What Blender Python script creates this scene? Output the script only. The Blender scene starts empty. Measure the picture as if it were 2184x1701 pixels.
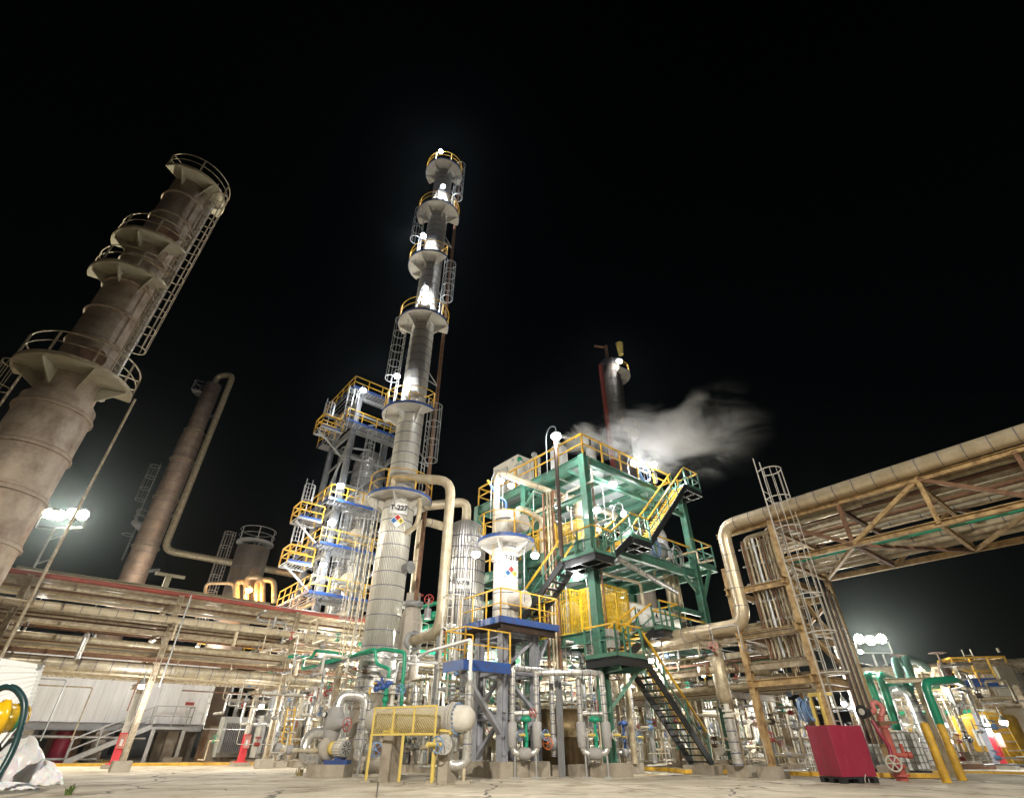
import bpy, math, random
from mathutils import Vector, Matrix
random.seed(7)
PI = math.pi
S = bpy.context.scene
COL = S.collection
def R(d): return math.radians(d)
def vec(*a): return Vector(a)
# ---------------------------------------------------------------- camera model (used to read places off the photograph)
CX, CY, F, PITCH, CH = 1092.0, 850.5, 1067.0, R(34.7), 0.85
cp, sp = math.cos(PITCH), math.sin(PITCH)
TAB = {'V': (0, 0, 1), 'Z1': (0, 1092, .3583), 'Z2': (509.6, 1237.6, .27266), 'Z3': (910, 1237.6, .27266), 'Z4': (1310.4, 1237.6, .27266),
       'Z5': (1674.4, 1237.6, .27266), 'A1': (0, 320.3, .3424), 'A2': (0, 728, .321), 'A3': (800.8, 276.6, .2654), 'A4': (597, 713.4, .2654),
       'A5': (910, 910, .2783), 'A6': (1092, 837.2, .2568), 'A7': (1383.2, 873.6, .3426), 'A8': (1528.8, 873.6, .3423),
       'B1': (567.9, 873.6, .2739), 'B2': (0, 1383.2, .18706), 'B4': (1055.6, 1346.8, .2084), 'B5': (1383.2, 1346.8, .2084), 'B6': (1892.8, 1346.8, .1926)}
def zat(vy, Y):
    k = (CY - vy) / F
    return CH + Y * (sp + k * cp) / (cp - k * sp)
def xat(vx, Y, z): return (vx - CX) / F * (Y * cp + (z - CH) * sp)
def pt(t, x, y, Y):
    a = TAB[t]; vx, vy = a[0] + x * a[2], a[1] + y * a[2]
    z = zat(vy, Y); return Vector((xat(vx, Y, z), Y, z))
def gnd(t, x, y, z=0.0):
    a = TAB[t]; vx, vy = a[0] + x * a[2], a[1] + y * a[2]
    k = (CY - vy) / F; Y = (z - CH) * (cp - k * sp) / (sp + k * cp)
    return Vector((xat(vx, Y, z), Y, z))
U = Vector((math.cos(R(40)), math.sin(R(40)), 0)); W = Vector((-math.sin(R(40)), math.cos(R(40)), 0)); Z = Vector((0, 0, 1))
GC = Vector((3.3, 20.7, 0))
def gp(u, w, z, o=GC): return o + U * u + W * w + Z * z
# ---------------------------------------------------------------- materials
MATS = {}
def mat(name, col, rough=.55, metal=0., dirt=None, amt=.35, scale=1.2, bump=.05, var=.12, streak=False, coat=0.):
    m = bpy.data.materials.new(name); m.use_nodes = True; nt = m.node_tree; N = nt.nodes; L = nt.links
    b = N['Principled BSDF']; b.inputs['Roughness'].default_value = rough; b.inputs['Metallic'].default_value = metal
    if coat: b.inputs['Coat Weight'].default_value = coat
    tc = N.new('ShaderNodeTexCoord'); mp = N.new('ShaderNodeMapping'); L.new(tc.outputs['Object'], mp.inputs[0])
    if streak: mp.inputs['Scale'].default_value = (1, 1, .18)
    n1 = N.new('ShaderNodeTexNoise'); n1.inputs['Scale'].default_value = scale; n1.inputs['Detail'].default_value = 6; n1.inputs['Roughness'].default_value = .65
    L.new(mp.outputs[0], n1.inputs['Vector'])
    n2 = N.new('ShaderNodeTexNoise'); n2.inputs['Scale'].default_value = scale * 6; n2.inputs['Detail'].default_value = 4
    L.new(mp.outputs[0], n2.inputs['Vector'])
    d = dirt if dirt else tuple(c * .55 for c in col)
    rmp = N.new('ShaderNodeValToRGB'); e = rmp.color_ramp.elements
    e[0].position = .62 - amt * .6; e[0].color = (0, 0, 0, 1); e[1].position = .72 - amt * .3; e[1].color = (1, 1, 1, 1)
    L.new(n1.outputs['Fac'], rmp.inputs[0])
    mx = N.new('ShaderNodeMix'); mx.data_type = 'RGBA'
    mx.inputs[6].default_value = (*d, 1); mx.inputs[7].default_value = (*col, 1)
    inv = N.new('ShaderNodeMath'); inv.operation = 'MULTIPLY_ADD'
    # factor = 1 - amt*(1-ramp)
    inv.inputs[1].default_value = min(1, amt * 1.6); inv.inputs[2].default_value = 1 - min(1, amt * 1.6)
    L.new(rmp.outputs[0], inv.inputs[0]); L.new(inv.outputs[0], mx.inputs[0])
    hs = N.new('ShaderNodeHueSaturation'); L.new(mx.outputs[2], hs.inputs['Color'])
    mr = N.new('ShaderNodeMapRange'); mr.inputs[3].default_value = 1 - var; mr.inputs[4].default_value = 1 + var
    L.new(n2.outputs['Fac'], mr.inputs[0]); L.new(mr.outputs[0], hs.inputs['Value'])
    L.new(hs.outputs[0], b.inputs['Base Color'])
    mr2 = N.new('ShaderNodeMapRange'); mr2.inputs[3].default_value = max(.05, rough - .12); mr2.inputs[4].default_value = min(1, rough + .15)
    L.new(n2.outputs['Fac'], mr2.inputs[0]); L.new(mr2.outputs[0], b.inputs['Roughness'])
    if bump:
        bp = N.new('ShaderNodeBump'); bp.inputs['Strength'].default_value = bump * 2; bp.inputs['Distance'].default_value = .02
        L.new(n2.outputs['Fac'], bp.inputs['Height']); L.new(bp.outputs[0], b.inputs['Normal'])
    MATS[name] = m; return m
def emat(name, col, s):
    m = bpy.data.materials.new(name); m.use_nodes = True; N = m.node_tree.nodes
    b = N['Principled BSDF']; b.inputs['Base Color'].default_value = (*col, 1)
    b.inputs['Emission Color'].default_value = (*col, 1); b.inputs['Emission Strength'].default_value = s
    MATS[name] = m; return m
def corrugated(name, col, n=90, depth=.03, metal=.6, rough=.32, axis='ang', pitch=.3):
    m = mat(name, col, rough, metal, dirt=tuple(c * .6 for c in col), amt=.25, bump=0, streak=True)
    nt = m.node_tree; N = nt.nodes; L = nt.links; b = N['Principled BSDF']
    tc = N.new('ShaderNodeTexCoord'); sx = N.new('ShaderNodeSeparateXYZ'); L.new(tc.outputs['Object'], sx.inputs[0])
    if axis == 'ang':
        at = N.new('ShaderNodeMath'); at.operation = 'ARCTAN2'; L.new(sx.outputs[0], at.inputs[0]); L.new(sx.outputs[1], at.inputs[1])
        ml = N.new('ShaderNodeMath'); ml.operation = 'MULTIPLY'; ml.inputs[1].default_value = n; L.new(at.outputs[0], ml.inputs[0])
    else:
        ml = N.new('ShaderNodeMath'); ml.operation = 'MULTIPLY'; ml.inputs[1].default_value = 2 * PI / pitch; L.new(sx.outputs[axis], ml.inputs[0])
    sn = N.new('ShaderNodeMath'); sn.operation = 'SINE'; L.new(ml.outputs[0], sn.inputs[0])
    bp = N.new('ShaderNodeBump'); bp.inputs['Strength'].default_value = .6; bp.inputs['Distance'].default_value = depth
    L.new(sn.outputs[0], bp.inputs['Height']); L.new(bp.outputs[0], b.inputs['Normal'])
    return m
RUST = (.16, .065, .025)
mat('silver', (.66, .65, .63), .28, .62, dirt=(.40, .37, .33), amt=.2, bump=.03)
mat('silver_warm', (.66, .59, .45), .34, .6, dirt=(.30, .24, .17), amt=.4, bump=.04, scale=2)
mat('band', (.12, .13, .21), .5, .2)
mat('tan', (.52, .46, .33), .4, .3, dirt=(.22, .14, .07), amt=.32, scale=4.5, var=.15)
mat('beige', (.60, .53, .40), .42, .2, dirt=(.36, .26, .14), amt=.3, scale=2.2)
mat('rust', (.19, .10, .055), .75, .1, dirt=(.08, .035, .02), amt=.55, scale=4, var=.3)
mat('rusty_beige', (.47, .41, .30), .5, .25, dirt=(.16, .08, .03), amt=.36, scale=5, var=.18)
mat('grey_steel', (.30, .31, .33), .5, .2, dirt=(.17, .16, .15), amt=.3)
mat('galv', (.45, .46, .47), .42, .5, dirt=(.26, .25, .23), amt=.3)
mat('dark_steel', (.06, .055, .05), .6, .3)
mat('black_paint', (.018, .020, .022), .4, 0, amt=.2)
mat('green', (.062, .205, .15), .45, 0, dirt=(.07, .09, .05), amt=.34, coat=.1, scale=2.5)
mat('green_pale', (.20, .48, .40), .42, 0, dirt=(.10, .28, .22), amt=.2)
mat('green_pipe', (.012, .30, .17), .3, 0, dirt=(.01, .17, .10), amt=.15, coat=.3)
mat('yellow', (.78, .47, .03), .5, 0, dirt=(.33, .17, .04), amt=.3, scale=3)
mat('yellow_guard', (.72, .55, .14), .5, 0, dirt=(.45, .33, .12), amt=.15)
mat('yellow_gloss', (.85, .50, .01), .18, 0, amt=.1, coat=.5)
mat('blue', (.02, .09, .34), .45, 0, dirt=(.06, .05, .09), amt=.35, scale=3)
mat('lightblue', (.16, .30, .55), .4)
mat('red', (.45, .05, .04), .45, 0, dirt=(.22, .04, .03), amt=.3)
mat('red_line', (.36, .07, .05), .6, 0, dirt=(.18, .05, .035), amt=.4)
mat('fire_red', (.50, .10, .08), .5, 0, dirt=(.30, .08, .06), amt=.4)
mat('cherry', (.30, .025, .055), .38, 0, dirt=(.25, .015, .045), amt=.2, bump=.15, scale=2)
mat('red_guard', (.75, .05, .07), .4)
mat('salmon', (.70, .30, .25), .5)
mat('white', (.78, .79, .80), .45, 0, dirt=(.62, .62, .60), amt=.12)
mat('white_film', (.84, .83, .85), .3, 0, dirt=(.8, .76, .78), amt=.1, bump=.1, scale=2, var=.02)
MATS['white_film'].node_tree.nodes['Principled BSDF'].inputs['Subsurface Weight'].default_value = .4
mat('offwhite', (.62, .60, .55), .6, 0, dirt=(.45, .40, .33), amt=.3)
mat('grey_box', (.42, .42, .40), .5)
mat('jacket', (.34, .33, .33), .85, 0, dirt=(.25, .24, .23), amt=.3, bump=.25, scale=1.6)
mat('jacket_warm', (.42, .38, .33), .85, 0, dirt=(.30, .27, .23), amt=.3, bump=.25, scale=1.6)
mat('concrete', (.36, .32, .26), .85, 0, dirt=(.18, .14, .10), amt=.45, scale=1.4, bump=.3)
mat('old_shell', (.47, .38, .30), .55, .3, dirt=(.20, .13, .09), amt=.55, scale=1.3, bump=.12, streak=False, var=.22)
mat('exchanger_grey', (.44, .42, .38), .5, .05, dirt=(.33, .30, .26), amt=.3)
mat('plat_plate', (.40, .37, .28), .7, .1, dirt=(.25, .21, .13), amt=.4, scale=.8)
mat('plat_white', (.62, .60, .56), .6, .05, dirt=(.38, .33, .26), amt=.3, scale=1.0)
mat('rubber', (.012, .05, .055), .35)
mat('black_rubber', (.015, .015, .015), .5)
mat('orange', (.8, .18, .03), .5)
mat('deck_pale', (.42, .46, .48), .5, .1, amt=.15)
mat('bronze', (.20, .14, .07), .45, .6, dirt=(.36, .28, .17), amt=.5, scale=1.6)
mat('pinkred', (.62, .20, .18), .5)
mat('skid_grey', (.34, .35, .40), .5)
mat('pink_shell', (.50, .37, .29), .45, .35, dirt=(.24, .17, .13), amt=.35)
mat('bridge_steel', (.50, .35, .17), .55, .2, dirt=(.13, .055, .02), amt=.5, scale=4, var=.25)
mat('golden_clad', (.62, .52, .37), .35, .5, dirt=(.42, .33, .21), amt=.35, scale=2)
mat('dull_shell', (.22, .19, .16), .6, .1, dirt=(.11, .08, .06), amt=.4, streak=True)
mat('text_black', (.01, .01, .01), .5, bump=0, var=0)
mat('nfpa_blue', (.03, .22, .65), .5); mat('nfpa_red', (.65, .03, .02), .5); mat('nfpa_yellow', (.8, .65, .03), .5)
mat('hydro_dark', (.05, .035, .03), .6, .3, dirt=(.12, .06, .03), amt=.5)
mat('grass_blade', (.14, .22, .05), .7, var=.3)
mat('plastic_pad', (.02, .02, .022), .5)
mat('water_white', (.75, .75, .78), .35)
mat('mesh_yellow', (.80, .52, .03), .5)
corrugated('col_clad', (.74, .71, .64), 60, .03, metal=.25, rough=.36)
corrugated('col_clad_big', (.55, .53, .52), 48, .03, metal=.6)
corrugated('roof_sheet', (.5, .5, .48), axis=0, pitch=.2)
corrugated('house_panel', (.86, .87, .89), axis=0, pitch=.25, metal=0, rough=.5, depth=.004)
emat('lamp_white', (.96, .98, 1.0), 60); emat('lamp_warm', (1, .95, .78), 60); emat('lamp_orange', (1, .36, .08), 60)
def gm(x): return MATS[x]
# ---------------------------------------------------------------- mesh builder
class MB:
    def __init__(s): s.v = []; s.f = []; s.m = []; s.sm = []; s.mats = []; s.cur = 0
    def use(s, name):
        if name not in s.mats: s.mats.append(name)
        s.cur = s.mats.index(name); return s
    def add(s, vs, fs, smooth=False):
        b = len(s.v); s.v += [tuple(x) for x in vs]
        for f in fs: s.f.append([i + b for i in f]); s.m.append(s.cur); s.sm.append(smooth)
        return s
    def prism(s, a, b, X, Y):   # box from end a to end b, cross half vectors X, Y
        vs = [a - X - Y, a + X - Y, a + X + Y, a - X + Y, b - X - Y, b + X - Y, b + X + Y, b - X + Y]
        return s.add(vs, [(0, 3, 2, 1), (4, 5, 6, 7), (0, 1, 5, 4), (1, 2, 6, 5), (2, 3, 7, 6), (3, 0, 4, 7)])
    def frame(s, a, b, up=Z):
        d = (b - a).normalized(); r = d.cross(up)
        if r.length < .05: r = d.cross(Vector((.766, .643, 0)))
        r.normalize(); return r, r.cross(d).normalized()
    def bar(s, a, b, w, h=None, up=Z):
        h = h or w; a = Vector(a); b = Vector(b)
        if (b - a).length < 1e-5: return s
        r, u = s.frame(a, b, up); return s.prism(a, b, r * w / 2, u * h / 2)
    def ibeam(s, a, b, w, h, up=Z, t=.02):
        a = Vector(a); b = Vector(b); r, u = s.frame(a, b, up); t = max(t, h * .07)
        s.prism(a + u * (h / 2 - t / 2), b + u * (h / 2 - t / 2), r * w / 2, u * t / 2)
        s.prism(a - u * (h / 2 - t / 2), b - u * (h / 2 - t / 2), r * w / 2, u * t / 2)
        return s.prism(a, b, r * t / 2, u * (h / 2 - t))
    def box(s, c, size, ang=0):
        c = Vector(c); ca, sa = math.cos(ang), math.sin(ang)
        X = Vector((ca, sa, 0)) * size[0] / 2; Y = Vector((-sa, ca, 0)) * size[1] / 2; h = Z * size[2] / 2
        return s.prism(c - h, c + h, X, Y)
    def path(s, pts, r, bend=None, seg=10, caps=True, n=4, smooth=True):
        pts = [Vector(p) for p in pts]; bend = r * 3 if bend is None else bend
        out = [pts[0]]
        for i in range(1, len(pts) - 1):
            a, b, c = pts[i - 1], pts[i], pts[i + 1]; d1 = (a - b); d2 = (c - b)
            k = min(bend, d1.length * .49, d2.length * .49)
            if k < 1e-4 or d1.normalized().dot(d2.normalized()) < -.9995: out.append(b); continue
            p, q = b + d1.normalized() * k, b + d2.normalized() * k
            for j in range(n + 1):
                t = j / n; out.append(p * (1 - t) ** 2 + b * 2 * t * (1 - t) + q * t * t)
        out.append(pts[-1]); vs = []; fs = []
        d0 = (out[1] - out[0]).normalized(); x = d0.cross(Z)
        if x.length < .05: x = d0.cross(Vector((1, 0, 0)))
        x.normalize(); rr = r if isinstance(r, (list, tuple)) else None
        for i, p in enumerate(out):
            if i == 0: d = out[1] - out[0]
            elif i == len(out) - 1: d = out[-1] - out[-2]
            else: d = (out[i + 1] - p).normalized() + (p - out[i - 1]).normalized()
            d.normalize(); x = (x - d * x.dot(d)).normalized(); y = d.cross(x)
            for j in range(seg):
                a = 2 * PI * j / seg; vs.append(p + (x * math.cos(a) + y * math.sin(a)) * r)
        for i in range(len(out) - 1):
            for j in range(seg):
                k = (j + 1) % seg; fs.append((i * seg + j, i * seg + k, i * seg + seg + k, i * seg + seg + j))
        s.add(vs, fs, smooth)
        if caps: s.add([vs[j] for j in range(seg)], [tuple(range(seg))[::-1]]); s.add(vs[-seg:], [tuple(range(seg))])
        s.last = out; return s
    def bands(s, pts, r, step, mname='band', w=.025, seg=12, start=None):
        cur = s.cur; s.use(mname); pts = [Vector(p) for p in pts]
        for a, b in zip(pts, pts[1:]):
            L = (b - a).length; d = (b - a) / max(L, 1e-6); t = step * .6 if start is None else start
            while t < L - step * .3:
                s.cone(a + d * (t - w / 2), a + d * (t + w / 2), r * 1.03 + .002, r * 1.03 + .002, seg); t += step
        s.cur = cur; return s
    def cone(s, a, b, r0, r1=None, seg=12, smooth=True, caps=True):
        a = Vector(a); b = Vector(b); r1 = r0 if r1 is None else r1
        d = (b - a).normalized(); x = d.cross(Z)
        if x.length < .05: x = Vector((1, 0, 0))
        x.normalize(); y = d.cross(x); vs = []
        for p, r in ((a, r0), (b, r1)):
            for j in range(seg):
                t = 2 * PI * j / seg; vs.append(p + (x * math.cos(t) + y * math.sin(t)) * r)
        s.add(vs, [(j, (j + 1) % seg, seg + (j + 1) % seg, seg + j) for j in range(seg)], smooth)
        if caps:
            s.add(vs[:seg], [tuple(range(seg))[::-1]]); s.add(vs[seg:], [tuple(range(seg))])
        return s
    def lathe(s, o, prof, axis=Z, seg=24, smooth=True):   # prof: (radius, distance along the axis)
        o = Vector(o); d = Vector(axis).normalized(); x = d.cross(Z)
        if x.length < .05: x = Vector((1, 0, 0))
        x.normalize(); y = d.cross(x); vs = []; fs = []
        for r, h in prof:
            for j in range(seg):
                t = 2 * PI * j / seg; vs.append(o + d * h + (x * math.cos(t) + y * math.sin(t)) * max(r, .0008))
        for i in range(len(prof) - 1):
            for j in range(seg):
                k = (j + 1) % seg; fs.append((i * seg + j, i * seg + k, (i + 1) * seg + k, (i + 1) * seg + j))
        return s.add(vs, fs, smooth)
    def arc(s, c, rad, a0, a1, r, seg=8, n=None, X=Vector((1, 0, 0)), Y=Vector((0, 1, 0))):
        n = n or max(4, int(abs(a1 - a0) / R(12))); c = Vector(c)
        pts = [c + (X * math.cos(a0 + (a1 - a0) * i / n) + Y * math.sin(a0 + (a1 - a0) * i / n)) * rad for i in range(n + 1)]
        return s.path(pts, r, bend=0, seg=seg)
    def sector(s, c, r0, r1, a0, a1, z, t=.06):
        n = max(3, int(abs(a1 - a0) / R(10))); vs = []
        for i in range(n + 1):
            a = a0 + (a1 - a0) * i / n; ca, sa = math.cos(a), math.sin(a)
            for r, zz in ((r0, z), (r1, z), (r1, z - t), (r0, z - t)): vs.append((c[0] + ca * r, c[1] + sa * r, zz))
        fs = []
        for i in range(n):
            for k in range(4): fs.append((i * 4 + k, i * 4 + (k + 1) % 4, i * 4 + 4 + (k + 1) % 4, i * 4 + 4 + k))
        fs += [(0, 1, 2, 3), (n * 4 + 3, n * 4 + 2, n * 4 + 1, n * 4)]
        return s.add(vs, fs)
    def wheel(s, c, rad, axis, r=.012, spokes=5):
        c = Vector(c); d = Vector(axis).normalized(); x = d.cross(Z)
        if x.length < .05: x = Vector((1, 0, 0))
        x.normalize(); y = d.cross(x); s.arc(c, rad, 0, 2 * PI, r, 6, 16, x, y)
        for i in range(spokes):
            t = 2 * PI * i / spokes; s.cone(c, c + (x * math.cos(t) + y * math.sin(t)) * rad, r * .8, seg=5)
        return s.cone(c - d * rad * .12, c + d * rad * .12, rad * .18, seg=8)
    def sphere(s, c, r, seg=12, sq=(1, 1, 1)):
        prof = [(math.sin(PI * i / 8) * r, -math.cos(PI * i / 8) * r) for i in range(9)]
        b = len(s.v); s.lathe(Vector((0, 0, 0)), prof, Z, seg)
        for i in range(b, len(s.v)):
            v = s.v[i]; s.v[i] = (c[0] + v[0] * sq[0], c[1] + v[1] * sq[1], c[2] + v[2] * sq[2])
        return s
    def build(s, name, mname=None, parent=None, label=None, origin=None):
        me = bpy.data.meshes.new(name)
        if origin is None:
            if parent is not None: origin = Vector((0, 0, 0)) if parent.get('_w') is None else Vector(parent['_w'])
            else:
                xs = [v[0] for v in s.v]; ys = [v[1] for v in s.v]; zs = [v[2] for v in s.v]
                origin = Vector(((min(xs) + max(xs)) / 2, (min(ys) + max(ys)) / 2, min(zs)))
        origin = Vector(origin)
        me.from_pydata([(v[0] - origin[0], v[1] - origin[1], v[2] - origin[2]) for v in s.v], [], s.f)
        mats = s.mats if s.mats else [mname or 'galv']
        for m in mats: me.materials.append(gm(m))
        me.polygons.foreach_set('material_index', s.m); me.polygons.foreach_set('use_smooth', s.sm); me.update()
        o = bpy.data.objects.new(name, me); COL.objects.link(o)
        if parent is not None:
            o.parent = parent; o.location = origin - Vector(parent['_w']) if parent.get('_w') is not None else origin
        else: o.location = origin
        o['_w'] = tuple(origin)
        if label: o['label'] = label
        return o
def M_(m=None):
    b = MB()
    if m: b.use(m)
    return b
def tag(o, label, cat, group=None, kind=None):
    o['label'] = label; o['category'] = cat
    if group: o['group'] = group
    if kind: o['kind'] = kind
    return o
def struct(o): o['kind'] = 'structure'; return o
def thing(name, loc, label, cat, group=None):
    o = bpy.data.objects.new(name, None); COL.objects.link(o); o.empty_display_size = .3
    o.location = Vector(loc); o['_w'] = tuple(loc); return tag(o, label, cat, group)
def dup(root, off, label=None, group=None):
    r = root.copy(); COL.objects.link(r); r.location = root.location + Vector(off); r['_w'] = tuple(Vector(root['_w']) + Vector(off))
    if label: r['label'] = label
    if group: r['group'] = group
    for ch in list(root.children):
        c = ch.copy(); COL.objects.link(c); c.parent = r
        for g in list(ch.children):
            d = g.copy(); COL.objects.link(d); d.parent = c
    return r
def text(s, origin, right, up, size, parent, m='text_black', name='lettering'):
    cu = bpy.data.curves.new(name, 'FONT'); cu.body = s; cu.size = size; cu.align_x = 'CENTER'; cu.align_y = 'CENTER'; cu.extrude = .004; cu.offset = size * .03
    t = bpy.data.objects.new(name, cu); COL.objects.link(t); bpy.context.view_layer.update()
    me = bpy.data.meshes.new_from_object(t.evaluated_get(bpy.context.evaluated_depsgraph_get())); bpy.data.objects.remove(t)
    n = right.cross(up).normalized(); me.transform(Matrix((right.normalized(), up.normalized(), n)).transposed().to_4x4())
    me.materials.clear(); me.materials.append(gm(m)); o = bpy.data.objects.new(name, me); COL.objects.link(o)
    o.parent = parent; o.location = Vector(origin) - Vector(parent['_w']); o['_w'] = tuple(origin); return o
# ---------------------------------------------------------------- reusable makers
def ring_platform(par, c, z, r0, r1, a0, a1, plate='plat_white', rail='yellow', toe='blue', nb=4, rh=1.1, rt=.025, post='galv', cut=None):
    b = M_(plate); b.sector(c, r0, r1, a0, a1, z, .07)
    for i in range(nb):
        a = a0 + (a1 - a0) * (i + .5) / nb; d = Vector((math.cos(a), math.sin(a), 0)); q = Vector((-d.y, d.x, 0)) * .03
        p0 = Vector((c[0], c[1], z - .08)); A = p0 + d * r0 * .98; B = p0 + d * (r1 - .1); C = p0 + d * r0 * .98 - Z * (r1 - r0) * .7
        B2 = B - Z * .08
        b.add([A - q, B - q, B2 - q, C - q, A + q, B + q, B2 + q, C + q], [(0, 1, 2, 3), (7, 6, 5, 4), (0, 4, 5, 1), (1, 5, 6, 2), (2, 6, 7, 3), (3, 7, 4, 0)])
    pl = b.build('platform', None, par)
    t = M_(toe); t.sector(c, r1 + .005, r1 + .03, a0, a1, z + .09, .13); t.build('toe_plate', None, pl)
    h = M_(rail)
    for k, rr in ((rh, rt), (rh * .55, rt * .75)): h.arc(Vector((c[0], c[1], z + k)), r1 - .02, a0, a1, rr, 6)
    n = max(2, int((a1 - a0) * r1 / 1.3))
    for i in range(n + 1):
        a = a0 + (a1 - a0) * i / n; p = Vector((c[0] + math.cos(a) * (r1 - .02), c[1] + math.sin(a) * (r1 - .02), z)); h.bar(p, p + Z * rh, rt * 2.2)
    for a in (a0, a1):
        if a1 - a0 < 6.2:
            for k in (rh, rh * .55):
                h.cone(Vector((c[0] + math.cos(a) * (r0 + .1), c[1] + math.sin(a) * (r0 + .1), z + k)), Vector((c[0] + math.cos(a) * r1, c[1] + math.sin(a) * r1, z + k)), rt * .8, seg=6)
    h.build('handrail', None, pl)
    return pl
def ladder(par, p, z0, z1, out, m='galv', cage=True, w=.42, cm=None, cz=2.2, extra=0., name='ladder', cr=.36, cn=7):
    """vertical ladder at p, climber side towards unit vector out"""
    out = Vector(out).normalized(); side = Vector((-out.y, out.x, 0)); p = Vector((p[0], p[1], 0)); b = M_(m)
    for s_ in (-1, 1): b.bar(p + side * w / 2 * s_ + Z * z0, p + side * w / 2 * s_ + Z * (z1 + extra), .05, .03, up=out)
    n = int((z1 - z0) / .32)
    for i in range(n): b.cone(p - side * w / 2 + Z * (z0 + .2 + i * .32), p + side * w / 2 + Z * (z0 + .2 + i * .32), .014, seg=5, caps=False)
    lo = b.build(name, None, par)
    if cage:
        k = M_(cm or m); zz = z0 + cz; cc = p + out * .38
        while zz < z1 + extra + .05:
            k.path([p + side * w / 2 + Z * zz] + [cc + Z * zz + (side * math.cos(t) + out * math.sin(t)) * cr for t in [R(-25 + 230 * i / 9) for i in range(10)]] + [p - side * w / 2 + Z * zz], .022, bend=0, seg=5)
            zz += 1.15
        zz -= 1.15
        for i in range(cn):
            t = R(-10 + 200 * i / (cn - 1)); q = cc + (side * math.cos(t) + out * math.sin(t)) * cr; k.bar(q + Z * (z0 + cz), q + Z * zz, .035, .012, up=out)
        k.build('cage', None, lo)
    return lo
def rail_line(b, pts, h=1.07, step=1.4, r=.022, mid=True, top=None, posts=None):
    """straight handrail along world floor points"""
    posts = posts or (b.mats[b.cur] if b.mats else None)
    for a, c in zip(pts, pts[1:]):
        a = Vector(a); c = Vector(c); L = (c - a).length; n = max(1, round(L / step))
        if posts: b.use(posts)
        for i in range(n + 1):
            p = a.lerp(c, i / n); b.bar(p, p + Z * h, r * 2.2)
        if mid: b.bar(a + Z * h * .52, c + Z * h * .52, r * 1.7)
        if top: b.use(top)
        b.bar(a + Z * h, c + Z * h, r * 2.3)
    return b
def lamp(p, label, power=500, color=(1, .98, .94), kind='pole', base=None, r=.15, em='lamp_white', group=None, aim=None, down=.24):
    """hooked pole lamp: bulb at p"""
    p = Vector(p)
    b0 = Vector(base) if base is not None else p - Z * 2.0; r *= random.uniform(.85, 1.15)
    t = thing('lamp', b0, label, 'lamp', group)
    if kind == 'pole':
        q = Vector((b0.x, b0.y, p.z + .35)); mid_ = (q + p) / 2 + Z * .45
        M_('grey_steel').path([b0, q, q.lerp(mid_, .9) + Z * .1, Vector((p.x, p.y, p.z + .5)), p + Z * .22], .022, bend=.25, seg=6).build('pole', None, t)
    elif kind == 'stem': M_('galv').path([p + Z * .22, Vector((p.x, p.y, max(b0.z, p.z + .5)))], .025, seg=6).build('stem', None, t)
    if kind == 'flood':
        d = (Vector(aim) - p).normalized(); a = math.atan2(d.y, d.x) ; M_('galv').bar(p - d * .22, p - d * .02, r * 2.2, r * 1.8).build('housing', None, t)
        M_(em).bar(p - d * .015, p + d * .03, r * 2.0, r * 1.6).build('lens', None, t)
    else:
        M_('grey_box').lathe(p, [(.04, .26), (.07, .2), (r * .9, .14), (r * 1.05, .06), (r * 1.0, .05)], Z, 14).build('lamp_shade', None, t)
        M_(em).sphere(p, r, 14, (1, 1, .85)).build('bulb', None, t)
        d = Vector((0, 0, -1))
    if power:
        L = bpy.data.lights.new('lamp_light', 'POINT'); L.energy = power * .42 * random.uniform(.8, 1.2); L.color = color; L.shadow_soft_size = .12
        lo = bpy.data.objects.new('lamp_light', L); COL.objects.link(lo); lo.parent = t
        off = d * (down if kind != 'flood' else .3); lo.location = p + off - b0
    return t
def pipe(label, pts, r, m='silver', bands=0, bend=None, name='pipe', group=None, cat='pipe', seg=10, bw=.03, parent=None, flanges=()):
    b = M_(m); b.path(pts, r, bend=bend, seg=seg)
    if bands:
        be = r * 3 if bend is None else bend; P_ = [Vector(p) for p in pts]; n = len(P_)
        for i, (a, c) in enumerate(zip(P_, P_[1:])):
            L = (c - a).length; d = (c - a) / max(L, 1e-6); s0 = be if i else 0; s1 = L - (be if i < n - 2 else 0)
            if s1 - s0 > bands * .5: b.bands([a + d * s0, a + d * s1], r, bands, w=bw, seg=seg, start=.03)
    for p, d in flanges: b.cone(Vector(p) - Vector(d) * .04, Vector(p) + Vector(d) * .04, r * 1.6, seg=12)
    o = b.build(name, None, parent)
    if parent is None: tag(o, label, cat, group)
    return o
ORD = ['first', 'second', 'third', 'fourth', 'fifth', 'sixth', 'seventh', 'eighth', 'ninth', 'tenth', 'eleventh', 'twelfth', 'thirteenth', 'fourteenth', 'fifteenth', 'sixteenth']
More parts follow.
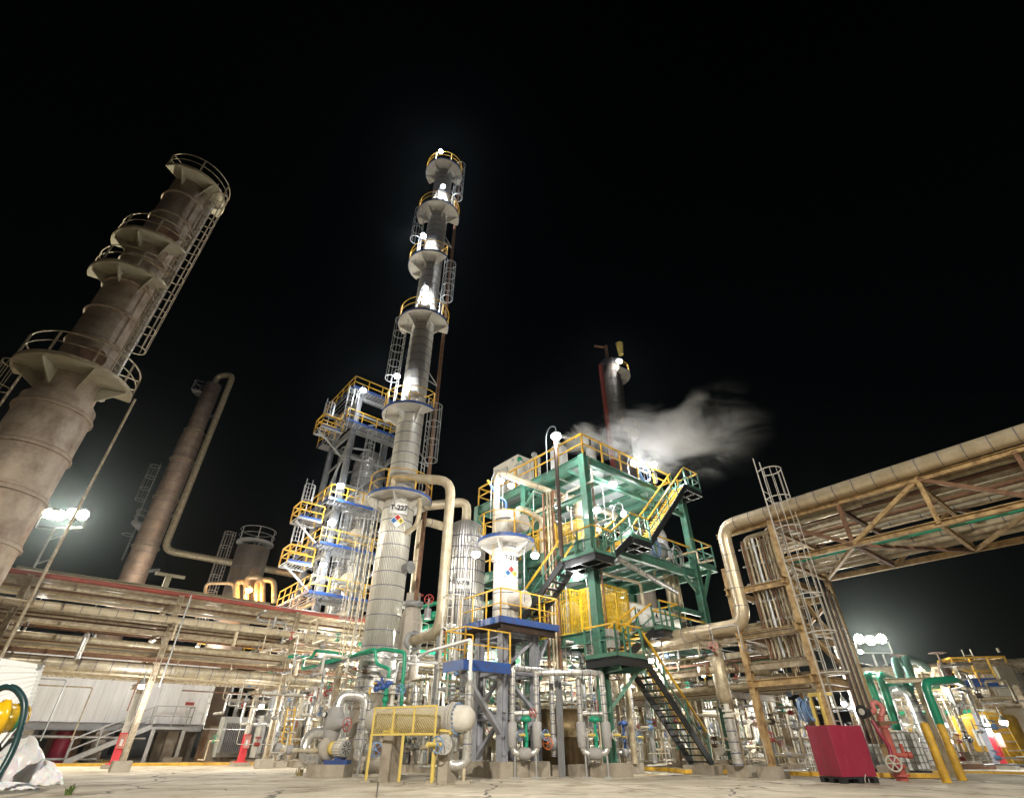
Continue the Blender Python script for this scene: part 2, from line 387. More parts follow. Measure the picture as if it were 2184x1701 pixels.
# ================================================================ SETTING
b = M_('pave'); 
def build_ground():
    m = mat('pave', (.60, .54, .44), .8, 0, dirt=(.30, .26, .19), amt=.35, scale=.35, bump=.12)
    nt = m.node_tree; N = nt.nodes; L = nt.links; bs = N['Principled BSDF']; src = bs.inputs['Base Color'].links[0].from_socket
    tc = N.new('ShaderNodeTexCoord')
    vo = N.new('ShaderNodeTexVoronoi'); vo.feature = 'DISTANCE_TO_EDGE'; vo.inputs['Scale'].default_value = .16
    nz = N.new('ShaderNodeTexNoise'); nz.inputs['Scale'].default_value = 1.1; nz.inputs['Detail'].default_value = 8
    ad = N.new('ShaderNodeMixRGB'); ad.blend_type = 'ADD'; ad.inputs[0].default_value = .9; L.new(tc.outputs['Object'], ad.inputs[1]); L.new(nz.outputs['Color'], ad.inputs[2])
    L.new(tc.outputs['Object'], nz.inputs['Vector']); L.new(ad.outputs[0], vo.inputs['Vector'])
    cr = N.new('ShaderNodeMath'); cr.operation = 'LESS_THAN'; cr.inputs[1].default_value = .005; L.new(vo.outputs['Distance'], cr.inputs[0])
    bk = N.new('ShaderNodeTexBrick'); bk.offset = 0; bk.inputs['Scale'].default_value = 1; bk.inputs['Brick Width'].default_value = 6; bk.inputs['Row Height'].default_value = 4.5
    bk.inputs['Mortar Size'].default_value = .02; bk.inputs['Color1'].default_value = (0, 0, 0, 1); bk.inputs['Color2'].default_value = (0, 0, 0, 1); bk.inputs['Mortar'].default_value = (1, 1, 1, 1)
    mp = N.new('ShaderNodeMapping'); mp.inputs['Rotation'].default_value = (0, 0, R(-12)); L.new(tc.outputs['Object'], mp.inputs[0]); L.new(mp.outputs[0], bk.inputs['Vector'])
    mxm = N.new('ShaderNodeMath'); mxm.operation = 'MAXIMUM'; L.new(cr.outputs[0], mxm.inputs[0]); L.new(bk.outputs['Color'], mxm.inputs[1])
    mk = N.new('ShaderNodeMath'); mk.operation = 'MULTIPLY'; mk.inputs[1].default_value = .95; L.new(mxm.outputs[0], mk.inputs[0])
    n3 = N.new('ShaderNodeTexNoise'); n3.inputs['Scale'].default_value = .5; n3.inputs['Detail'].default_value = 7; n3.inputs['Roughness'].default_value = .7; L.new(tc.outputs['Object'], n3.inputs['Vector'])
    r3 = N.new('ShaderNodeValToRGB'); r3.color_ramp.elements[0].position = .35; r3.color_ramp.elements[0].color = (.62, .58, .52, 1); r3.color_ramp.elements[1].position = .62; L.new(n3.outputs['Fac'], r3.inputs[0])
    m1 = N.new('ShaderNodeMixRGB'); m1.blend_type = 'MULTIPLY'; m1.inputs[0].default_value = .7; L.new(src, m1.inputs[1]); L.new(r3.outputs[0], m1.inputs[2])
    n4 = N.new('ShaderNodeTexNoise'); n4.inputs['Scale'].default_value = .9; n4.inputs['Detail'].default_value = 9; n4.inputs['Roughness'].default_value = .62; n4.inputs['Distortion'].default_value = .6; L.new(tc.outputs['Object'], n4.inputs['Vector'])
    r4 = N.new('ShaderNodeValToRGB'); r4.color_ramp.elements[0].position = .34; r4.color_ramp.elements[0].color = (.42, .37, .31, 1); r4.color_ramp.elements[1].position = .47; L.new(n4.outputs['Fac'], r4.inputs[0])
    m5 = N.new('ShaderNodeMixRGB'); m5.blend_type = 'MULTIPLY'; m5.inputs[0].default_value = .85; L.new(m1.outputs[0], m5.inputs[1]); L.new(r4.outputs[0], m5.inputs[2]); m1 = m5
    n6 = N.new('ShaderNodeTexVoronoi'); n6.inputs['Scale'].default_value = 2.2; L.new(tc.outputs['Object'], n6.inputs['Vector']); r6 = N.new('ShaderNodeValToRGB'); r6.color_ramp.elements[0].position = .035; r6.color_ramp.elements[0].color = (.25, .22, .2, 1); r6.color_ramp.elements[1].position = .06; L.new(n6.outputs['Distance'], r6.inputs[0])
    m7 = N.new('ShaderNodeMixRGB'); m7.blend_type = 'MULTIPLY'; m7.inputs[0].default_value = .6; L.new(m1.outputs[0], m7.inputs[1]); L.new(r6.outputs[0], m7.inputs[2]); m1 = m7
    m2 = N.new('ShaderNodeMixRGB'); m2.inputs[2].default_value = (.07, .06, .045, 1); L.new(mk.outputs[0], m2.inputs[0]); L.new(m1.outputs[0], m2.inputs[1])
    L.new(m2.outputs[0], bs.inputs['Base Color'])
build_ground()
g = M_('pave'); g.add([(-400, -120, 0), (400, -120, 0), (400, 600, 0), (-400, 600, 0)], [(0, 1, 2, 3)])
struct(g.build('ground', None, None, origin=(0, 0, 0)))
def kerb(name, pts, h=.14, w=.16):
    pts = [Vector((p.x, p.y, 0)) for p in pts]
    def strip(mm, z0, z1, w_, proud):
        q = M_(mm)
        for a, c in zip(pts, pts[1:]):
            q.bar(a + Z * (z0 + z1) / 2, c + Z * (z0 + z1) / 2, w_ + proud, z1 - z0)
        return q
    struct(strip('yellow', .02, h, w, .006).build(name)); struct(strip('concrete', h, h + .012, w, 0).build('kerb_top'))
kerb('kerb', [gnd('V', -60, 1640), gnd('V', 61, 1635), gnd('V', 300, 1633), gnd('V', 545, 1631)])
kerb('kerb', [gnd('V', 60, 1629), gnd('V', 280, 1627.5)], w=.2)
kerb('kerb', [gnd('V', 1370, 1642.5), gnd('V', 1430, 1645), gnd('V', 1470, 1650)], w=.25)
kerb('kerb', [gnd('V', 1512, 1649), gnd('V', 1600, 1652), gnd('V', 1711, 1655), gnd('V', 1850, 1658), gnd('V', 2010, 1660)], w=.2)
kerb('kerb', [gnd('V', 1650, 1642), gnd('V', 1760, 1643), gnd('V', 1830, 1644)], w=.4)
kerb('kerb', [gnd('V', 1962, 1648), gnd('V', 2080, 1649), gnd('V', 2260, 1654)], w=.15, h=.08)
pl_ = M_('yellow'); a, c = gnd('V', 1330, 1655, .004), gnd('V', 1420, 1651, .004); pl_.add([a, c, c + Vector((0, .25, 0)), a + Vector((0, .25, 0))], [(0, 1, 2, 3)]); struct(pl_.build('road_marking'))
# ================================================================ COLUMNS
def shell(par, c, segs, mname, bands=0, bm='band', seg=32, name='shell'):
    """segs: list of (z, r) profile"""
    b = M_(mname); prof = [(r, z) for z, r in segs]; b.lathe(Vector((c[0], c[1], 0)), [(.001, prof[0][1])] + prof + [(.001, prof[-1][1] + prof[-1][0] * .25)], Z, seg)
    if bands:
        b.use(bm); z = segs[0][0] + bands / 2
        while z < segs[-1][0] - .1:
            for (z0, r0), (z1, r1) in zip(segs, segs[1:]):
                if z0 <= z <= z1: rr = r0 + (r1 - r0) * (z - z0) / max(z1 - z0, 1e-6); break
            b.cone((c[0], c[1], z), (c[0], c[1], z + .03), rr + .012, seg=seg); z += bands
    return b.build(name, None, par)
# --- near left column
LX, LY = -18.55, 17.0
def near_column():
    t = thing('distillation_column', (LX, LY, 0), 'nearest and widest rust-streaked column leaning in at the left edge with four half-round platforms', 'column')
    z1 = zat(815, LY); z2 = zat(615, LY); z3 = zat(545, LY); z4 = zat(412, LY)
    shell(t, (LX, LY), [(0, 1.25), (z1 - 1.2, 1.25), (z1 - .9, 1.02), (z3, .98), (z4 + 1.0, .95)], 'old_shell')
    bb = M_('old_shell'); z = 3
    while z < z4:
        rr = 1.25 if z < z1 - 1.2 else (1.0 if z < z3 else .96); bb.cone((LX, LY, z), (LX, LY, z + .07), rr + .09, seg=36); bb.cone((LX, LY, z + .18), (LX, LY, z + .21), rr + .03, seg=36); z += 1.75
    bb.build('stiffening_ring', None, t)
    az = math.atan2(-.5, .86)
    ring_platform(t, (LX, LY), z1, 1.0, 2.05, az - R(130), az + R(75), 'plat_plate', 'rusty_beige', 'tan', 4, rt=.032)
    ring_platform(t, (LX, LY), z2, .98, 1.75, az - R(120), az + R(28), 'plat_plate', 'rusty_beige', 'tan', 3, rt=.032)
    ring_platform(t, (LX, LY), z3, .95, 1.75, az - R(125), az + R(25), 'plat_plate', 'rusty_beige', 'tan', 3, rt=.032)
    ring_platform(t, (LX, LY), z4, .95, 1.75, az - R(75), az + R(95), 'plat_plate', 'rusty_beige', 'tan', 3, rt=.032)
    o = Vector((math.cos(az + R(38)), math.sin(az + R(38)), 0))
    ladder(t, (LX + o.x * 1.3, LY + o.y * 1.3), z1, z4, o, 'rusty_beige', extra=.9, cz=2.0)
    o2 = Vector((math.cos(az - R(105)), math.sin(az - R(105)), 0))
    ladder(t, (LX + o2.x * 1.55, LY + o2.y * 1.55), 2, z1, o2, 'rusty_beige', extra=.4)
    m1 = M_('rust'); d = Vector((math.cos(az - R(8)), math.sin(az - R(8)), 0)); c = Vector((LX, LY, z1 + .75)); m1.cone(c + d * .9, c + d * 1.25, .40, seg=20); m1.cone(c + d * 1.25, c + d * 1.32, .47, seg=20); m1.build('manway', None, t)
    m1 = M_('rust'); c = Vector((LX, LY, z3 + .7)); m1.cone(c + d, c + d * 1.3, .4, seg=20); m1.cone(c + d * 1.3, c + d * 1.37, .48, seg=20); m1.build('manway', None, t)
    q = Vector((math.cos(az + R(62)), math.sin(az + R(62)), 0)) * 1.12; M_('silver').path([(LX + q.x, LY + q.y, z1 - .5), (LX + q.x, LY + q.y, z4)], .16).build('riser_pipe', None, t)
    q = Vector((math.cos(az + R(70)), math.sin(az + R(70)), 0)) * 2.2; pp = Vector((LX + q.x, LY + q.y, 0)); k = M_('rusty_beige'); k.path([pp + Z * .0, pp + Z * (z1 + .1)], .05, seg=6)
    for zz in (5, 8.2): k.path([pp + Z * zz, Vector((LX + q.x * .55, LY + q.y * .55, zz))], .03, seg=5)
    k.build('vent_pipe', None, t)
near_column()
# --- far dim column with return pipe
def far_column():
    Y = 44.; p0 = pt('V', 320, 1150, Y); X = p0.x * 1.0
    x1 = pt('V', 442, 850, Y).x; X = (X + x1) / 2; zt = zat(822, Y)
    t = thing('distillation_column', (X, Y, 0), 'dim slender banded column in the left distance with a tan return pipe down its right side', 'column')
    shell(t, (X, Y), [(0, 1.0), (zt * .8, .98), (zt * .83, .8), (zt, .78)], 'pink_shell', .95)
    b = M_('tan')
    for f in (.2, .33, .46, .6, .72, .82): b.cone((X, Y, zt * f), (X, Y, zt * f + .12), 1.1 if f < .8 else .95, seg=28)
    b.build('stiffening_ring', None, t)
    M_('tan').path([(X, Y, zt), (X, Y, zt + 1.3), (X + 1.9, Y - .3, zt + 1.3), (X + 1.9, Y - .3, 0 + zat(1175, Y)), (X + 14, Y + 4, zat(1220, Y + 4) - .5)], .3, bend=.9, seg=12).build('return_pipe', None, t)
    k = M_('grey_steel')
    for f in (.25, .4, .55, .7, .88): k.bar((X + 1, Y, zt * f), (X + 2.2, Y - .3, zt * f), .12, .25)
    k.build('pipe_bracket', None, t)
    for f, a0 in ((.97, 120), (.52, 150), (.3, 150)): ring_platform(t, (X, Y), zt * f, .8, 1.8, R(a0), R(a0 + 90), 'grey_steel', 'galv', 'grey_steel', 2)
    d = Vector((-.9, -.45, 0)); ladder(t, (X + d.x * 1.3, Y + d.y * 1.3), 14, zt * .52, d, 'galv', cr=.42); ladder(t, (X + d.x * 1.5, Y + d.y * 1.6), zt * .52, zt * .7, d, 'galv', cr=.42)
far_column()
# --- tall T-227 column
TX, TY = -5.75, 24.
def t227():
    t = thing('distillation_column', (TX, TY, 0), 'tallest bright banded column marked T-227 carrying a string of lamps on its six platforms', 'column')
    P1, P2, P3, P4, P5, P6 = 11.1, 16.2, 23.2, 28.8, 34.6, 40.4
    shell(t, (TX, TY), [(4.0, .78), (P1, .78), (P1 + .2, .72), (P6 + 1, .72)], 'col_clad', .62, seg=40)
    s2 = M_('concrete'); s2.lathe((TX, TY, 0), [(.001, 0), (1.0, 0), (1.0, .4), (.74, .4), (.74, 2.9), (.76, 2.9), (.76, 4.05)], Z, 32); s2.build('skirt', None, t)
    s3 = M_('silver'); s3.lathe((TX, TY, 0), [(.8, 2.6), (.8, 4.1)], Z, 32); s3.bands([Vector((TX, TY, 2.6)), Vector((TX, TY, 4.1))], .79, .35, seg=32); s3.build('skirt_cladding', None, t)
    ring_platform(t, (TX, TY), P1, .78, 1.6, 0, 2 * PI, nb=6)
    ring_platform(t, (TX, TY), P2, .72, 1.6, R(165), R(330), nb=3)
    ring_platform(t, (TX, TY), P3, .72, 1.6, R(155), R(385), nb=4)
    ring_platform(t, (TX, TY), P4, .72, 1.6, R(140), R(320), nb=4)
    ring_platform(t, (TX, TY), P5, .72, 1.6, R(160), R(385), nb=4)
    ring_platform(t, (TX, TY), P6, .72, 1.5, R(150), R(400), nb=4)
    l = Vector((-.85, -.5, 0)); r_ = Vector((.95, -.2, 0))
    ladder(t, (TX + r_.x * 1.1, TY + r_.y * 1.1), P1, P2, r_, 'galv', extra=1, cm='galv'); ladder(t, (TX + l.x * 1.1, TY + l.y * 1.1), P2, P3, l, 'galv', extra=.2)
    ladder(t, (TX + r_.x * 1.1, TY + r_.y * 1.1), P3, P4, r_, 'galv', extra=1); ladder(t, (TX + l.x * 1.1, TY + l.y * 1.1), P4, P5, l, 'galv', extra=.3)
    ladder(t, (TX + r_.x * 1.1, TY + r_.y * 1.1), P5, P6, r_, 'galv', extra=1)
    ladder(t, (TX + l.x * 1.2, TY + l.y * 1.2), 3.2, P1, l, 'galv', extra=0)
    for p in (P2, P3, P5):   # domed manways lit by lamps
        d = Vector((.12, -1, 0)).normalized(); c = Vector((TX, TY, p + .75)); k = M_('silver'); k.cone(c + d * .6, c + d * 1.0, .36, seg=18); k.lathe(c + d * 1.0, [(.4, 0), (.4, .08), (.3, .14), (.001, .18)], d, 18); k.build('manway', None, t)
    q = Vector((TX + 1.2, TY + .9, 0)); k = M_('rust'); k.path([q + Z * 6.5, q + Z * 41.2], .11, seg=10)
    k.use('galv')
    for zz in (13.5, 19, 26, 32, 38): k.bar(q + Z * zz, Vector((TX + .5, TY, zz)), .05); k.bar(q + Z * zz, Vector((TX + .6, TY, zz + .6)), .05)
    k.build('red_riser', None, t)
    # sign plate and hazard diamond on the camera side
    d = Vector((5.75 + .6, -24, 0)).normalized(); rt = Vector((-d.y, d.x, 0)); zc = zat(1083, TY - .8)
    a0 = math.atan2(d.y, d.x)
    s_ = M_('white'); s_.sector((TX, TY), .82, .84, a0 - R(31), a0 + R(31), zc + .27, .54); pl = s_.build('name_plate', None, t)
    text('T-227', Vector((TX, TY, zc)) + d * .875, rt, Z, .34, pl)
    zd = zat(1110, TY - .8); c = Vector((TX, TY, zd)) + d * .84
    k = M_('white'); k.add([c - rt * .36, c - Z * .36, c + rt * .36, c + Z * .36, c - rt * .36 - d * .03, c - Z * .36 - d * .03, c + rt * .36 - d * .03, c + Z * .36 - d * .03], [(0, 1, 2, 3), (7, 6, 5, 4), (0, 4, 5, 1), (1, 5, 6, 2), (2, 6, 7, 3), (3, 7, 4, 0)])
    c2 = c + d * .004
    for mm, o in (('nfpa_blue', -rt * .165), ('nfpa_red', Z * .165), ('nfpa_yellow', rt * .165)):
        k.use(mm); e = c2 + o; k.add([e - rt * .15, e - Z * .15, e + rt * .15, e + Z * .15], [(0, 1, 2, 3)])
    hd = k.build('hazard_diamond', None, t)
    for s__, o in (('1', -rt * .165), ('1', Z * .165), ('0', rt * .165)): text(s__, c + d * .012 + o, rt, Z, .2, hd)
    # small side pipe under the platform
    M_('beige').path([(TX + .6, TY - .4, 9.3), (TX + 1.15, TY - .7, 9.5), (TX + 1.25, TY - .75, 10.4), (TX + 1.1, TY - .6, P1)], .12, bend=.4).build('side_pipe', None, t)
    k = M_('grey_steel'); c = Vector((TX + .75, TY - .45, 7.6)); k.cone(c, c + Vector((.3, -.2, 0)), .2, seg=12); k.cone(c + Vector((.3, -.2, 0)), c + Vector((.36, -.24, 0)), .28, seg=12); k.build('nozzle', None, t)
    return (P1, P2, P3, P4, P5, P6)
t227()
# large overhead line from T-227 to the drum
V1 = Vector((-2.95, 22.3, 0))
n0 = pt('V', 835, 1030, 23.3)
pipe('big cream overhead pipe looping from T-227 down to the grey drum', [n0 - Z * 1.0 + Vector((.0, .6, 0)), n0 - Z * .55, n0 + Z * .35, V1 + Z * 11.45, V1 + Z * 4.75, Vector((-4.5, 25.0, 4.75))], .23, 'beige', bend=.75, seg=16, name='overhead_pipe', flanges=[((n0 - Z * .55), Z)])
def drum():
    c = Vector((-4.75, 25.3, 0)); t = thing('knockout_drum', c, 'grey upright drum with bolted flange joining the big cream pipe beside T-227', 'drum')
    k = M_('jacket_warm'); k.lathe(c, [(.001, 2.6), (.3, 2.6), (.55, 3.0), (.55, 5.6), (.4, 6.1), (.34, 6.3), (.34, 6.9)], Z, 24); k.build('body', None, t)
    k = M_('grey_steel'); k.lathe(c, [(.34, 6.25), (.5, 6.25), (.5, 6.5), (.34, 6.5)], Z, 20); k.build('flange', None, t); k = M_('grey_steel')
    d = (V1 - c); d.z = 0; d.normalize(); k.lathe(c + Z * 4.75, [(.26, .4), (.42, .4), (.42, .62), (.26, .62)], d, 20); k.build('flange', None, t)
    k = M_('grey_steel'); k.ibeam(c + Vector((-.4, 0, 0)), c + Vector((-.4, 0, 3)), .25, .25); k.ibeam(c + Vector((.4, 0, 0)), c + Vector((.4, 0, 3)), .25, .25); k.build('support', None, t)
drum()
top = pt('V', 893, 1190, 25.3)
pipe('tall grey pipe with a square elbow rising from the drum beside T-227', [(-4.75, 25.3, 6.9), (-4.75, 25.3, 10.6), Vector((-4.75, 25.3, 10.6)) + U * 3.2], .22, 'beige', seg=14, bend=.5, bands=1.5)
# ================================================================ GREY STEEL TOWER WITH VESSELS (left middle)
def steel_tower():
    GA = Vector((-12.4, 33.5, 0)); t = thing('steel_tower', GA, 'open grey steel tower with blue-edged yellow-railed decks behind T-227', 'tower')
    def q(u, w, z): return GA + U * u + W * w + Z * z
    zs = [8.6, 11.7, 14.8, 21.2, 24.3]; A, B = 4.6, 4.0
    for u in (0, A):
        for w in (0, B): M_('grey_steel').ibeam(q(u, w, 0), q(u, w, zs[-1] + .1 if u or w else zs[-1]), .38, .38, up=U).build('post', None, t)
    for i, z in enumerate(zs):
        k = M_('galv'); 
        for a, c in (((0, 0), (A, 0)), ((0, 0), (0, B)), ((A, 0), (A, B)), ((0, B), (A, B))): k.ibeam(q(*a, z - .2), q(*c, z - .2), .2, .3)
        k.build('beam', None, t)
        k = M_('grey_steel'); e_ = -.9
        for jj in range(22): a_ = e_ + jj * .26; k.bar(q(a_, -.85, z), q(a_, -.1 if a_ > 0 else B + .7, z), .05, .05)
        for jj in range(5): k.bar(q(-.9, -.8 + jj * .2, z), q(A + .4, -.8 + jj * .2, z), .03, .05)
        k.prism(q(-.9, B + .3, z), q(A + .3, B + .3, z), W * .5, Z * .02)
        d = k.build('deck', None, t)
        k = M_('blue'); k.prism(q(-1.0, -.9, z + .1), q(A + .5, -.9, z + .1), W * .012, Z * .09); k.prism(q(-1.0, -.9, z + .1), q(-1.0, B + .8, z + .1), U * .012, Z * .09); k.build('toe_plate', None, d)
        k = M_('yellow'); rail_line(k, [q(A + .5, -.88, z), q(-1.0, -.88, z), q(-1.0, B + .8, z)], 1.1, 1.2, .028); k.build('handrail', None, d)
    k = M_('galv')
    for (z0, z1) in zip([2] + zs, zs):
        k.bar(q(0, 0, z0), q(A, 0, z1 - .3), .14); k.bar(q(0, B, z0), q(0, 0, z1 - .3), .14); k.bar(q(A, 0, z0), q(A, B, z1 - .3), .14)
    k.build('brace', None, t)
    k = M_('galv')
    for i_ in range(7): random.seed(50 + i_); u_ = random.uniform(-.3, A); w_ = random.uniform(-.5, .6); k.path([q(u_, w_, 2), q(u_, w_, random.choice([11, 14.5, 20, 23]))], random.uniform(.04, .09), seg=7)
    for i_ in range(5): k.path([q(.4 + i_ * .9, 2.9, 5), q(.4 + i_ * .9, 2.9, 21 - i_ * 2), q(2.6, 2.0, 21 - i_ * 2)], .09, bend=.3, seg=8)
    for z_ in (9.8, 12.9, 16.5, 18.8, 22.6): k.bar(q(0, 0, z_), q(A, 0, z_), .12, .16); k.bar(q(0, 0, z_), q(0, B, z_), .12, .16)
    k.build('riser_pipes', None, t)
    # side balconies with caged ladders on the left
    for z in (10.3, 13.2, 20.2):
        k = M_('galv'); [k.bar(q(-2.6 + jj * .2, -.5, z), q(-2.6 + jj * .2, .9, z), .04) for jj in range(9)]; k.bar(q(-2.6, -.5, z), q(-1.0, -.5, z), .08, .14); k.bar(q(-2.6, .9, z), q(-1.0, .9, z), .08, .14); k.bar(q(-2.5, .2, z), q(-.4, .2, z - 1.5), .1); d = k.build('balcony', None, t)
        k = M_('blue'); k.prism(q(-2.6, -.52, z + .1), q(-1.0, -.52, z + .1), W * .012, Z * .09); k.build('toe_plate', None, d)
        k = M_('yellow'); rail_line(k, [q(-1.0, -.5, z), q(-2.6, -.5, z), q(-2.6, .9, z), q(-1.0, .9, z)], 1.1, 1.2, .035); k.build('handrail', None, d)
        ladder(t, q(-2.0, .9, 0), z, z + 3.4, -W, 'galv', cz=1.6)
    ladder(t, q(-1.4, 0, 0), 3, 8.6, -W, 'galv'); ladder(t, q(.6, -.2, 0), 8.6, 14.6, -W, 'galv'); ladder(t, q(1, -1.0, 0), 15, 21, -W, 'galv'); ladder(t, q(-1.2, -1.3, 0), 20, 24, -W, 'galv')
    c = q(2.6, 1.8, 0)
    t2 = thing('reactor_vessel', c, 'tall banded vessel standing inside the open grey steel tower', 'vessel')
    b = M_('silver'); b.lathe(c, [(.001, 6), (1.2, 6.2), (1.25, 7), (1.25, 19.5), (.9, 20.4), (.001, 20.7)], Z, 32); b.bands([c + Z * 7, c + Z * 19.5], 1.25, .7, seg=32); b.build('shell', None, t2)
    d = Vector((.32, -1, 0)).normalized()
    for z in (7.4, 9.9, 13, 15.8):
        k = M_('beige'); p = c + Z * z; k.cone(p + d, p + d * 1.7, .5, seg=20); k.cone(p + d * 1.7, p + d * 1.85, .66, seg=20); k.use('grey_steel')
        for i in range(7): k.bar(p + d * 1.87 + Vector((-.5, 0, -.45 + i * .15)), p + d * 1.87 + Vector((.5, .1, -.45 + i * .15)), .03)
        k.build('manway', None, t2)
    k = M_('grey_steel')
    for a in range(4): an = R(45 + 90 * a); v = Vector((math.cos(an), math.sin(an), 0)) * 1.1; k.bar(c + v, c + v + Z * 6.6, .3)
    k.build('support_leg', None, t2)
    return q
SQ = steel_tower()
# ================================================================ T-218 on its frame
def t218():
    o = Vector((-.34, 20.2, 0))
    def q(u, w, z): return o + U * u + W * w + Z * z
    t = thing('support_frame', o, 'grey steel frame with blue-edged platforms carrying the T-218 vessel', 'frame')
    M_('concrete').prism(q(.75, .7, 0), q(.75, .7, .42), U * 1.1, W * 1.05).build('plinth', None, t)
    for (u, w) in ((0, 0), (1.55, 0), (0, 1.4), (1.55, 1.4)): M_('skid_grey').ibeam(q(u, w, .42), q(u, w, 4.45), .28, .28, up=U).build('post', None, t)
    k = M_('skid_grey')
    for z in (1.7, 3.05, 4.3):
        for a, c in (((0, 0), (1.55, 0)), ((0, 0), (0, 1.4)), ((1.55, 0), (1.55, 1.4)), ((0, 1.4), (1.55, 1.4))): k.ibeam(q(*a, z), q(*c, z), .16, .22)
    k.build('beam', None, t)
    k = M_('skid_grey'); k.bar(q(0, 0, 1.1), q(-1.9, -.3, 2.85), .2, .12); k.bar(q(0, 0, 1.7), q(0, 1.4, .5), .14, .1); k.bar(q(0, 0, .6), q(1.55, 0, 1.7), .14, .1); k.bar(q(1.55, 0, 1.8), q(0, 0, 3.0), .14, .1); k.bar(q(0, 1.4, 1.8), q(0, 0, 3.0), .14, .1)
    k.bar(q(0, 0, 3.1), q(1.55, 0, 4.2), .1); k.bar(q(1.55, 0, 3.1), q(2.4, .2, 4.3), .1); k.build('brace', None, t)
    # lower platform
    k = M_('grey_steel'); k.prism(q(-2.06, .05, 3.05), q(-.1, .05, 3.05), W * .6, Z * .04); pl = k.build('platform', None, t)
    k = M_('blue'); k.prism(q(-2.08, -.56, 3.05), q(-.1, -.56, 3.05), W * .02, Z * .16); k.prism(q(-2.08, -.56, 3.05), q(-2.08, .66, 3.05), U * .02, Z * .16); k.build('toe_plate', None, pl)
    k = M_('yellow'); rail_line(k, [q(-.1, -.54, 3.1), q(-2.06, -.54, 3.1), q(-2.06, .64, 3.1), q(-.9, .64, 3.1)], 1.1, .9, .02); k.build('handrail', None, pl)
    # upper platform
    k = M_('hydro_dark'); k.prism(q(-.6, .7, 4.55), q(2.3, .7, 4.55), W * 1.3, Z * .05); k.ibeam(q(-.5, -.5, 4.4), q(2.2, -.5, 4.4), .15, .25); k.ibeam(q(-.5, 1.9, 4.4), q(2.2, 1.9, 4.4), .15, .25); pl = k.build('platform', None, t)
    k = M_('blue'); k.prism(q(-.62, -.62, 4.62), q(2.32, -.62, 4.62), W * .02, Z * .11); k.prism(q(-.62, -.62, 4.62), q(-.62, 2.0, 4.62), U * .02, Z * .11); k.build('toe_plate', None, pl)
    k = M_('yellow'); rail_line(k, [q(-.6, 2.0, 4.6), q(-.6, -.6, 4.6), q(2.3, -.6, 4.6), q(2.3, .9, 4.6)], 1.1, .95, .02); k.build('handrail', None, pl)
    # vessel
    c = Vector((-.26, 21.3, 0)); v = thing('vessel_column', c + Z * 4.6, 'short corrugated silver vessel marked T-218 with a hooded flange and round blue-edged platform', 'vessel')
    b = M_('col_clad'); b.lathe(c, [(.001, 4.65), (.42, 4.65), (.52, 4.9), (.52, 9.2), (.4, 9.45), (.001, 9.55)], Z, 32); b.bands([c + Z * 4.9, c + Z * 9.2], .52, .62, seg=32); b.build('shell', None, v)
    pp = ring_platform(v, (c.x, c.y), 8.0, .52, 1.2, 0, 2 * PI, 'plat_white', 'yellow', 'blue', 5, rt=.022)
    cc = c - Vector((.0, .0, 0)); d = Vector((-.1 - .2, -1, 0)); d = Vector((1.35 - 0, -20, 0)).normalized(); rt = Vector((-d.y, d.x, 0)); f = Vector((.26 + .25, -21, 0)).normalized()
    a0 = math.atan2(f.y, f.x) + R(22); d = Vector((math.cos(a0), math.sin(a0), 0)); rt = Vector((-d.y, d.x, 0)); zc = zat(1190, c.y - .5)
    k = M_('white'); k.sector((c.x, c.y), .55, .565, a0 - R(36), a0 + R(36), zc + .24, .48); npl = k.build('name_plate', None, v)
    text('T-218', c + Z * zc + d * .585, rt, Z, .25, npl)
    zd = zat(1222, c.y - .5); e0 = c + Z * zd + d * .57; k = M_('white'); k.add([e0 - rt * .32, e0 - Z * .32, e0 + rt * .32, e0 + Z * .32, e0 - rt * .32 - d * .03, e0 - Z * .32 - d * .03, e0 + rt * .32 - d * .03, e0 + Z * .32 - d * .03], [(0, 1, 2, 3), (7, 6, 5, 4), (0, 4, 5, 1), (1, 5, 6, 2), (2, 6, 7, 3), (3, 7, 4, 0)])
    for mm, of in (('nfpa_blue', -rt * .15), ('nfpa_red', Z * .15), ('nfpa_yellow', rt * .15)):
        k.use(mm); e = e0 + d * .004 + of; k.add([e - rt * .14, e - Z * .14, e + rt * .14, e + Z * .14], [(0, 1, 2, 3)])
    hd = k.build('hazard_diamond', None, v)
    for s__, of in (('0', -rt * .15), ('1', Z * .15), ('0', rt * .15)): text(s__, e0 + d * .012 + of, rt, Z, .18, hd)
    for z in (5.55, 8.7):
        dd = Vector((math.cos(a0 + R(25)), math.sin(a0 + R(25)), 0)); k = M_('jacket_warm'); p = c + Z * z; k.cone(p + dd * .4, p + dd * 1.05, .36, seg=18); k.lathe(p + dd * 1.05, [(.36, 0), (.33, .05), (.3, .02), (.15, .07), (.001, .03)], dd, 18); k.build('flange_hood', None, v)
    k = M_('blue'); p = c + Z * 9.6; k.path([p, p + Z * .35, p + Vector((-.35, -.1, .5)), p + Vector((-.75, -.2, 1.1))], .06, bend=.2); k.use('yellow'); k.cone(p + Vector((-.72, -.19, 1.05)), p + Vector((-.86, -.22, 1.3)), .06); k.build('relief_valve', None, v)
    k = M_('beige'); p = c + Vector((.5, .3, 9.2)); k.path([p - Z * 1, p + Z * .6, p + Vector((1.2, 1.5, .6)), p + Vector((1.2, 1.5, -2))], .14, bend=.35); k.build('outlet_pipe', None, v)
t218()
# U-shaped ladder cage left of T-218
lt = thing('caged_ladder', (-2.6, 20.4, 2.2), 'white caged ladder standing on the small deck left of T-218', 'ladder'); ladder(lt, (-2.5, 20.6, 0), 2.2, 6.2, -W, 'offwhite', cz=1.1)
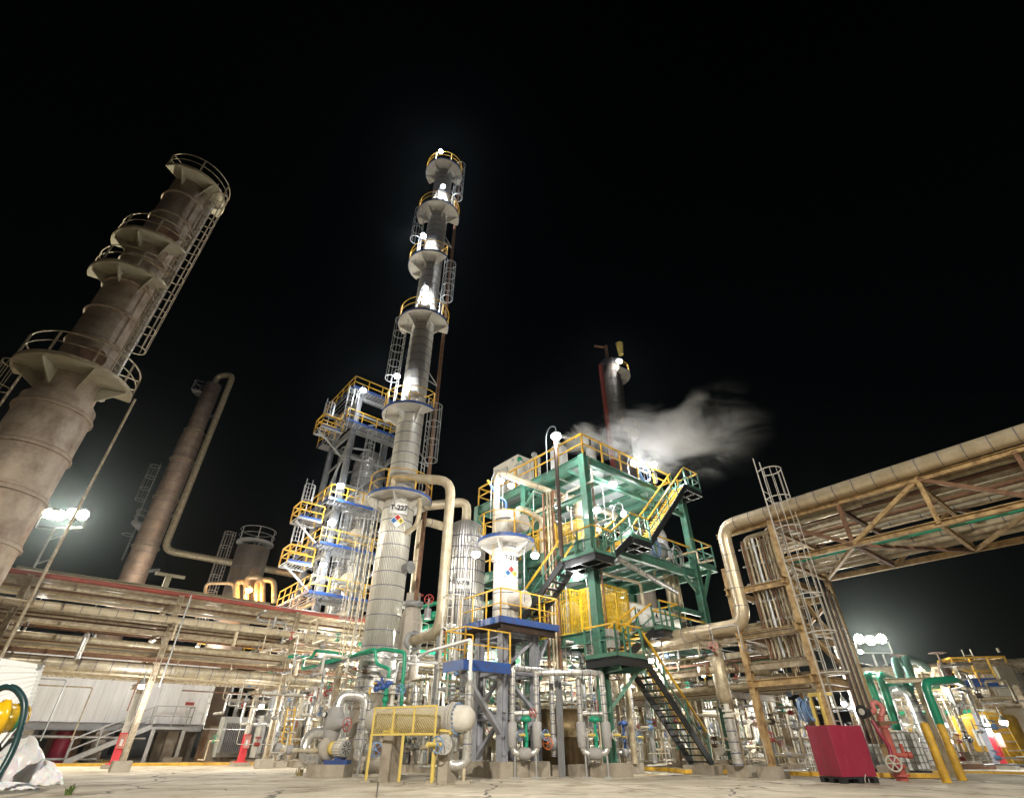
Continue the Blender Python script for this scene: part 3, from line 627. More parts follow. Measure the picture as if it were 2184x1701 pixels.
# V-778 vessel
def v778():
    c = Vector((-2.4, 25.2, 0)); t = thing('storage_vessel', c, 'fat silver domed vessel marked V-778 between the cream pipe and T-218', 'vessel')
    b = M_('col_clad_big'); b.lathe(c, [(.001, 5.2), (.9, 5.4), (1.05, 5.7), (1.05, 9.6), (.85, 10.2), (.35, 10.5), (.001, 10.55)], Z, 36); b.bands([c + Z * 5.8, c + Z * 9.7], 1.05, .55, seg=36); b.build('shell', None, t)
    M_('beige').path([c + Z * 10.4, c + Z * 11.6, c + Vector((-2.2, -.6, 11.1))], .24, bend=.5, seg=14).build('outlet_pipe', None, t)
    k = M_('grey_steel')
    for a in range(4): an = R(20 + 90 * a); v = Vector((math.cos(an), math.sin(an), 0)) * .95; k.bar(c + v, c + v + Z * 5.8, .2)
    k.build('support_leg', None, t)
    d = Vector((2.4 + .3, -25, 0)).normalized(); a0 = math.atan2(d.y, d.x); rt = Vector((-d.y, d.x, 0)); zc = zat(1244, c.y - 1)
    k = M_('white'); k.sector((c.x, c.y), 1.08, 1.095, a0 - R(22), a0 + R(22), zc + .24, .48); pl = k.build('name_plate', None, t); text('V-778', c + Z * zc + d * 1.11, rt, Z, .24, pl)
v778()
# ================================================================ distant stack
def stack():
    Y = 50.; t0 = pt('V', 1300, 775, Y); X = t0.x; t = thing('stack', (X, Y, 0), 'dark far stack rising behind the steam with one lamp on a side balcony', 'stack')
    shell(t, (X, Y), [(0, 1.25), (t0.z, 1.25)], 'dull_shell', 1.2)
    M_('red_line').prism(Vector((X - 1.25, Y - .3, 0)), Vector((X - 1.25, Y - .3, t0.z - .6)), Vector((.28, 0, 0)), Vector((0, .3, 0))).build('duct', None, t)
    z = zat(805, Y); ring_platform(t, (X, Y), z, 1.25, 2.3, R(-70), R(40), nb=2)
    z = zat(930, Y); ring_platform(t, (X, Y), z, 1.25, 2.4, R(-90), R(30), nb=2)
    k = M_('rust'); k.bar((X - .3, Y - .5, t0.z), (X - .3, Y - .5, t0.z + 2.6), .3); k.bar((X - .3, Y - .5, t0.z + 2.3), (X - 1.8, Y - .5, t0.z + 2.5), .22); k.build('davit', None, t)
    p = pt('V', 1321, 735, Y); M_('yellow_guard').cone(p - Z * 1.7, p + Z * .2, .32, .5, 10).build('vent', None, t)
stack()
# small far vessel and orange-lit pipework
def small_far():
    Y = 41.; p = pt('V', 541, 1170, Y); t = thing('storage_vessel', (p.x, Y, 0), 'small dim vessel with a caged ladder above the orange lamp', 'vessel')
    shell(t, (p.x, Y), [(2, 1.25), (p.z, 1.25)], 'dull_shell', 1.0); ring_platform(t, (p.x, Y), p.z + .4, .6, 1.4, 0, 2 * PI, 'grey_steel', 'galv', 'grey_steel', 4)
    ladder(t, (p.x - 1.7, Y - .5, 0), 5, p.z + 1.2, (-.5, -.86, 0), 'galv', cr=.42)
    for s in (-1, 1): M_('concrete').box((p.x + s * .8, Y, 1), (.5, 1.5, 2)).build('pier', None, t)
small_far()
# ================================================================ GREEN PROCESS STRUCTURE
LU, LW = 7.8, 8.1; D1, D2, D3 = 4.5, 8.1, 12.0
def green():
    t = thing('process_structure', GC, 'green painted steel structure with three decks standing right of T-218', 'structure')
    for u_, w_ in ((0, 0), (LU, 0), (0, 4.08)): M_('concrete').prism(gp(u_, w_, 0), gp(u_, w_, .38), U * .52, W * .5).build('plinth', None, t)
    for u in (0, LU):
        for w in (0, 4.08, LW): M_('green').ibeam(gp(u, w, .38), gp(u, w, D3), .34, .34, up=U, t=.03).build('column', None, t)
    for z in (D1, D2, D3):
        dk = 'deck_pale' if z > D1 else 'green'
        k = M_(dk)
        for i in range(6):
            for j in range(5):
                if z > D1 and (i * 7 + j * 3) % 5 in (1, 3) : kk = 'green'
                else: kk = dk
                k.use(kk); k.prism(gp(.15 + (i + .5) * (LU - .3) / 6, .1 + j * (LW - .2) / 5, z + .04), gp(.15 + (i + .5) * (LU - .3) / 6, .1 + (j + 1) * (LW - .2) / 5, z + .04), U * (LU - .3) / 12.4, Z * .02)
        d = k.build('deck', None, t)
        b = M_('green'); h = .42
        for a, c in (((0, 0), (LU, 0)), ((0, 0), (0, LW)), ((LU, 0), (LU, LW)), ((0, LW), (LU, LW)), ((0, 4.08), (LU, 4.08))): b.ibeam(gp(*a, z - h / 2), gp(*c, z - h / 2), .2, h)
        b.build('edge_beam', None, t)
        b = M_('green')
        for i in range(1, 6): b.ibeam(gp(LU * i / 6, .1, z - .13), gp(LU * i / 6, LW - .1, z - .13), .12, .22)
        b.build('joist', None, t)
    # intermediate beams seen low on both faces
    for a, c in ((gp(0, 0, 6.6), gp(0, LW, 6.6)), (gp(0, 0, 10.0), gp(0, LW, 10.0)), (gp(LU, 0, 6.0), gp(5.2, 0, 6.0)), (gp(0, 4.08, 3.2), gp(0, LW, 3.2)), (gp(LU, 0, 2.6), gp(LU, LW, 2.6)), (gp(0, 0, 11.0), gp(LU, 0, 11.0))): M_('green').ibeam(a, c, .16, .22).build('cross_beam', None, t)
    for a, c in ((gp(0, 0, D2 - 1.2), gp(1.1, 0, D2 - .4)), (gp(LU, 0, D2 - 1.2), gp(LU - 1.1, 0, D2 - .4)), (gp(0, 4.08, 1.0), gp(0, LW, D1 - .4)), (gp(LU, 0, 9.0), gp(LU + 1.5, 0, 9.0)), (gp(0, 0, D3 - 1.2), gp(0, 1.0, D3 - .4)), (gp(0, 4.08, D3 - 1.2), gp(0, 3.0, D3 - .4))): M_('green').bar(a, c, .13).build('brace', None, t)
    k = M_('yellow'); rail_line(k, [gp(LU - .9, -.02, D3 + .05), gp(0, -.02, D3 + .05), gp(0, LW, D3 + .05)], 1.1, 1.5, .032); k.build('handrail', None, t)
    k = M_('yellow'); rail_line(k, [gp(LU, 0, D3 + .05), gp(LU, LW, D3 + .05), gp(0, LW, D3 + .05)], 1.1, 2, .032); k.build('handrail', None, t)
    k = M_('yellow'); rail_line(k, [gp(3.0, -.02, D2 + .05), gp(LU, -.02, D2 + .05)], 1.1, 1.6, .028, posts='green', top='yellow'); k.build('handrail', None, t)
    k = M_('yellow'); rail_line(k, [gp(-.02, 2.0, D2 + .05), gp(-.02, LW, D2 + .05)], 1.1, 1.3, .028, top='yellow'); k.build('handrail', None, t)
    k = M_('yellow'); rail_line(k, [gp(3.6, -.02, D1 + .05), gp(LU, -.02, D1 + .05)], 1.1, 1.5, .028, posts='green', top='yellow'); k.build('handrail', None, t)
    k = M_('green'); rail_line(k, [gp(-.02, 4.0, D1 + .05), gp(-.02, LW, D1 + .05)], 1.1, 1.3, .028, top='yellow'); k.build('handrail', None, t)
    # balcony on the far right
    k = M_('green'); k.prism(gp(LU, .9, 8.6), gp(LU + 1.9, .9, 8.6), W * 1.0, Z * .04); k.ibeam(gp(LU, -.1, 8.5), gp(LU + 1.9, -.1, 8.5), .15, .3); k.ibeam(gp(LU + 1.9, -.1, 8.5), gp(LU + 1.9, 1.9, 8.5), .15, .3); k.bar(gp(LU + .1, 0, 6.6), gp(LU + 1.4, 0, 8.4), .14); bl = k.build('balcony', None, t)
    k = M_('green_pale'); rail_line(k, [gp(LU, -.1, 8.65), gp(LU + 1.9, -.1, 8.65), gp(LU + 1.9, 1.9, 8.65)], 1.1, .9, .026, top='yellow'); k.build('handrail', None, bl)
    # conduits on the near column
    k = M_('rust'); k.path([gp(.3, -.12, 3), gp(.3, -.12, D3)], .025, seg=6); k.path([gp(.38, -.12, 3.5), gp(.38, -.12, D3 - 1)], .02, seg=6); k.use('galv'); k.path([gp(-.12, .3, 1), gp(-.12, .3, 9)], .02, seg=6); k.build('conduit', None, t)
    k = M_('grey_box'); k.prism(gp(.45, -.28, 3.85), gp(.45, -.28, 4.5), U * .28, W * .1); k.build('junction_box', None, t)
green()
# ---- stair flights
def stair_flight(par, a, c, width, n, side, str_m='black_paint', tread='black_paint', rail_m='yellow', post_m='green', both=True, rh=1.0):
    """a = low end centre, c = high end centre"""
    a = Vector(a); c = Vector(c); side = side.normalized(); k = M_(str_m)
    for s in (-1, 1): k.bar(a + side * s * width / 2, c + side * s * width / 2, .06, .26)
    fl = k.build('stringer', None, par); k = M_(tread); dr = (c - a); dr.z = 0; dr.normalize()
    for i in range(n):
        p = a.lerp(c, (i + .5) / n); k.prism(p - side * width / 2, p + side * width / 2, dr * .13, Z * .022)
    k.build('tread', None, par)
    k = M_(post_m)
    for s in ((-1, 1) if both else (-1,)):
        o = side * s * width / 2; m = max(2, round((c - a).length / 1.4))
        for i in range(m + 1): p = a.lerp(c, i / m) + o; k.bar(p, p + Z * rh, .05)
        k.bar(a + o + Z * rh * .5, c + o + Z * rh * .5, .04)
    k.build('rail_post', None, par); k = M_(rail_m)
    for s in ((-1, 1) if both else (-1,)): k.bar(a + side * s * width / 2 + Z * rh, c + side * s * width / 2 + Z * rh, .065)
    k.build('handrail', None, par)
def landing(par, c0, du, dw, z, rails, deck='black_paint', post='green', top='yellow'):
    """c0=(u,w) low corner"""
    u, w = c0; k = M_(deck); k.prism(gp(u + du / 2, w, z - .02), gp(u + du / 2, w + dw, z - .02), U * du / 2, Z * .02)
    for a, c in (((u, w), (u + du, w)), ((u, w), (u, w + dw)), ((u + du, w), (u + du, w + dw)), ((u, w + dw), (u + du, w + dw)), ((u, w + dw / 2), (u + du, w + dw / 2)), ((u + du / 2, w), (u + du / 2, w + dw))): k.ibeam(gp(*a, z - .17), gp(*c, z - .17), .08, .26)
    l = k.build('landing', None, par); k = M_(post)
    k.prism(gp(u, w - .03, z + .06), gp(u + du, w - .03, z + .06), W * .012, Z * .07); k.prism(gp(u - .03, w, z + .06), gp(u - .03, w + dw, z + .06), U * .012, Z * .07)
    for r_ in rails: rail_line(k, [gp(*p, z) for p in r_], 1.05, .75, .024, top=top); k.use(post)
    k.build('guard_rail', None, l)
st = thing('staircase', gp(1, -.8, 0), 'black and green stair with yellow rails climbing from the pavement up the green structure', 'staircase')
k = M_('concrete'); k.prism(gp(4.3, -.75, 0), gp(4.3, -.75, .27), U * .42, W * .62); k.use('yellow'); k.prism(gp(4.74, -.75, .005), gp(4.74, -.75, .275), U * .02, W * .62); k.build('plinth', None, st)
stair_flight(st, gp(4.25, -.75, .27), gp(1.05, -.75, 3.4), .85, 16, W, both=True)
landing(st, (-.5, -1.2), 1.55, 1.5, 3.45, [[(1.0, -1.2), (-.5, -1.2), (-.5, .3)]])
k = M_('green'); k.bar(gp(.1, 0, 1.8), gp(1.0, -1.0, 3.2), .12); k.ibeam(gp(.2, -.1, 3.1), gp(1.0, -1.2, 3.1), .12, .2); k.ibeam(gp(0, -.1, 3.1), gp(-.4, -1.2, 3.1), .12, .2); k.build('bracket', None, st)
stair_flight(st, gp(.35, -.15 - .35, 3.5), gp(2.3, -.5, 4.6), .8, 6, W, tread='yellow')
landing(st, (2.3, -1.3), 1.3, 1.3, 4.62, [[(2.3, -1.3), (3.6, -1.3), (3.6, 0)]])
st2 = thing('staircase', gp(-.7, .8, 5), 'upper dark stair with ribbed treads climbing to the green roof deck', 'staircase')
landing(st2, (-1.2, -1.2), 1.1, 1.7, 6.95, [[(.0, -1.2), (-1.2, -1.2), (-1.2, .5)], [(-1.2, .5), (-1.2, -1.2)]])
stair_flight(st2, gp(-.1, -.75, 6.95), gp(1.3, -.75, 8.05), .8, 7, W, tread='yellow')
landing(st2, (1.3, -1.2), 1.3, .95, 8.1, [[(1.3, -1.2), (2.6, -1.2)]])
stair_flight(st2, gp(2.6, -.75, 8.1), gp(6.6, -.75, 12.0), .8, 22, W, tread='yellow')
landing(st2, (6.6, -1.2), 1.3, 1.2, 12.02, [[(6.6, -1.2), (7.9, -1.2), (7.9, 0)]])
stair_flight(st2, gp(-.85, 3.9, 4.5), gp(-.85, .5, 6.9), .8, 11, U)
# ---- process equipment in and on the green structure
def hdrum(name, label, a, c, r, m, cat='vessel', bands=0, legs=True, z0=0, head=.5, flange=None):
    a = Vector(a); c = Vector(c); d = (c - a).normalized(); L = (c - a).length
    t = thing(name, Vector((a.x, a.y, z0)).lerp(Vector((c.x, c.y, z0)), .5), label, cat)
    b = M_(m); b.lathe(a, [(.001, -r * head), (r * .5, -r * head * .9), (r * .85, -r * head * .5), (r, 0), (r, L), (r * .85, L + r * head * .5), (r * .5, L + r * head * .9), (.001, L + r * head)], d, 28)
    if bands: b.bands([a, c], r, bands, seg=28)
    b.build('shell', None, t)
    if flange: M_(flange).cone(a + d * .15, a + d * .25, r * 1.18, seg=28).build('flange', None, t); M_(flange).cone(c - d * .1, c, r * 1.18, seg=28).build('flange', None, t)
    if legs:
        for f in (.2, .8): p = a.lerp(c, f); k = M_('concrete' if z0 == 0 else 'grey_steel'); k.prism(Vector((p.x, p.y, z0)), Vector((p.x, p.y, p.z - r * .6)), d * .14, d.cross(Z) * r * .8); k.build('saddle', None, t)
    return t
v74 = hdrum('storage_vessel', 'white horizontal vessel lettered V- 4 on the lowest deck behind the green stair', gp(2.8, 1.0, 5.5), gp(6.2, 1.0, 5.5), .62, 'white', z0=D1)
rt = U; text('V-', gp(3.2, .36, 5.6), U, Z, .3, v74); text('4', gp(4.4, .36, 5.6), U, Z, .3, v74)
def mesh_cage(label, u0, w0, du, dw, z, h, face='u', nm='guard_cage', m='mesh_yellow', posts=4):
    t = thing(nm, gp(u0, w0, z), label, 'guard'); k = M_(m)
    def panel(a, c):
        n = 14; L = (c - a).length
        for i in range(n + 1): p = a.lerp(c, i / n); k.bar(p, p + Z * h, .022 if i % 7 else .06)
        mh = 8
        for j in range(mh + 1): k.bar(a + Z * h * j / mh, c + Z * h * j / mh, .02 if j % mh else .06)
    A, B_, C_, D_ = gp(u0, w0, z), gp(u0 + du, w0, z), gp(u0 + du, w0 + dw, z), gp(u0, w0 + dw, z)
    panel(A, B_); panel(A, D_); panel(B_, C_); k.build('mesh_panel', None, t); k = M_('yellow')
    k.bar(D_, C_, .06); k.bar(D_ + Z * h, C_ + Z * h, .06); k.build('frame', None, t); return t
mesh_cage('yellow mesh guard cage on the lowest green deck right of the corner column', .7, .15, 1.5, 1.3, 4.6, 1.7)
mesh_cage('yellow mesh guard cage on the lowest green deck left of the corner column', .2, 1.6, 1.3, 1.9, 4.6, 1.7)
mesh_cage('long yellow mesh guard on the middle green deck behind the rusty risers', .25, .9, 1.2, 4.6, 8.2, 1.0)
hdrum('heat_exchanger', 'cream horizontal exchanger inside the left yellow cage of the lowest green deck', gp(.75, 1.9, 5.5), gp(.75, 3.4, 5.5), .42, 'beige', z0=D1, flange='beige', cat='exchanger')
hdrum('heat_exchanger', 'ochre exchanger shell above the middle deck behind the long yellow mesh guard', gp(1.0, 1.4, 9.1), gp(1.0, 5.4, 9.1), .38, 'yellow_guard', z0=D2, cat='exchanger', flange='tan')
pipe('beige pipe arching over the middle green deck on the left face', [gp(.5, 1.0, 9.4), gp(.5, 1.0, 10.4), gp(.5, 4.0, 10.4), gp(.5, 4.6, 9.8), gp(.5, 6.5, 9.8)], .2, 'beige', bend=.45, seg=12, bands=.9)
pipe('dark insulated pipe bend under the roof deck at the green structure right end', [gp(6.0, 1.2, 8.3), gp(6.0, 1.2, 10.2), gp(7.2, 1.2, 10.4), gp(7.2, 1.2, 8.3)], .25, 'jacket', bend=.6, seg=12)
hdrum('heat_exchanger', 'round grey exchanger end on the middle deck behind the coiled hoses', gp(4.3, 1.4, 9.1), gp(7.0, 1.4, 9.1), .6, 'jacket', z0=D2, cat='exchanger', flange='grey_steel')
for i, (u, m) in enumerate(((6.5, 'tan'), (6.9, 'tan'), (7.3, 'rusty_beige'))): pipe(['left', 'middle', 'right'][i] + ' one of three tan standpipes inside the green structure right end', [gp(u, .9, .3), gp(u, .9, 7.9)], .14, m)
# roof equipment
rb = thing('control_cabinet', gp(.9, 6.0, D3), 'pale grey box cabinet on the left end of the green roof deck', 'cabinet'); k = M_('offwhite'); k.prism(gp(1.0, 6.2, D3 + .1), gp(1.0, 6.2, D3 + 2.3), U * .6, W * 1.1); k.build('housing', None, rb); k = M_('grey_box'); k.prism(gp(.37, 6.5, D3 + .3), gp(.37, 6.5, D3 + 1.9), U * .02, W * .5); k.build('door', None, rb)
vv = thing('vent_silencer', gp(.9, 2.4, D3), 'brightly lit white vertical vessel on the green roof deck below the corner lamp', 'vessel'); k = M_('white'); k.lathe(gp(.9, 2.4, 0), [(.45, D3 + .1), (.45, D3 + 1.6), (.2, D3 + 1.95), (.12, D3 + 2.0)], Z, 24); k.build('body', None, vv); k = M_('silver'); k.path([gp(.9, 2.4, D3 + 1.9), gp(.9, 2.4, D3 + 2.5), gp(.3, .6, D3 + 1.2)], .1, bend=.3); k.build('outlet_pipe', None, vv)
vs = thing('vent_pot', gp(1.2, .5, D3), 'small dark vertical pot with a slanted spout near the green roof corner', 'vessel'); k = M_('grey_box'); k.lathe(gp(1.2, .5, 0), [(.24, D3 + .1), (.24, D3 + 1.0), (.1, D3 + 1.1)], Z, 16); k.build('body', None, vs); k = M_('dark_steel'); k.path([gp(1.2, .5, D3 + 1.05), gp(1.1, .4, D3 + 1.5)], .06); k.build('spout', None, vs)
for i, (u, w) in enumerate(((.4, 3.4), (.4, 4.6), (.5, 5.2))):
    t = thing('valve_station', gp(u, w, D3 + .06), ['silver pipe column and valves standing left of the lit roof vessel', 'green actuated valve cluster on the roof left of the silver pipe column', 'thin pipe cluster on the roof beside the pale cabinet'][i], 'valve'); k = M_('silver'); k.path([gp(u, w, D3 + .1), gp(u, w, D3 + 1.5 + .2 * i), gp(u, w + .7, D3 + 1.5 + .2 * i), gp(u, w + .7, D3 + .3)], .08, bend=.2); k.build('pipe', None, t)
    k = M_('green_pipe' if i == 1 else 'galv'); k.sphere(gp(u, w + .35, D3 + 1.7 + .2 * i), .16); k.build('actuator', None, t)
def hose_coil(label, c, r, m, n=4, axis=None):
    c = Vector(c); k = M_(m)
    for i in range(n): k.arc(c + (axis or W) * .05 * i + Vector((0, 0, random.uniform(-.05, .05))), r * random.uniform(.85, 1.08), 0, 2 * PI, .022, 6, 20, U, Z * 1.15)
    o = k.build('hose_coil'); tag(o, label, 'hose'); return o
hose_coil('blue grey hose coil hung on the roof rail of the green structure', gp(4.6, -.15, D3 + .5), .42, 'lightblue')
hose_coil('black hose coil beside the blue one on the green roof rail', gp(5.3, -.15, D3 + .45), .38, 'black_rubber')
hose_coil('blue hose coil hung on the middle deck rail beneath the long stair', gp(4.6, -.1, D2 + .5), .35, 'lightblue')
hose_coil('grey hose coil hung on the middle deck rail near the far green column', gp(6.3, -.1, D2 + .4), .42, 'galv')
hose_coil('pale hose coil on the middle deck rail left of the blue coil', gp(3.7, -.1, D2 + .5), .3, 'offwhite')
hose_coil('black hose coil hung on the lowest deck rail near the far green column', gp(6.0, -.1, D1 + .55), .38, 'black_rubber')
# rusty risers on the left face
for i, (px, ztop, m) in enumerate(((1158, 10.0, 'rust'), (1166, 10.2, 'tan'), (1172, 10.2, 'rusty_beige'), (1178, 10.4, 'rust'))):
    zt = zat(1052 - i * 2, 22.3); x = xat(px, 22.3, zt); pipe(['dark rusty riser, leftmost', 'tan riser, second from the left', 'streaked riser, third from the left', 'brown riser, rightmost'][i] + ' of four climbing the green structure left face', [(x, 22.3, 3.2), (x, 22.3, zt), (x + .5, 22.9, zt)], .055 + (i == 3) * .02, m, bend=.12, seg=8)
lp = pt('V', 1196, 1150, 19.6)
tagp = pipe('tall dark rusty pole with a lamp beside the roof corner of the green structure', [Vector((lp.x, lp.y, 6.9)), Vector((lp.x, lp.y, zat(935, 19.6)))], .09, 'hydro_dark', name='pole', cat='pole')
# beige overhead pipe running along into the green structure
p0 = pt('V', 1060, 985, 21.2); zz = p0.z
pipe('cream pipe rising behind T-218 and running right under the green roof deck', [Vector((p0.x, p0.y, 7.2)), Vector((p0.x, p0.y, min(zz, 11.4))), Vector((p0.x, p0.y, min(zz, 11.4))) + U * 8.5], .15, 'beige', bend=.45, seg=12, bands=2.0)
pipe('silver pipe slung below the middle deck along the front of the green structure', [gp(1.2, -.35, 7.35), gp(5.2, -.35, 6.6)], .11, 'silver', bands=1.2)
pipe('cream pipe hung under the middle deck with a drop leg at the right', [gp(1.5, .7, 7.0), gp(4.0, .7, 7.0), gp(4.0, .7, 6.0), gp(2.4, .7, 6.0)], .07, 'beige')
# ================================================================ PIPE RACK on the left
RA = Vector((-15.4, 24.4, 0))
def rq(s, w, z): return RA + U * s + W * w + Z * z
def left_rack():
    t = thing('pipe_rack', RA, 'long rusty tan steel pipe rack crossing the left half of the photo', 'pipe rack')
    ss = (-11, -5.5, 0, 5.5, 11, 16.5)
    for s in ss:
        for w in (0, 5.0):
            if w and s in (0, 5.5): continue
            k = M_('rusty_beige'); k.ibeam(rq(s, w, .35), rq(s, w, 6.6), .22, .22, up=U, t=.025); k.use('concrete'); k.prism(rq(s, w, 0), rq(s, w, .36), U * .32, W * .32)
            k.build('post', None, t)
        k = M_('rusty_beige')
        for z in (6.45, 5.2, 4.2, 3.2): k.ibeam(rq(s, -.5 if z in (5.2, ) else -.1, z), rq(s, 5.1, z), .13, .17)
        k.bar(rq(s, 0, 4.4), rq(s, 1.2, 5.0), .1); k.build('beam', None, t)
    for w, z in ((0, 6.25), (5.0, 6.25), (0, 4.95), (5.0, 4.2), (-.02, 3.9)):
        M_('rusty_beige' if z > 4 else 'rust').ibeam(rq(-11, w, z), rq(16.5, w, z), .12, .15).build('stringer', None, t)
    k = M_('tan')
    for s in ss[:-1]: k.bar(rq(s, .05, 3.3), rq(s + 5.5, .05, 3.25), .05)
    k.build('conduit_tray', None, t)
left_rack()
tiers = {'top': (6.57, [(.25, .10, 'red_line', 0), (.62, .07, 'tan', 0), (1.15, .2, 'tan', 1.5), (1.75, .12, 'rusty_beige', 0), (2.2, .14, 'beige', 1.1), (2.7, .10, 'rust', 0), (3.1, .12, 'rusty_beige', 0), (3.6, .16, 'tan', 0), (4.1, .1, 'galv', 0), (4.6, .2, 'beige', 0)]),
         'second': (5.32, [(-.35, .15, 'beige', .62), (.45, .08, 'tan', 0), (.9, .1, 'rust', 0), (1.4, .15, 'silver_warm', .8), (2.0, .07, 'rust', 0), (2.5, .07, 'galv', 0), (3.0, .13, 'tan', 0), (3.7, .1, 'beige', .8), (4.4, .12, 'rust', 0)]),
         'third': (4.32, [(.3, .13, 'tan', 2.6), (.8, .09, 'rust', 0), (1.35, .15, 'beige', 0), (2.0, .07, 'galv', 0), (2.6, .12, 'rusty_beige', 0), (3.3, .16, 'silver_warm', .9), (4.2, .1, 'tan', 0)]),
         'lowest': (3.32, [(.35, .24, 'silver_warm', .55), (.95, .06, 'tan', 0), (1.3, .08, 'beige', 0), (1.9, .12, 'rusty_beige', 0), (2.7, .1, 'tan', 0), (3.5, .14, 'silver', .8)])}
CN = {'red_line': 'red', 'tan': 'tan', 'rusty_beige': 'rust-stained cream', 'beige': 'cream', 'rust': 'rusty brown', 'galv': 'thin grey', 'silver_warm': 'banded aluminium-clad', 'silver': 'bright silver', 'jacket': 'grey insulated'}
for tn, (z, L) in tiers.items():
    for i, (w, r, m, bd) in enumerate(L):
        s1 = 16.8 if i % 3 else 15.5
        nm_ = CN[m] + (' insulated' if bd and 'clad' not in CN[m] else '')
        pipe(f'{nm_} pipe, {ORD[i]} from the front on the {tn} tier of the left rack', [rq(-11.5, w, z + r + .01), rq(s1, w, z + r + .01)], r, m, bands=bd, bw=.02, seg=10, name='rack_pipe', group='pipes lying along the left rack')
bp = thing('beam_bundle', rq(-2, 1.6, 6.9), 'grey steel beam with an upright stub lying across the left rack top', 'beam'); k = M_('plat_plate'); k.ibeam(rq(-6.2, 1.9, 7.1), rq(4.5, 1.9, 7.1), .3, .25); k.build('long_beam', None, bp); k = M_('plat_plate'); k.ibeam(rq(-.6, 1.8, 7.2), rq(-.6, 1.8, 7.75), .25, .25, up=U); k.ibeam(rq(-1.2, 1.8, 7.8), rq(.1, 1.8, 7.8), .2, .12); k.build('stub', None, bp)
# thin down pipes in front of posts
for i, (tg, x0, y0, x1, y1) in enumerate((('Z1', 290, 350, 30, 840), ('Z1', 1140, 490, 950, 1000), ('Z1', 215, 560, 60, 850))):
    a = pt(tg, x0, y0, 23.6 if i != 1 else 24.2); pipe(['thin vertical conduit beside the left edge of the rack', 'thin vertical conduit just right of the tall middle rack post', 'grey vertical pole beside the second conduit at the left rack edge'][i], [Vector((a.x, a.y, a.z)), Vector((a.x, a.y, 3.0 if i != 1 else 2.9))], .035 + .02 * (i == 2), 'galv', seg=6)
# ================================================================ PIPE RACK right (low) + BRIDGE
C1 = Vector((9.7, 18.1, 0))
def bq(s, u, z): return C1 - W * s + U * u + Z * z      # s towards the camera side, u to the right
BZ0, BZ1, BWD = 6.3, 7.75, 3.7
def bridge():
    t = thing('pipe_bridge', bq(0, 0, 0), 'rusty truss pipe bridge reaching overhead from its ladder tower to the right edge', 'pipe bridge')
    for (s, u) in ((0, 0), (0, BWD), (-2.2, 0), (-2.2, BWD)): 
        k = M_('bridge_steel'); k.ibeam(bq(s, u, .3), bq(s, u, BZ1 + .1 if s == 0 or u else 6.5), .2, .22, up=U, t=.025); k.use('concrete'); k.prism(bq(s, u, 0), bq(s, u, .31), U * .35, W * .35); k.build('post', None, t)
    k = M_('bridge_steel')
    for z in (2.6, 4.1, 5.6):
        for a, c in (((0, -.5), (0, BWD)), ((-2.2, -.3), (-2.2, BWD)), ((0, 0), (-2.2, 0)), ((0, BWD), (-2.2, BWD))): k.ibeam(bq(*a, z), bq(*c, z), .14, .22)
    k.bar(bq(0, 0, 4.1), bq(0, BWD, 2.6), .12); k.bar(bq(0, 0, 5.6), bq(0, BWD * .6, 4.1), .12); k.bar(bq(0, BWD, 5.6), bq(-2.2, BWD, 4.1), .12); k.build('tower_brace', None, t)
    N_ = 9; step = 2.4; Lb = N_ * step
    for u in (0, BWD):
        k = M_('bridge_steel')
        k.ibeam(bq(0, u, BZ0), bq(Lb, u, BZ0), .16, .18); k.ibeam(bq(-2.2, u, BZ1), bq(Lb, u, BZ1), .16, .18)
        k.build('chord', None, t)
        for i in range(N_):
            k = M_('bridge_steel' if i % 2 else 'rust'); a = bq(i * step, u, BZ0 if i % 2 else BZ1); c = bq((i + 1) * step, u, BZ1 if i % 2 else BZ0); k.bar(a, c, .12)
            k.use('rust' if i % 2 == 0 else 'bridge_steel'); k.bar(bq((i + 1) * step, u, BZ0), bq((i + 1) * step, u, BZ1 + (.3 if i % 2 else 0)), .12); k.build('web_member', None, t)
    for i in range(N_ + 1):
        k = M_('rust' if i % 2 else 'bridge_steel'); k.ibeam(bq(i * step, 0, BZ0), bq(i * step, BWD, BZ0), .12, .14); k.ibeam(bq(i * step, 0, BZ1 - .25), bq(i * step, BWD, BZ1 - .25), .12, .14)
        if i < N_:
            a, c = (bq(i * step, 0, BZ0 - .04), bq((i + 1) * step, BWD, BZ0 - .04)) if i % 2 else (bq(i * step, BWD, BZ0 - .04), bq((i + 1) * step, 0, BZ0 - .04)); k.bar(a, c, .1)
        k.build('cross_member', None, t)
    return Lb
Lb = bridge()
lad = thing('caged_ladder', bq(.5, -.2, 0), 'tall pale grey caged ladder rising past the pipe bridge at its tower', 'ladder')
ladder(lad, bq(.25, -.15, 0), .3, 9.1, -W, 'plat_white', cz=2.4, extra=1.1, cr=.4, w=.5)
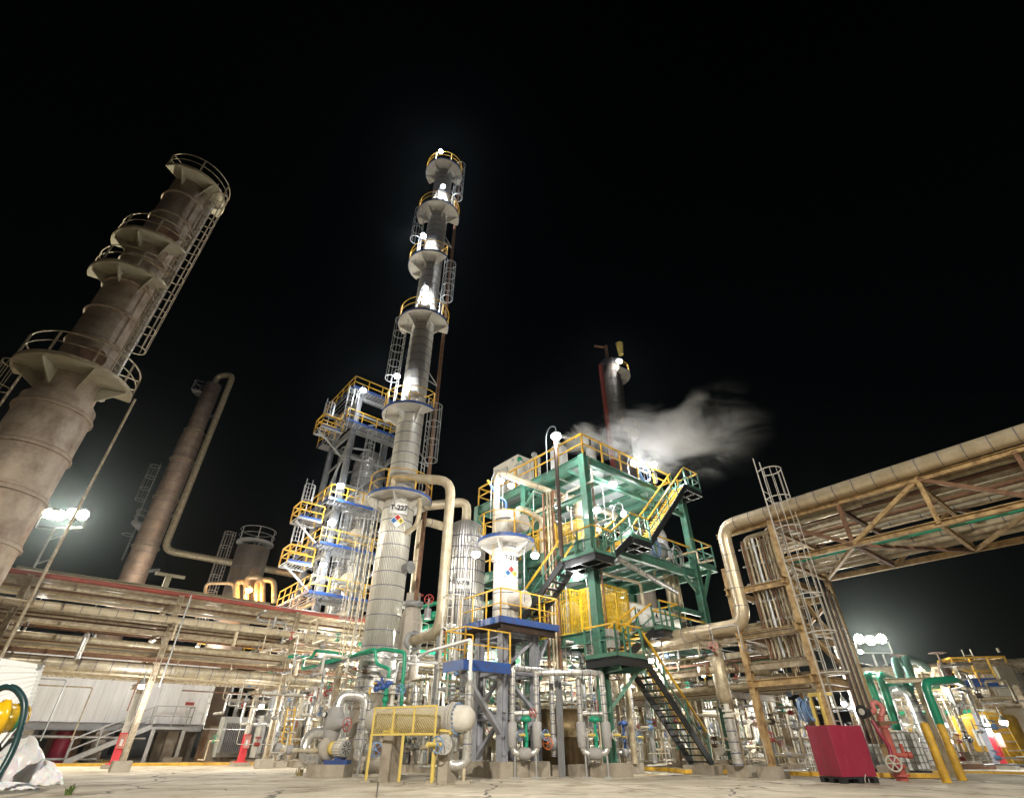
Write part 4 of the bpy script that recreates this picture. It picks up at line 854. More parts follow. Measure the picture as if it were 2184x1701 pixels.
# bridge pipes: on the upper chord level and lower level
bt = [(.35, .09, 'tan', 0), (.8, .06, 'rust', 0), (1.25, .1, 'rusty_beige', 0), (1.75, .07, 'beige', 0), (2.25, .08, 'rust', 0), (2.8, .11, 'tan', 0), (3.35, .08, 'silver_warm', 1.0)]
bl_ = [(.5, .08, 'beige', 0), (1.05, .06, 'green_pipe', 0), (1.7, .1, 'silver_warm', .8), (2.4, .09, 'rusty_beige', 0), (3.1, .1, 'beige', 0)]
CN['green_pipe'] = 'dark green'; CN['silver'] = 'bright silver'
for z, L, tn, dn in ((BZ1 - .17, bt, 'upper', .45), (BZ0 + .1, bl_, 'lower', 1.3)):
    for i, (u, r, m, bd) in enumerate(L):
        s0 = -dn - .17 * i if tn == 'upper' else -.3 - .2 * i; zl = (4.35, 3.4)[i % 2]
        pipe(f'{CN[m]} pipe, {ORD[i]} from the left on the {tn} level of the pipe bridge', [bq(-14, u, zl + r), bq(s0, u, zl + r), bq(s0, u, z + r), bq(Lb + 1, u, z + r)], r, m, bands=bd, bend=.35, name='bridge_pipe', group='pipes carried by the pipe bridge')
pipe('large silver insulated pipe along the bridge top dropping to the low rack', [bq(-12.5, -.12, 4.42), bq(-1.85, -.12, 4.42), bq(-1.85, -.12, 8.05), bq(Lb + 1, -.12, 8.25)], .25, 'golden_clad', bands=.62, bend=.6, seg=18, bw=.018)
pipe('tan pipe elbowed beside the big silver drop at the bridge tower', [bq(-9, .28, 4.3), bq(-1.3, .28, 4.3), bq(-1.3, .28, 7.5), bq(3, .28, 7.6)], .09, 'tan', bend=.3)
# pipes seen in front of the tower and tray bundle
for i in range(9):
    u = 2.15 + i * .16; pipe(f'slim vertical conduit, {ORD[i]} from the left in the row at the bridge tower foot', [bq(.1, u, .9), bq(.1, u, 5.9 - .1 * (i % 3))], .03, ['rust', 'dark_steel', 'tan'][i % 3], seg=6, name='conduit', group='slim conduits at the bridge tower foot')
tr = thing('conduit_bundle', bq(-1.0, .6, .5), 'rust-streaked conduit bundle on ladder rungs rising inside the bridge tower', 'conduit bundle'); k = M_('tan')
for j in range(8): k.use(['tan', 'rusty_beige', 'rust', 'beige', 'galv'][j % 5]); k.path([bq(-.3 - j * .15, .12 + .05 * (j % 2), 3.3), bq(-.3 - j * .15, .12 + .05 * (j % 2), 7.4)], (.03, .05, .035)[j % 3], seg=8)
for j in range(8): k.use(['beige', 'rust', 'rusty_beige', 'silver', 'tan'][j % 5]); k.path([bq(-.35 - j * .17, .5, 3.3), bq(-.35 - j * .17, .5, 7.4)], (.06, .04, .07)[j % 3], seg=8)
k.use('galv')
for j in range(5): k.bar(bq(-.3, .17, 4.5 + j * .65), bq(-1.55, .17, 4.5 + j * .65), .05)
k.build('conduits', None, tr)
def low_rack():
    t = thing('pipe_rack', bq(-3.3, 0, 0), 'low rust-stained pipe rack running back from the bridge tower beneath the green structure', 'pipe rack')
    for s in (-3.2, -8.2, -13.2, -18.2):
        for u in (0, BWD):
            k = M_('rusty_beige'); k.ibeam(bq(s, u, .3), bq(s, u, 4.2), .19, .19, up=U); k.use('concrete'); k.prism(bq(s, u, 0), bq(s, u, .31), U * .4, W * .35); k.build('post', None, t)
        for z in (4.2, 3.25, 2.35): M_('rusty_beige').ibeam(bq(s, -.4, z), bq(s, BWD + .3, z), .14, .2).build('beam', None, t)
    for u, z in ((0, 4.05), (0, 3.1), (BWD, 4.05), (BWD, 3.1)): M_('rusty_beige').ibeam(bq(-18.2, u, z), bq(0, u, z), .12, .22).build('stringer', None, t)
low_rack()
for i in range(9):
    u = .25 + i * .42; m = ['tan', 'rusty_beige', 'beige', 'rust', 'silver_warm', 'beige', 'galv', 'tan', 'silver'][i]; r = [.1, .07, .12, .06, .13, .08, .05, .1, .09][i]
    pipe(f'{CN[m]} pipe, {ORD[i]} from the left on the bottom tier of the low rack', [bq(-18.5, u, 2.47 + r), bq(-.6 - .1 * i, u, 2.47 + r)], r, m, name='rack_pipe', group='pipes on the low rack bottom tier')
# long horizontal lines at ~2.2 m running to the right, parallel to the U axis
for i in range(5):
    m = ['beige', 'galv', 'silver', 'tan', 'green_pipe'][i]; z = (2.3, 2.5, 2.75, 2.15, 3.0)[i]; a = gp(-1.0 if i != 4 else 3.6, 4.5 + i * .9, z)
    pipe(f'{CN[m]} pipe, {ORD[i]} from the front crossing behind the green stair', [a, a + U * (17 if i != 4 else 12)], (.09, .05, .1, .12, .06)[i], m, name='cross_pipe', group='cross pipes behind the stair')
# knock-out pot hanging from the low rack post
kp = Vector((7.35, 20.1, 0)); z0, z1 = zat(1492, 20.1), zat(1405, 20.1)
t = thing('separator_pot', Vector((kp.x, kp.y, z0)), 'pinkish tan upright pot with two handwheel valves hung beside the low rack post', 'vessel')
M_('tan').lathe(kp, [(.001, z0 - .12), (.15, z0 - .08), (.24, z0 + .05), (.24, z1 - .08), (.15, z1 + .06), (.001, z1 + .1)], Z, 22).build('shell', None, t)
k = M_('tan'); k.path([kp + Z * (z1 - .35) - Vector((.75, .1, 0)), kp + Z * (z1 - .35), kp + Z * (z1 - .3) + Vector((.8, 0, 0)), kp + Z * (z1 - .38) + Vector((1.4, .4, 0)), kp + Z * (z1 - .38) + Vector((2.0, .6, 0))], .11, bend=.3); k.use('rust'); k.cone(kp + Z * (z1 - .33) - Vector((.5, .05, 0)), kp + Z * (z1 - .33) - Vector((.4, .05, 0)), .17); k.cone(kp + Z * (z1 - .3) + Vector((.55, 0, 0)), kp + Z * (z1 - .3) + Vector((.65, 0, 0)), .18); k.build('side_pipe', None, t)
k = M_('pinkred'); k.wheel(kp + Vector((-.12, -.25, z1 + .38)), .15, (-.3, -1, .1)); k.use('rust'); k.cone(kp + Vector((-.1, -.2, z1 + .3)), kp + Vector((.02, 0, z1 + .1)), .05); k.build('handwheel', None, t)
k = M_('hydro_dark'); k.wheel(kp + Vector((.4, -.3, z1 - .28)), .2, (.1, -1, .1)); k.build('handwheel', None, t)
k = M_('offwhite'); k.path([kp + Z * (z0 - .1), kp + Z * (z0 - .5)], .09); k.cone(kp + Z * (z0 - .5), kp + Z * (z0 - .42), .17); k.cone(kp + Z * (z0 - .34), kp + Z * (z0 - .28), .17); k.path([kp + Z * (z0 - .4), kp + Vector((.5, -.1, z0 - .4))], .04); k.build('drain_valve', None, t)
k = M_('rust'); k.wheel(kp + Vector((.55, -.12, z0 - .4)), .17, (1, -.6, 0)); k.build('handwheel', None, t)
pipe('thick banded silver standpipe below the pinkish pot beside the low rack plinth', [kp + Z * .32, kp + Z * (z0 - .55)], .17, 'silver', bands=.3, seg=16)

random.seed(77)
for i in range(16):
    u = .4 + (i % 8) * .95 + random.uniform(-.2, .2); w_ = (1.2, 3.1)[i // 8] + random.uniform(-.3, .3); m = ['silver', 'beige', 'tan', 'silver', 'galv', 'offwhite'][i % 6]; r = random.choice([.05, .07, .1, .12]); h = random.choice([D1 - .3, 3.6, D1 - .3])
    CN['offwhite'] = 'off-white'; pipe(f'{CN[m]} drop pipe, number {i + 1} from the front left, beneath the lowest green deck', [gp(u, w_, .3), gp(u, w_, h), gp(u + random.choice([-.8, .8]), w_ + .4, h)], r, m, bands=.35 if m == 'silver' else 0, bend=.2, seg=9, name='drop_pipe', group='drop pipes beneath the lowest green deck')

def tubing(zone, label, n, o, rng, zr, seed, mats=('galv', 'silver', 'beige', 'offwhite', 'tan', 'silver', 'galv')):
    random.seed(seed); D_ = [U, W, -U, -W]
    for i in range(n):
        p = o + U * random.uniform(*rng[0]) + W * random.uniform(*rng[1]) + Z * random.uniform(*zr); P_ = [p]; r = random.choice([.018, .022, .03, .04, .055]); d = random.choice(D_)
        for j in range(random.choice([3, 4, 5])):
            if j % 2 == 0: q_ = P_[-1] + d * random.uniform(.5, 1.8)
            else: q_ = P_[-1] + Z * random.choice([-1, 1]) * random.uniform(.4, 1.4); d = random.choice([x for x in D_ if abs(x.dot(d)) < .5] + [d])
            q_.z = min(max(q_.z, .25), zr[1] + .6); P_.append(q_)
        t = thing('tubing_run', Vector((p.x, p.y, 0)), label, 'pipe', zone); k = M_(random.choice(mats)); k.path(P_, r, bend=.09, seg=6); k.build('tube', None, t)
        a, c = P_[0], P_[1]; m_ = a.lerp(c, .5); dd = (c - a).normalized(); k = M_(random.choice(['grey_steel', 'silver', 'jacket', 'green_pipe', 'red', 'lightblue', 'hydro_dark'])); k.cone(m_ - dd * .09, m_ + dd * .09, r + .045, seg=8); k.cone(m_, m_ + Z * .2, .02, seg=5); k.wheel(m_ + Z * .2, .08 + r, (.1, -.3, 1), .01, 4); k.build('valve', None, t)
tubing('thin tubing around the T-218 frame', 'thin tubing run with a small valve in the tangle around the T-218 frame', 38, Vector((-.34, 20.2, 0)), ((-.4, 3.6), (.8, 3.6)), (.8, 4.3), 301)
tubing('thin tubing around the foot of T-227', 'thin tubing run with a small valve in the tangle around the foot of T-227', 34, Vector((-6.5, 22.6, 0)), ((-2.8, 3), (-.2, 2.0)), (.6, 4.6), 302)
tubing('thin tubing beneath the green structure', 'thin tubing run with a small valve in the tangle beneath the green structure', 40, GC, ((.3, 7.4), (.4, 5)), (.5, 4.0), 303)
tubing('thin tubing on the middle green deck', 'thin tubing run with a small valve on the middle green deck', 16, GC, ((.5, 7.2), (.4, 4.5)), (8.5, 10.6), 304)
tubing('thin tubing around the low rack', 'thin tubing run with a small valve in the tangle around the low rack', 34, Vector((7.6, 20.6, 0)), ((.2, 4.2), (-2.2, 4)), (.5, 4.0), 305)
tubing('thin tubing below the left rack', 'thin tubing run with a small valve hanging in the shade of the left rack', 26, RA, ((3.5, 12), (.2, 4.6)), (.6, 5.6), 306)
tubing('thin tubing in the right yard', 'thin tubing run with a small valve in the yard behind the yellow bollards', 26, Vector((17, 25, 0)), ((-1, 6), (-3, 5)), (.4, 3.2), 307)
# ================================================================ FOREGROUND
# --- heat exchanger with yellow guard
def exchanger():
    a = Vector((-4.35, 18.6, 1.5)); c = Vector((-1.72, 17.35, 1.5)); d = (c - a).normalized(); L = (c - a).length; n = Vector((d.y, -d.x, 0))
    t = thing('heat_exchanger', Vector((-3.0, 18.0, 0)), 'grey horizontal shell exchanger with domed bolted end standing on two concrete piers', 'exchanger')
    b = M_('exchanger_grey'); b.lathe(a, [(.001, -.1), (.3, -.08), (.33, 0), (.33, L)], d, 32); b.build('shell', None, t)
    k = M_('exchanger_grey'); k.cone(c - d * .02, c + d * .06, .42, seg=32); k.cone(c + d * .075, c + d * .155, .42, seg=32); k.use('lightblue')
    for i in range(22): v = 2 * PI * i / 22; p = c + (n * math.cos(v) + Z * math.sin(v)) * .385; k.cone(p - d * .06, p + d * .2, .022, seg=6)
    k.build('bolted_flange', None, t)
    b = M_('offwhite'); b.lathe(c + d * .155, [(.34, 0), (.34, .22), (.31, .36), (.22, .47), (.1, .52), (.001, .53)], d, 32); b.build('end_dome', None, t)
    k = M_('beige'); p = c - d * .25 + Z * .34; k.arc(p + Z * .05, .06, 0, PI, .015, 6, 8, n, Z); k.build('lifting_lug', None, t)
    for f in (.3, .97):
        p = a + d * L * f; M_('concrete').prism(p - Z * 1.5, p - Z * .32, d * .17, n * .3).build('pier', None, t)
        M_('yellow_guard').prism(p - Z * .38, p - Z * .26, d * .2, n * .3).build('saddle', None, t)
    k = M_('silver'); p = c - d * .05; k.path([p - Z * .3, p - Z * .78], .2, seg=16); k.bands([p - Z * .3, p - Z * .78], .2, .22); k.build('bottom_nozzle', None, t)
    g_ = thing('guard_screen', Vector((-3.2, 17.1, 0)), 'yellow mesh guard screen on posts in front of the grey exchanger', 'guard')
    A = pt('V', 799, 1518, 17.9); B = pt('V', 932, 1500, 16.7); zt_, zb = (A.z + B.z) / 2 + .03, pt('V', 860, 1565, 17.3).z
    A = Vector((A.x, 17.9, 0)); B = Vector((B.x, 16.7, 0)); k = M_('yellow_guard'); h = zt_ - zb
    e = (B - A).normalized(); LL = (B - A).length; m = int(LL / .085)
    for i in range(-int(h / .085), m):
        for s_ in (1, -1):
            x0, y0 = (i * .085, 0) if s_ == 1 else (i * .085, h); x1, y1 = x0 + h, (h if s_ == 1 else 0)
            if x0 < 0: y0 += -x0 * s_; x0 = 0
            if x1 > LL: y1 -= (x1 - LL) * s_; x1 = LL
            if x1 > x0: k.bar(A + e * x0 + Z * (zb + y0), A + e * x1 + Z * (zb + y1), .011, .005)
    k.build('mesh_panel', None, g_)
    k = M_('yellow_guard')
    for z in (zb, zt_): k.bar(A + Z * z, B + Z * z, .05)
    for f in (0, .33, .66, 1): p = A.lerp(B, f); k.bar(p + Z * zb, p + Z * zt_, .045)
    k.bar(A + Z * zb + Vector((.3, .7, 0)), B + Z * zb + Vector((.3, .7, 0)), .05); k.build('frame', None, g_)
    for f, o in ((0, 0), (.52, 0), (1, 0), (.86, .8), (1.0 + .45, .4)):
        if f > 1.2: continue
        p = A.lerp(B, f) + Vector((.25, 1, 0)) * o; k = M_('yellow_guard'); k.bar(p, p + Z * zb, .06); k.use('concrete'); k.prism(p, p + Z * .04, Vector((.16, 0, 0)), Vector((0, .14, 0))); k.build('leg', None, g_)
    # silver return bend with valve on the right
    q = c + Vector((.0, -.1, 0)); x0 = q.x - .05
    k = thing('pipe_loop', Vector((x0 + .2, q.y, 0)), 'silver U-bend pipe rising past the exchanger end with a lilac upper line', 'pipe')
    PA = [Vector((x0, q.y, .75)), Vector((x0, q.y, .4)), Vector((x0 + .5, q.y, .4)), Vector((x0 + .5, q.y, 2.35))]
    bb = M_('silver'); bb.path(PA, .125, bend=.24, seg=16); bb.bands([PA[2] + Z * .25, PA[3]], .125, .4); bb.cone(PA[3], PA[3] + Z * .12, .125, .06, 16); bb.build('lower_pipe', None, k)
    bb = M_('water_white'); tp = pt('V', 998, 1363, q.y); l1 = pt('V', 915, 1388, q.y + 2.2); bb.path([PA[3] + Z * .1, Vector((PA[3].x, PA[3].y, tp.z)), l1, l1 + Vector((-.6, 1.6, 0))], .055, bend=.15, seg=10); bb.build('upper_pipe', None, k)
    bb = M_('beige'); bb.path([PA[2] + Z * .02 - Vector((.06, 0, 0)), PA[2] - Z * .4 - Vector((.06, 0, 0))], .05); bb.use('concrete'); bb.box((PA[2].x - .06, PA[2].y, .03), (.4, .35, .06)); bb.build('support_leg', None, k)
    v = thing('valve', Vector((x0 - .12, q.y - .35, .6)), 'blue handwheel valve with yellow stem and silver cone cover under the exchanger end', 'valve')
    vp = Vector((x0 - .1, q.y - .18, .88)); bb = M_('silver'); bb.cone(vp, vp + Vector((-.02, -.26, 0)), .25, .24, 24); bb.cone(vp + Vector((0, .02, 0)), vp + Vector((.28, .25, 0)), .24, .05, 20); bb.build('cover', None, v)
    bb = M_('lightblue'); bb.wheel(vp + Vector((-.18, -.45, 0)), .19, (-.5, -1, 0), .016); bb.build('handwheel', None, v); bb = M_('yellow_guard'); bb.cone(vp + Vector((-.1, -.25, 0)), vp + Vector((-.42, -.66, 0)), .055); bb.build('stem', None, v)
exchanger()
# --- pump set
def pump():
    o = gnd('V', 695, 1657); X, Y = o.x, o.y + .3
    t = thing('pump', (X, Y, 0), 'horizontal pump and grey finned motor on a blue base in front of T-227', 'pump')
    M_('concrete').box((X, Y, .17), (1.3, .75, .34), R(-8)).build('plinth', None, t)
    k = M_('blue'); k.box((X + .22, Y - .02, .40), (.8, .4, .12), R(-8)); k.box((X + .3, Y - .05, .5), (.3, .3, .1), R(-8)); k.build('base_frame', None, t)
    m0 = Vector((X + .02, Y, .78)); d = Vector((.83, -.55, 0)).normalized()
    k = M_('jacket_warm'); k.lathe(m0 - d * .45, [(.001, 0), (.33, .02), (.36, .1), (.36, .25), (.3, .3), (.001, .31)], d, 28); k.build('casing', None, t)
    k = M_('yellow_guard'); k.lathe(m0 - d * .13, [(.16, 0), (.2, .02), (.2, .2), (.16, .22)], d, 20); k.build('coupling', None, t)
    k = M_('offwhite'); k.lathe(m0 + d * .1, [(.001, -.01), (.2, 0), (.22, .05), (.22, .45), (.001, .46)], d, 28)
    for i in range(20):
        v = 2 * PI * i / 20; n = d.cross(Z); p = (n * math.cos(v) + Z * math.sin(v)); k.prism(m0 + d * .16 + p * .225, m0 + d * .52 + p * .225, p * .018, d.cross(p) * .005)
    k.build('motor', None, t)
    k = M_('grey_box'); k.lathe(m0 + d * .56, [(.24, -.03), (.24, .03), (.2, .045), (.001, .05)], d, 24); k.use('dark_steel'); n = d.cross(Z)
    for i in range(9): v = 2 * PI * i / 9; p = (n * math.cos(v) + Z * math.sin(v)); e = m0 + d * .615; k.bar(e + p * .06, e + p * .19 + d.cross(p) * .03, .012, .022)
    k.build('fan_cowl', None, t)
    # pipework of the pump
    s = Vector((X - .15, Y + .1, 0))
    w = thing('pump_pipework', (X, Y + .3, 0), 'fat silver elbows and blanket-wrapped valve above the motor pump', 'pipework')
    k = M_('silver'); pts = [Vector((X + .75, Y + .6, .55)), Vector((X + .75, Y + .6, 2.35)), Vector((X - .15, Y + .35, 2.35)), Vector((X - .18, Y + .25, 1.75))]
    k.path(pts, .19, bend=.42, seg=18); k.bands([pts[0] + Z * .3, pts[1] - Z * .4], .19, .3, seg=18); k.build('discharge_pipe', None, w)
    k = M_('jacket'); k.lathe(Vector((X - .2, Y + .2, 0)), [(.2, .95), (.24, 1.05), (.3, 1.3), (.33, 1.7), (.24, 1.95), (.2, 2.0)], Z, 20); k.cone((X - .2, Y + .1, 1.5), (X + .35, Y - .25, 1.45), .3, .07, 16); k.build('valve_jacket', None, w)
    k = M_('red'); k.wheel((X + .42, Y - .3, 1.45), .2, (.85, -.5, 0), .014); k.build('handwheel', None, w)
    k = M_('silver'); pts = [Vector((X - .3, Y + .2, .95)), Vector((X - .95, Y + .35, 1.3)), Vector((X - 1.1, Y + .4, .55)), Vector((X - .45, Y, .5))]
    pts = [Vector((X - .35, Y + .4, 1.22)), Vector((X - 1.1, Y + .45, 1.22)), Vector((X - 1.1, Y + .3, .45)), Vector((X - .35, Y + .05, .45))]
    k.path(pts, .18, bend=.38, seg=18); k.build('suction_pipe', None, w)
    k = M_('beige'); k.path([Vector((X - 2.1, Y + .3, .72)), Vector((X - .45, Y + .05, .72))], .07, seg=10); k.bands([Vector((X - 1.6, Y + .22, .72)), Vector((X - .7, Y + .08, .72))], .07, .12, 'grey_box', seg=10); k.use('jacket'); k.sphere((X - 2.0, Y + .28, .78), .17); k.sphere((X - 1.55, Y + .2, .74), .15); k.build('small_pipe', None, w)
    k = M_('black_rubber'); k.cone((X - .45, Y - .1, 1.75), (X - .47, Y - .16, 1.75), .085, seg=18); k.use('white'); k.cone((X - .47, Y - .16, 1.75), (X - .475, Y - .17, 1.75), .07, seg=18); k.build('gauge', None, w)
    k = M_('galv'); k.path([Vector((X + .9, Y + .1, 0)), Vector((X + 1.0, Y + .1, 1.6))], .035); k.build('support', None, w)
    k = M_('silver'); k.path([Vector((X + .8, Y + .6, .75)), Vector((X + 2.0, Y + .3, .75))], .19, seg=16); k.use('lightblue'); k.wheel((X + 1.45, Y - .05, .75), .2, (.1, -1, 0), .02); k.use('rust'); k.cone((X + 1.5, Y - .0, .75), (X + 1.52, Y + .05, .75), .16); k.build('cross_line', None, w)
pump()
# --- T-shaped control loops in front
def control_loop(label, x0, x1, Y, zb, zt_, act='green_pipe', r=.095, wheelm='lightblue', top=None):
    t = thing('control_loop', Vector(((x0 + x1) / 2, Y, 0)), label, 'pipe loop')
    k = M_('silver'); a = [Vector((x0, Y, zt_)), Vector((x0, Y, zb)), Vector((x1, Y, zb)), Vector((x1, Y, zt_))]
    k.path(a, r, bend=.22, seg=14)
    for p, q in ((a[0], a[1] + Z * .95), (a[3], a[2] + Z * .95)): k.bands([q, p], r, .27, seg=14)
    for p in (a[1] + Z * .2, a[2] + Z * .2): k.bands([p - Z * .02, p + Z * .03], r, .05, seg=14, start=.02)
    k.build('pipe', None, t)
    for x in (x0, x1):
        j = M_('jacket'); j.lathe(Vector((x, Y, 0)), [(r, zb + .14), (r * 1.5, zb + .18), (r * 1.75, zb + .5), (r * 1.6, zb + .85), (r, zb + .88)], Z, 14); j.cone((x, Y, zb + .5), (x + .22, Y - .1, zb + .48), r * 1.6, r * .7, 12); j.build('valve_jacket', None, t)
        j = M_(wheelm); j.wheel((x + .27, Y - .16, zb + .5), .145, (.6, -.8, 0), .014); j.use('yellow_guard'); j.cone((x + .2, Y - .1, zb + .5), (x + .4, Y - .32, zb + .5), .04); j.build('handwheel', None, t)
    xm = (x0 + x1) / 2 + .05; j = M_('jacket'); j.lathe(Vector((x0 + .2, Y, zb)), [(r, 0), (r * 1.7, .05), (r * 1.9, (x1 - x0 - .4) / 2), (r * 1.7, x1 - x0 - .45), (r, x1 - x0 - .4)], Vector((1, 0, 0)), 14); j.build('valve_jacket', None, t)
    j = M_(act); j.cone((xm, Y, zb + .15), (xm, Y, zb + .85), .06, .045, 12); j.box((xm, Y, zb + .45), (.13, .16, .22)); j.lathe((xm, Y, 0), [(.05, zb + .85), (.17, zb + .88), (.19, zb + .93), (.19, zb + .96), (.15, zb + 1.02), (.001, zb + 1.04)], Z, 20); j.build('actuator', None, t)
    for x in (x0 + .08, x1 - .05): j = M_('galv'); j.path([Vector((x, Y, zb)), Vector((x, Y, .02))], .035, seg=8); j.box((x, Y, .015), (.3, .2, .03)); j.build('support_leg', None, t)
    if top:
        j = M_('silver'); L = [Vector(p) for p in top]; j.path(L, r, bend=.25, seg=14)
        for p, q in zip(L, L[1:]): j.bands([p, q], r, .3, seg=14)
        j.build('top_pipe', None, t)
    return t
Y1 = 20.0
zz = zat(1432, Y1); 
xa, xb, xc, xd = xat(1093, Y1, 2), xat(1144, Y1, 2), xat(1237, Y1, 2), xat(1289, Y1, 2)
control_loop('silver banded control loop with green actuator, left one in front of the plinth', xa, xb, Y1, zat(1606, Y1), zz, top=[(xa, Y1, zz - .02), (xa, Y1, zz + .12), (xa + 2.4, Y1 + 1.6, zz + .12)])
control_loop('silver banded control loop with green actuator beside the green column foot', xc, xd, Y1 + .1, zat(1606, Y1), zat(1445, Y1), wheelm='offwhite', top=[(xd, Y1 + .1, 2.8), (xd, Y1 + .1, 2.95), (xd - .9, Y1 - .25, 2.95), (xb + .4, Y1 - .1, 2.95), (xb, Y1, 2.95), (xb, Y1, 2.8)])
xe, xf = xat(1309, 23.4, 1.5), xat(1343, 23.4, 1.5)
control_loop('smaller silver control loop with blue actuator right of the green column', xe, xf, 23.4, .62, 3.0, act='blue', r=.085)
pipe('short silver bridge pipe with red wheel between the two legs of the left loop', [(xa, Y1 + .0, 1.75), (xb, Y1 + .0, 1.75)], .08, 'silver', bands=.3)
o = M_('red').wheel((xa + .68, Y1 - .2, 1.76), .12, (.2, -1, 0), .014).build('handwheel'); tag(o, 'small red handwheel on the bridge pipe of the left control loop', 'handwheel')
pipe('short silver bridge pipe between the two legs of the green column loop', [(xc, Y1 + .1, 1.75), (xd, Y1 + .1, 1.75)], .07, 'silver', bands=.3)
xm = xat(1179, 20.8, 1.5); pipe('silver banded standpipe with wrapped valve between the two big control loops', [(xm, 20.8, .55), (xm, 20.8, 3.2)], .085, 'silver', bands=.3)
v = thing('valve', (xm - .1, 20.6, .7), 'orange-wheeled valve at the foot of the middle standpipe', 'valve'); k = M_('grey_steel'); k.sphere((xm - .05, 20.75, .9), .2); k.build('body', None, v); M_('orange').wheel((xm - .22, 20.45, .92), .17, (-.4, -1, 0), .016).build('handwheel', None, v)
pp_ = Vector((xat(1195, 20.6, 1.2), 20.6, 0)); o = M_('grey_steel').ibeam(pp_, pp_ + Z * 3.0, .16, .16, up=U).build('steel_post'); tag(o, 'slate grey steel post between the two control loops', 'post')
bn = Vector((xat(1197, 22.6, 1), 22.6, 0)); t = thing('skip_tank', bn, 'bronze-brown sheet metal tank behind the control loops', 'tank'); k = M_('bronze'); k.lathe(bn, [(.001, .3), (.92, .3), (.92, 1.1), (.95, 1.1), (.95, 1.13), (.92, 1.13), (.92, 1.95), (.96, 1.95), (.96, 1.99), (.001, 1.99)], Z, 32); k.build('shell', None, t); k = M_('concrete'); k.box((bn.x, bn.y, .15), (2.4, 2.2, .3)); k.build('plinth', None, t)
for i, (vx, Y, w_) in enumerate(((1000, 22.5, .9), (1255, 21.4, 1.3), (1325, 23.2, 1.6), (1400, 27, 2.4))):
    o = M_('concrete').box((xat(vx, Y, .2), Y, .16), (w_, .8, .32), R(35)).build('plinth'); tag(o, ['low concrete plinth left of the grey frame', 'stained concrete plinth under the green column loop', 'grey concrete plinth behind the blue actuator loop', 'long concrete plinth behind the black stair foot'][i], 'plinth')
# --- green header pipes and small pipework in front of T-227
Yg = 20.8
def lp_(name, label, pts, Y, r, m, **kw):
    P_ = [pt(tg, x, y, Y + (dy[0] if dy else 0)) for (tg, x, y, *dy) in pts]; return pipe(label, P_, r, m, name=name, **kw)
lp_('pipe', 'long bright green header running from the rack down to the blue valves', [('Z2', 500, 690, 3), ('Z2', 640, 660, 2.2), ('Z2', 1065, 530, .6), ('Z2', 1075, 650, .6), ('Z2', 1180, 690, .2), ('Z2', 1170, 760, .2)], Yg, .065, 'green_pipe', bend=.16)
lp_('pipe', 'second green header bending down beside the blue handwheel valve', [('Z2', 640, 645, 3), ('Z2', 1130, 535, 1.2), ('Z2', 1300, 560, .6), ('Z2', 1265, 1000, .6)], Yg, .075, 'green_pipe', bend=.18)
lp_('pipe', 'green pipe staple sticking up at the left end of the header tray', [('Z2', 385, 595, 2.5), ('Z2', 575, 600, 2.5), ('Z2', 600, 545, 2.5), ('Z2', 840, 575, 3)], Yg, .06, 'green_pipe', bend=.1)
lp_('pipe', 'dark green drop pipe hooked down at the left end of the header tray', [('Z2', 420, 580, 3), ('Z2', 510, 600, 3), ('Z2', 495, 690, 3)], Yg, .05, 'green_pipe', bend=.1)
t = thing('pipe_tray', pt('Z2', 690, 660, 23.2), 'small grey bracket tray holding the green headers', 'tray'); a = pt('Z2', 400, 625, 23.6); c = pt('Z2', 940, 640, 21.8); k = M_('galv'); k.ibeam(pt('Z2', 610, 668, 23), pt('Z2', 770, 672, 22.6), .2, .12); k.ibeam(pt('Z2', 700, 660, 23), pt('Z2', 1000, 590, 21.6), .12, .08); k.build('tray', None, t); k = M_('rusty_beige'); pb = pt('Z2', 790, 660, 22.6); k.ibeam(Vector((pb.x, pb.y, 0)), pb, .2, .2, up=U); k.build('post', None, t)
bv = thing('valve_cluster', pt('Z2', 1150, 830, 20.9), 'cluster of blue valves with yellow levers under the green headers', 'valves'); k = M_('blue')
for (x, y) in ((1080, 805), (1075, 845), (1165, 805), (1130, 830)): k.sphere(pt('Z2', x, y, 20.9), .11); k.cone(pt('Z2', x, y, 20.9), pt('Z2', x + 40, y - 8, 20.9), .07)
k.path([pt('Z2', 1120, 755, 20.9), pt('Z2', 1120, 850, 20.9)], .05); k.build('body', None, bv); k = M_('yellow'); k.bar(pt('Z2', 1050, 805, 20.7), pt('Z2', 1080, 800, 20.7), .09, .05); k.bar(pt('Z2', 1030, 835, 20.7), pt('Z2', 1020, 885, 20.7), .06); k.build('lever', None, bv)
gv = thing('valve', pt('Z2', 1200, 960, 20.9), 'cream flanged valve with blue handwheel hanging below the headers', 'valve'); k = M_('offwhite'); 
p = pt('Z2', 1205, 880, 20.9); k.path([p + Z * .25, p - Z * .45], .08); 
for dz in (.12, -.02, -.4): k.cone(p + Z * dz, p + Z * (dz + .05), .15)
k.build('body', None, gv); M_('lightblue').wheel(pt('Z2', 1265, 852, 20.6), .16, (.2, -1, 0), .018).build('handwheel', None, gv)
gv = thing('valve', pt('Z2', 1140, 1000, 20.9), 'green flanged valve left of the cream valve under the headers', 'valve'); k = M_('green_pipe'); p = pt('Z2', 1145, 930, 20.95); k.path([p + Z * .35, p - Z * .3], .07); k.sphere(p, .12)
for dz in (.15, -.3): k.cone(p + Z * dz, p + Z * (dz + .04), .14)
k.build('body', None, gv)
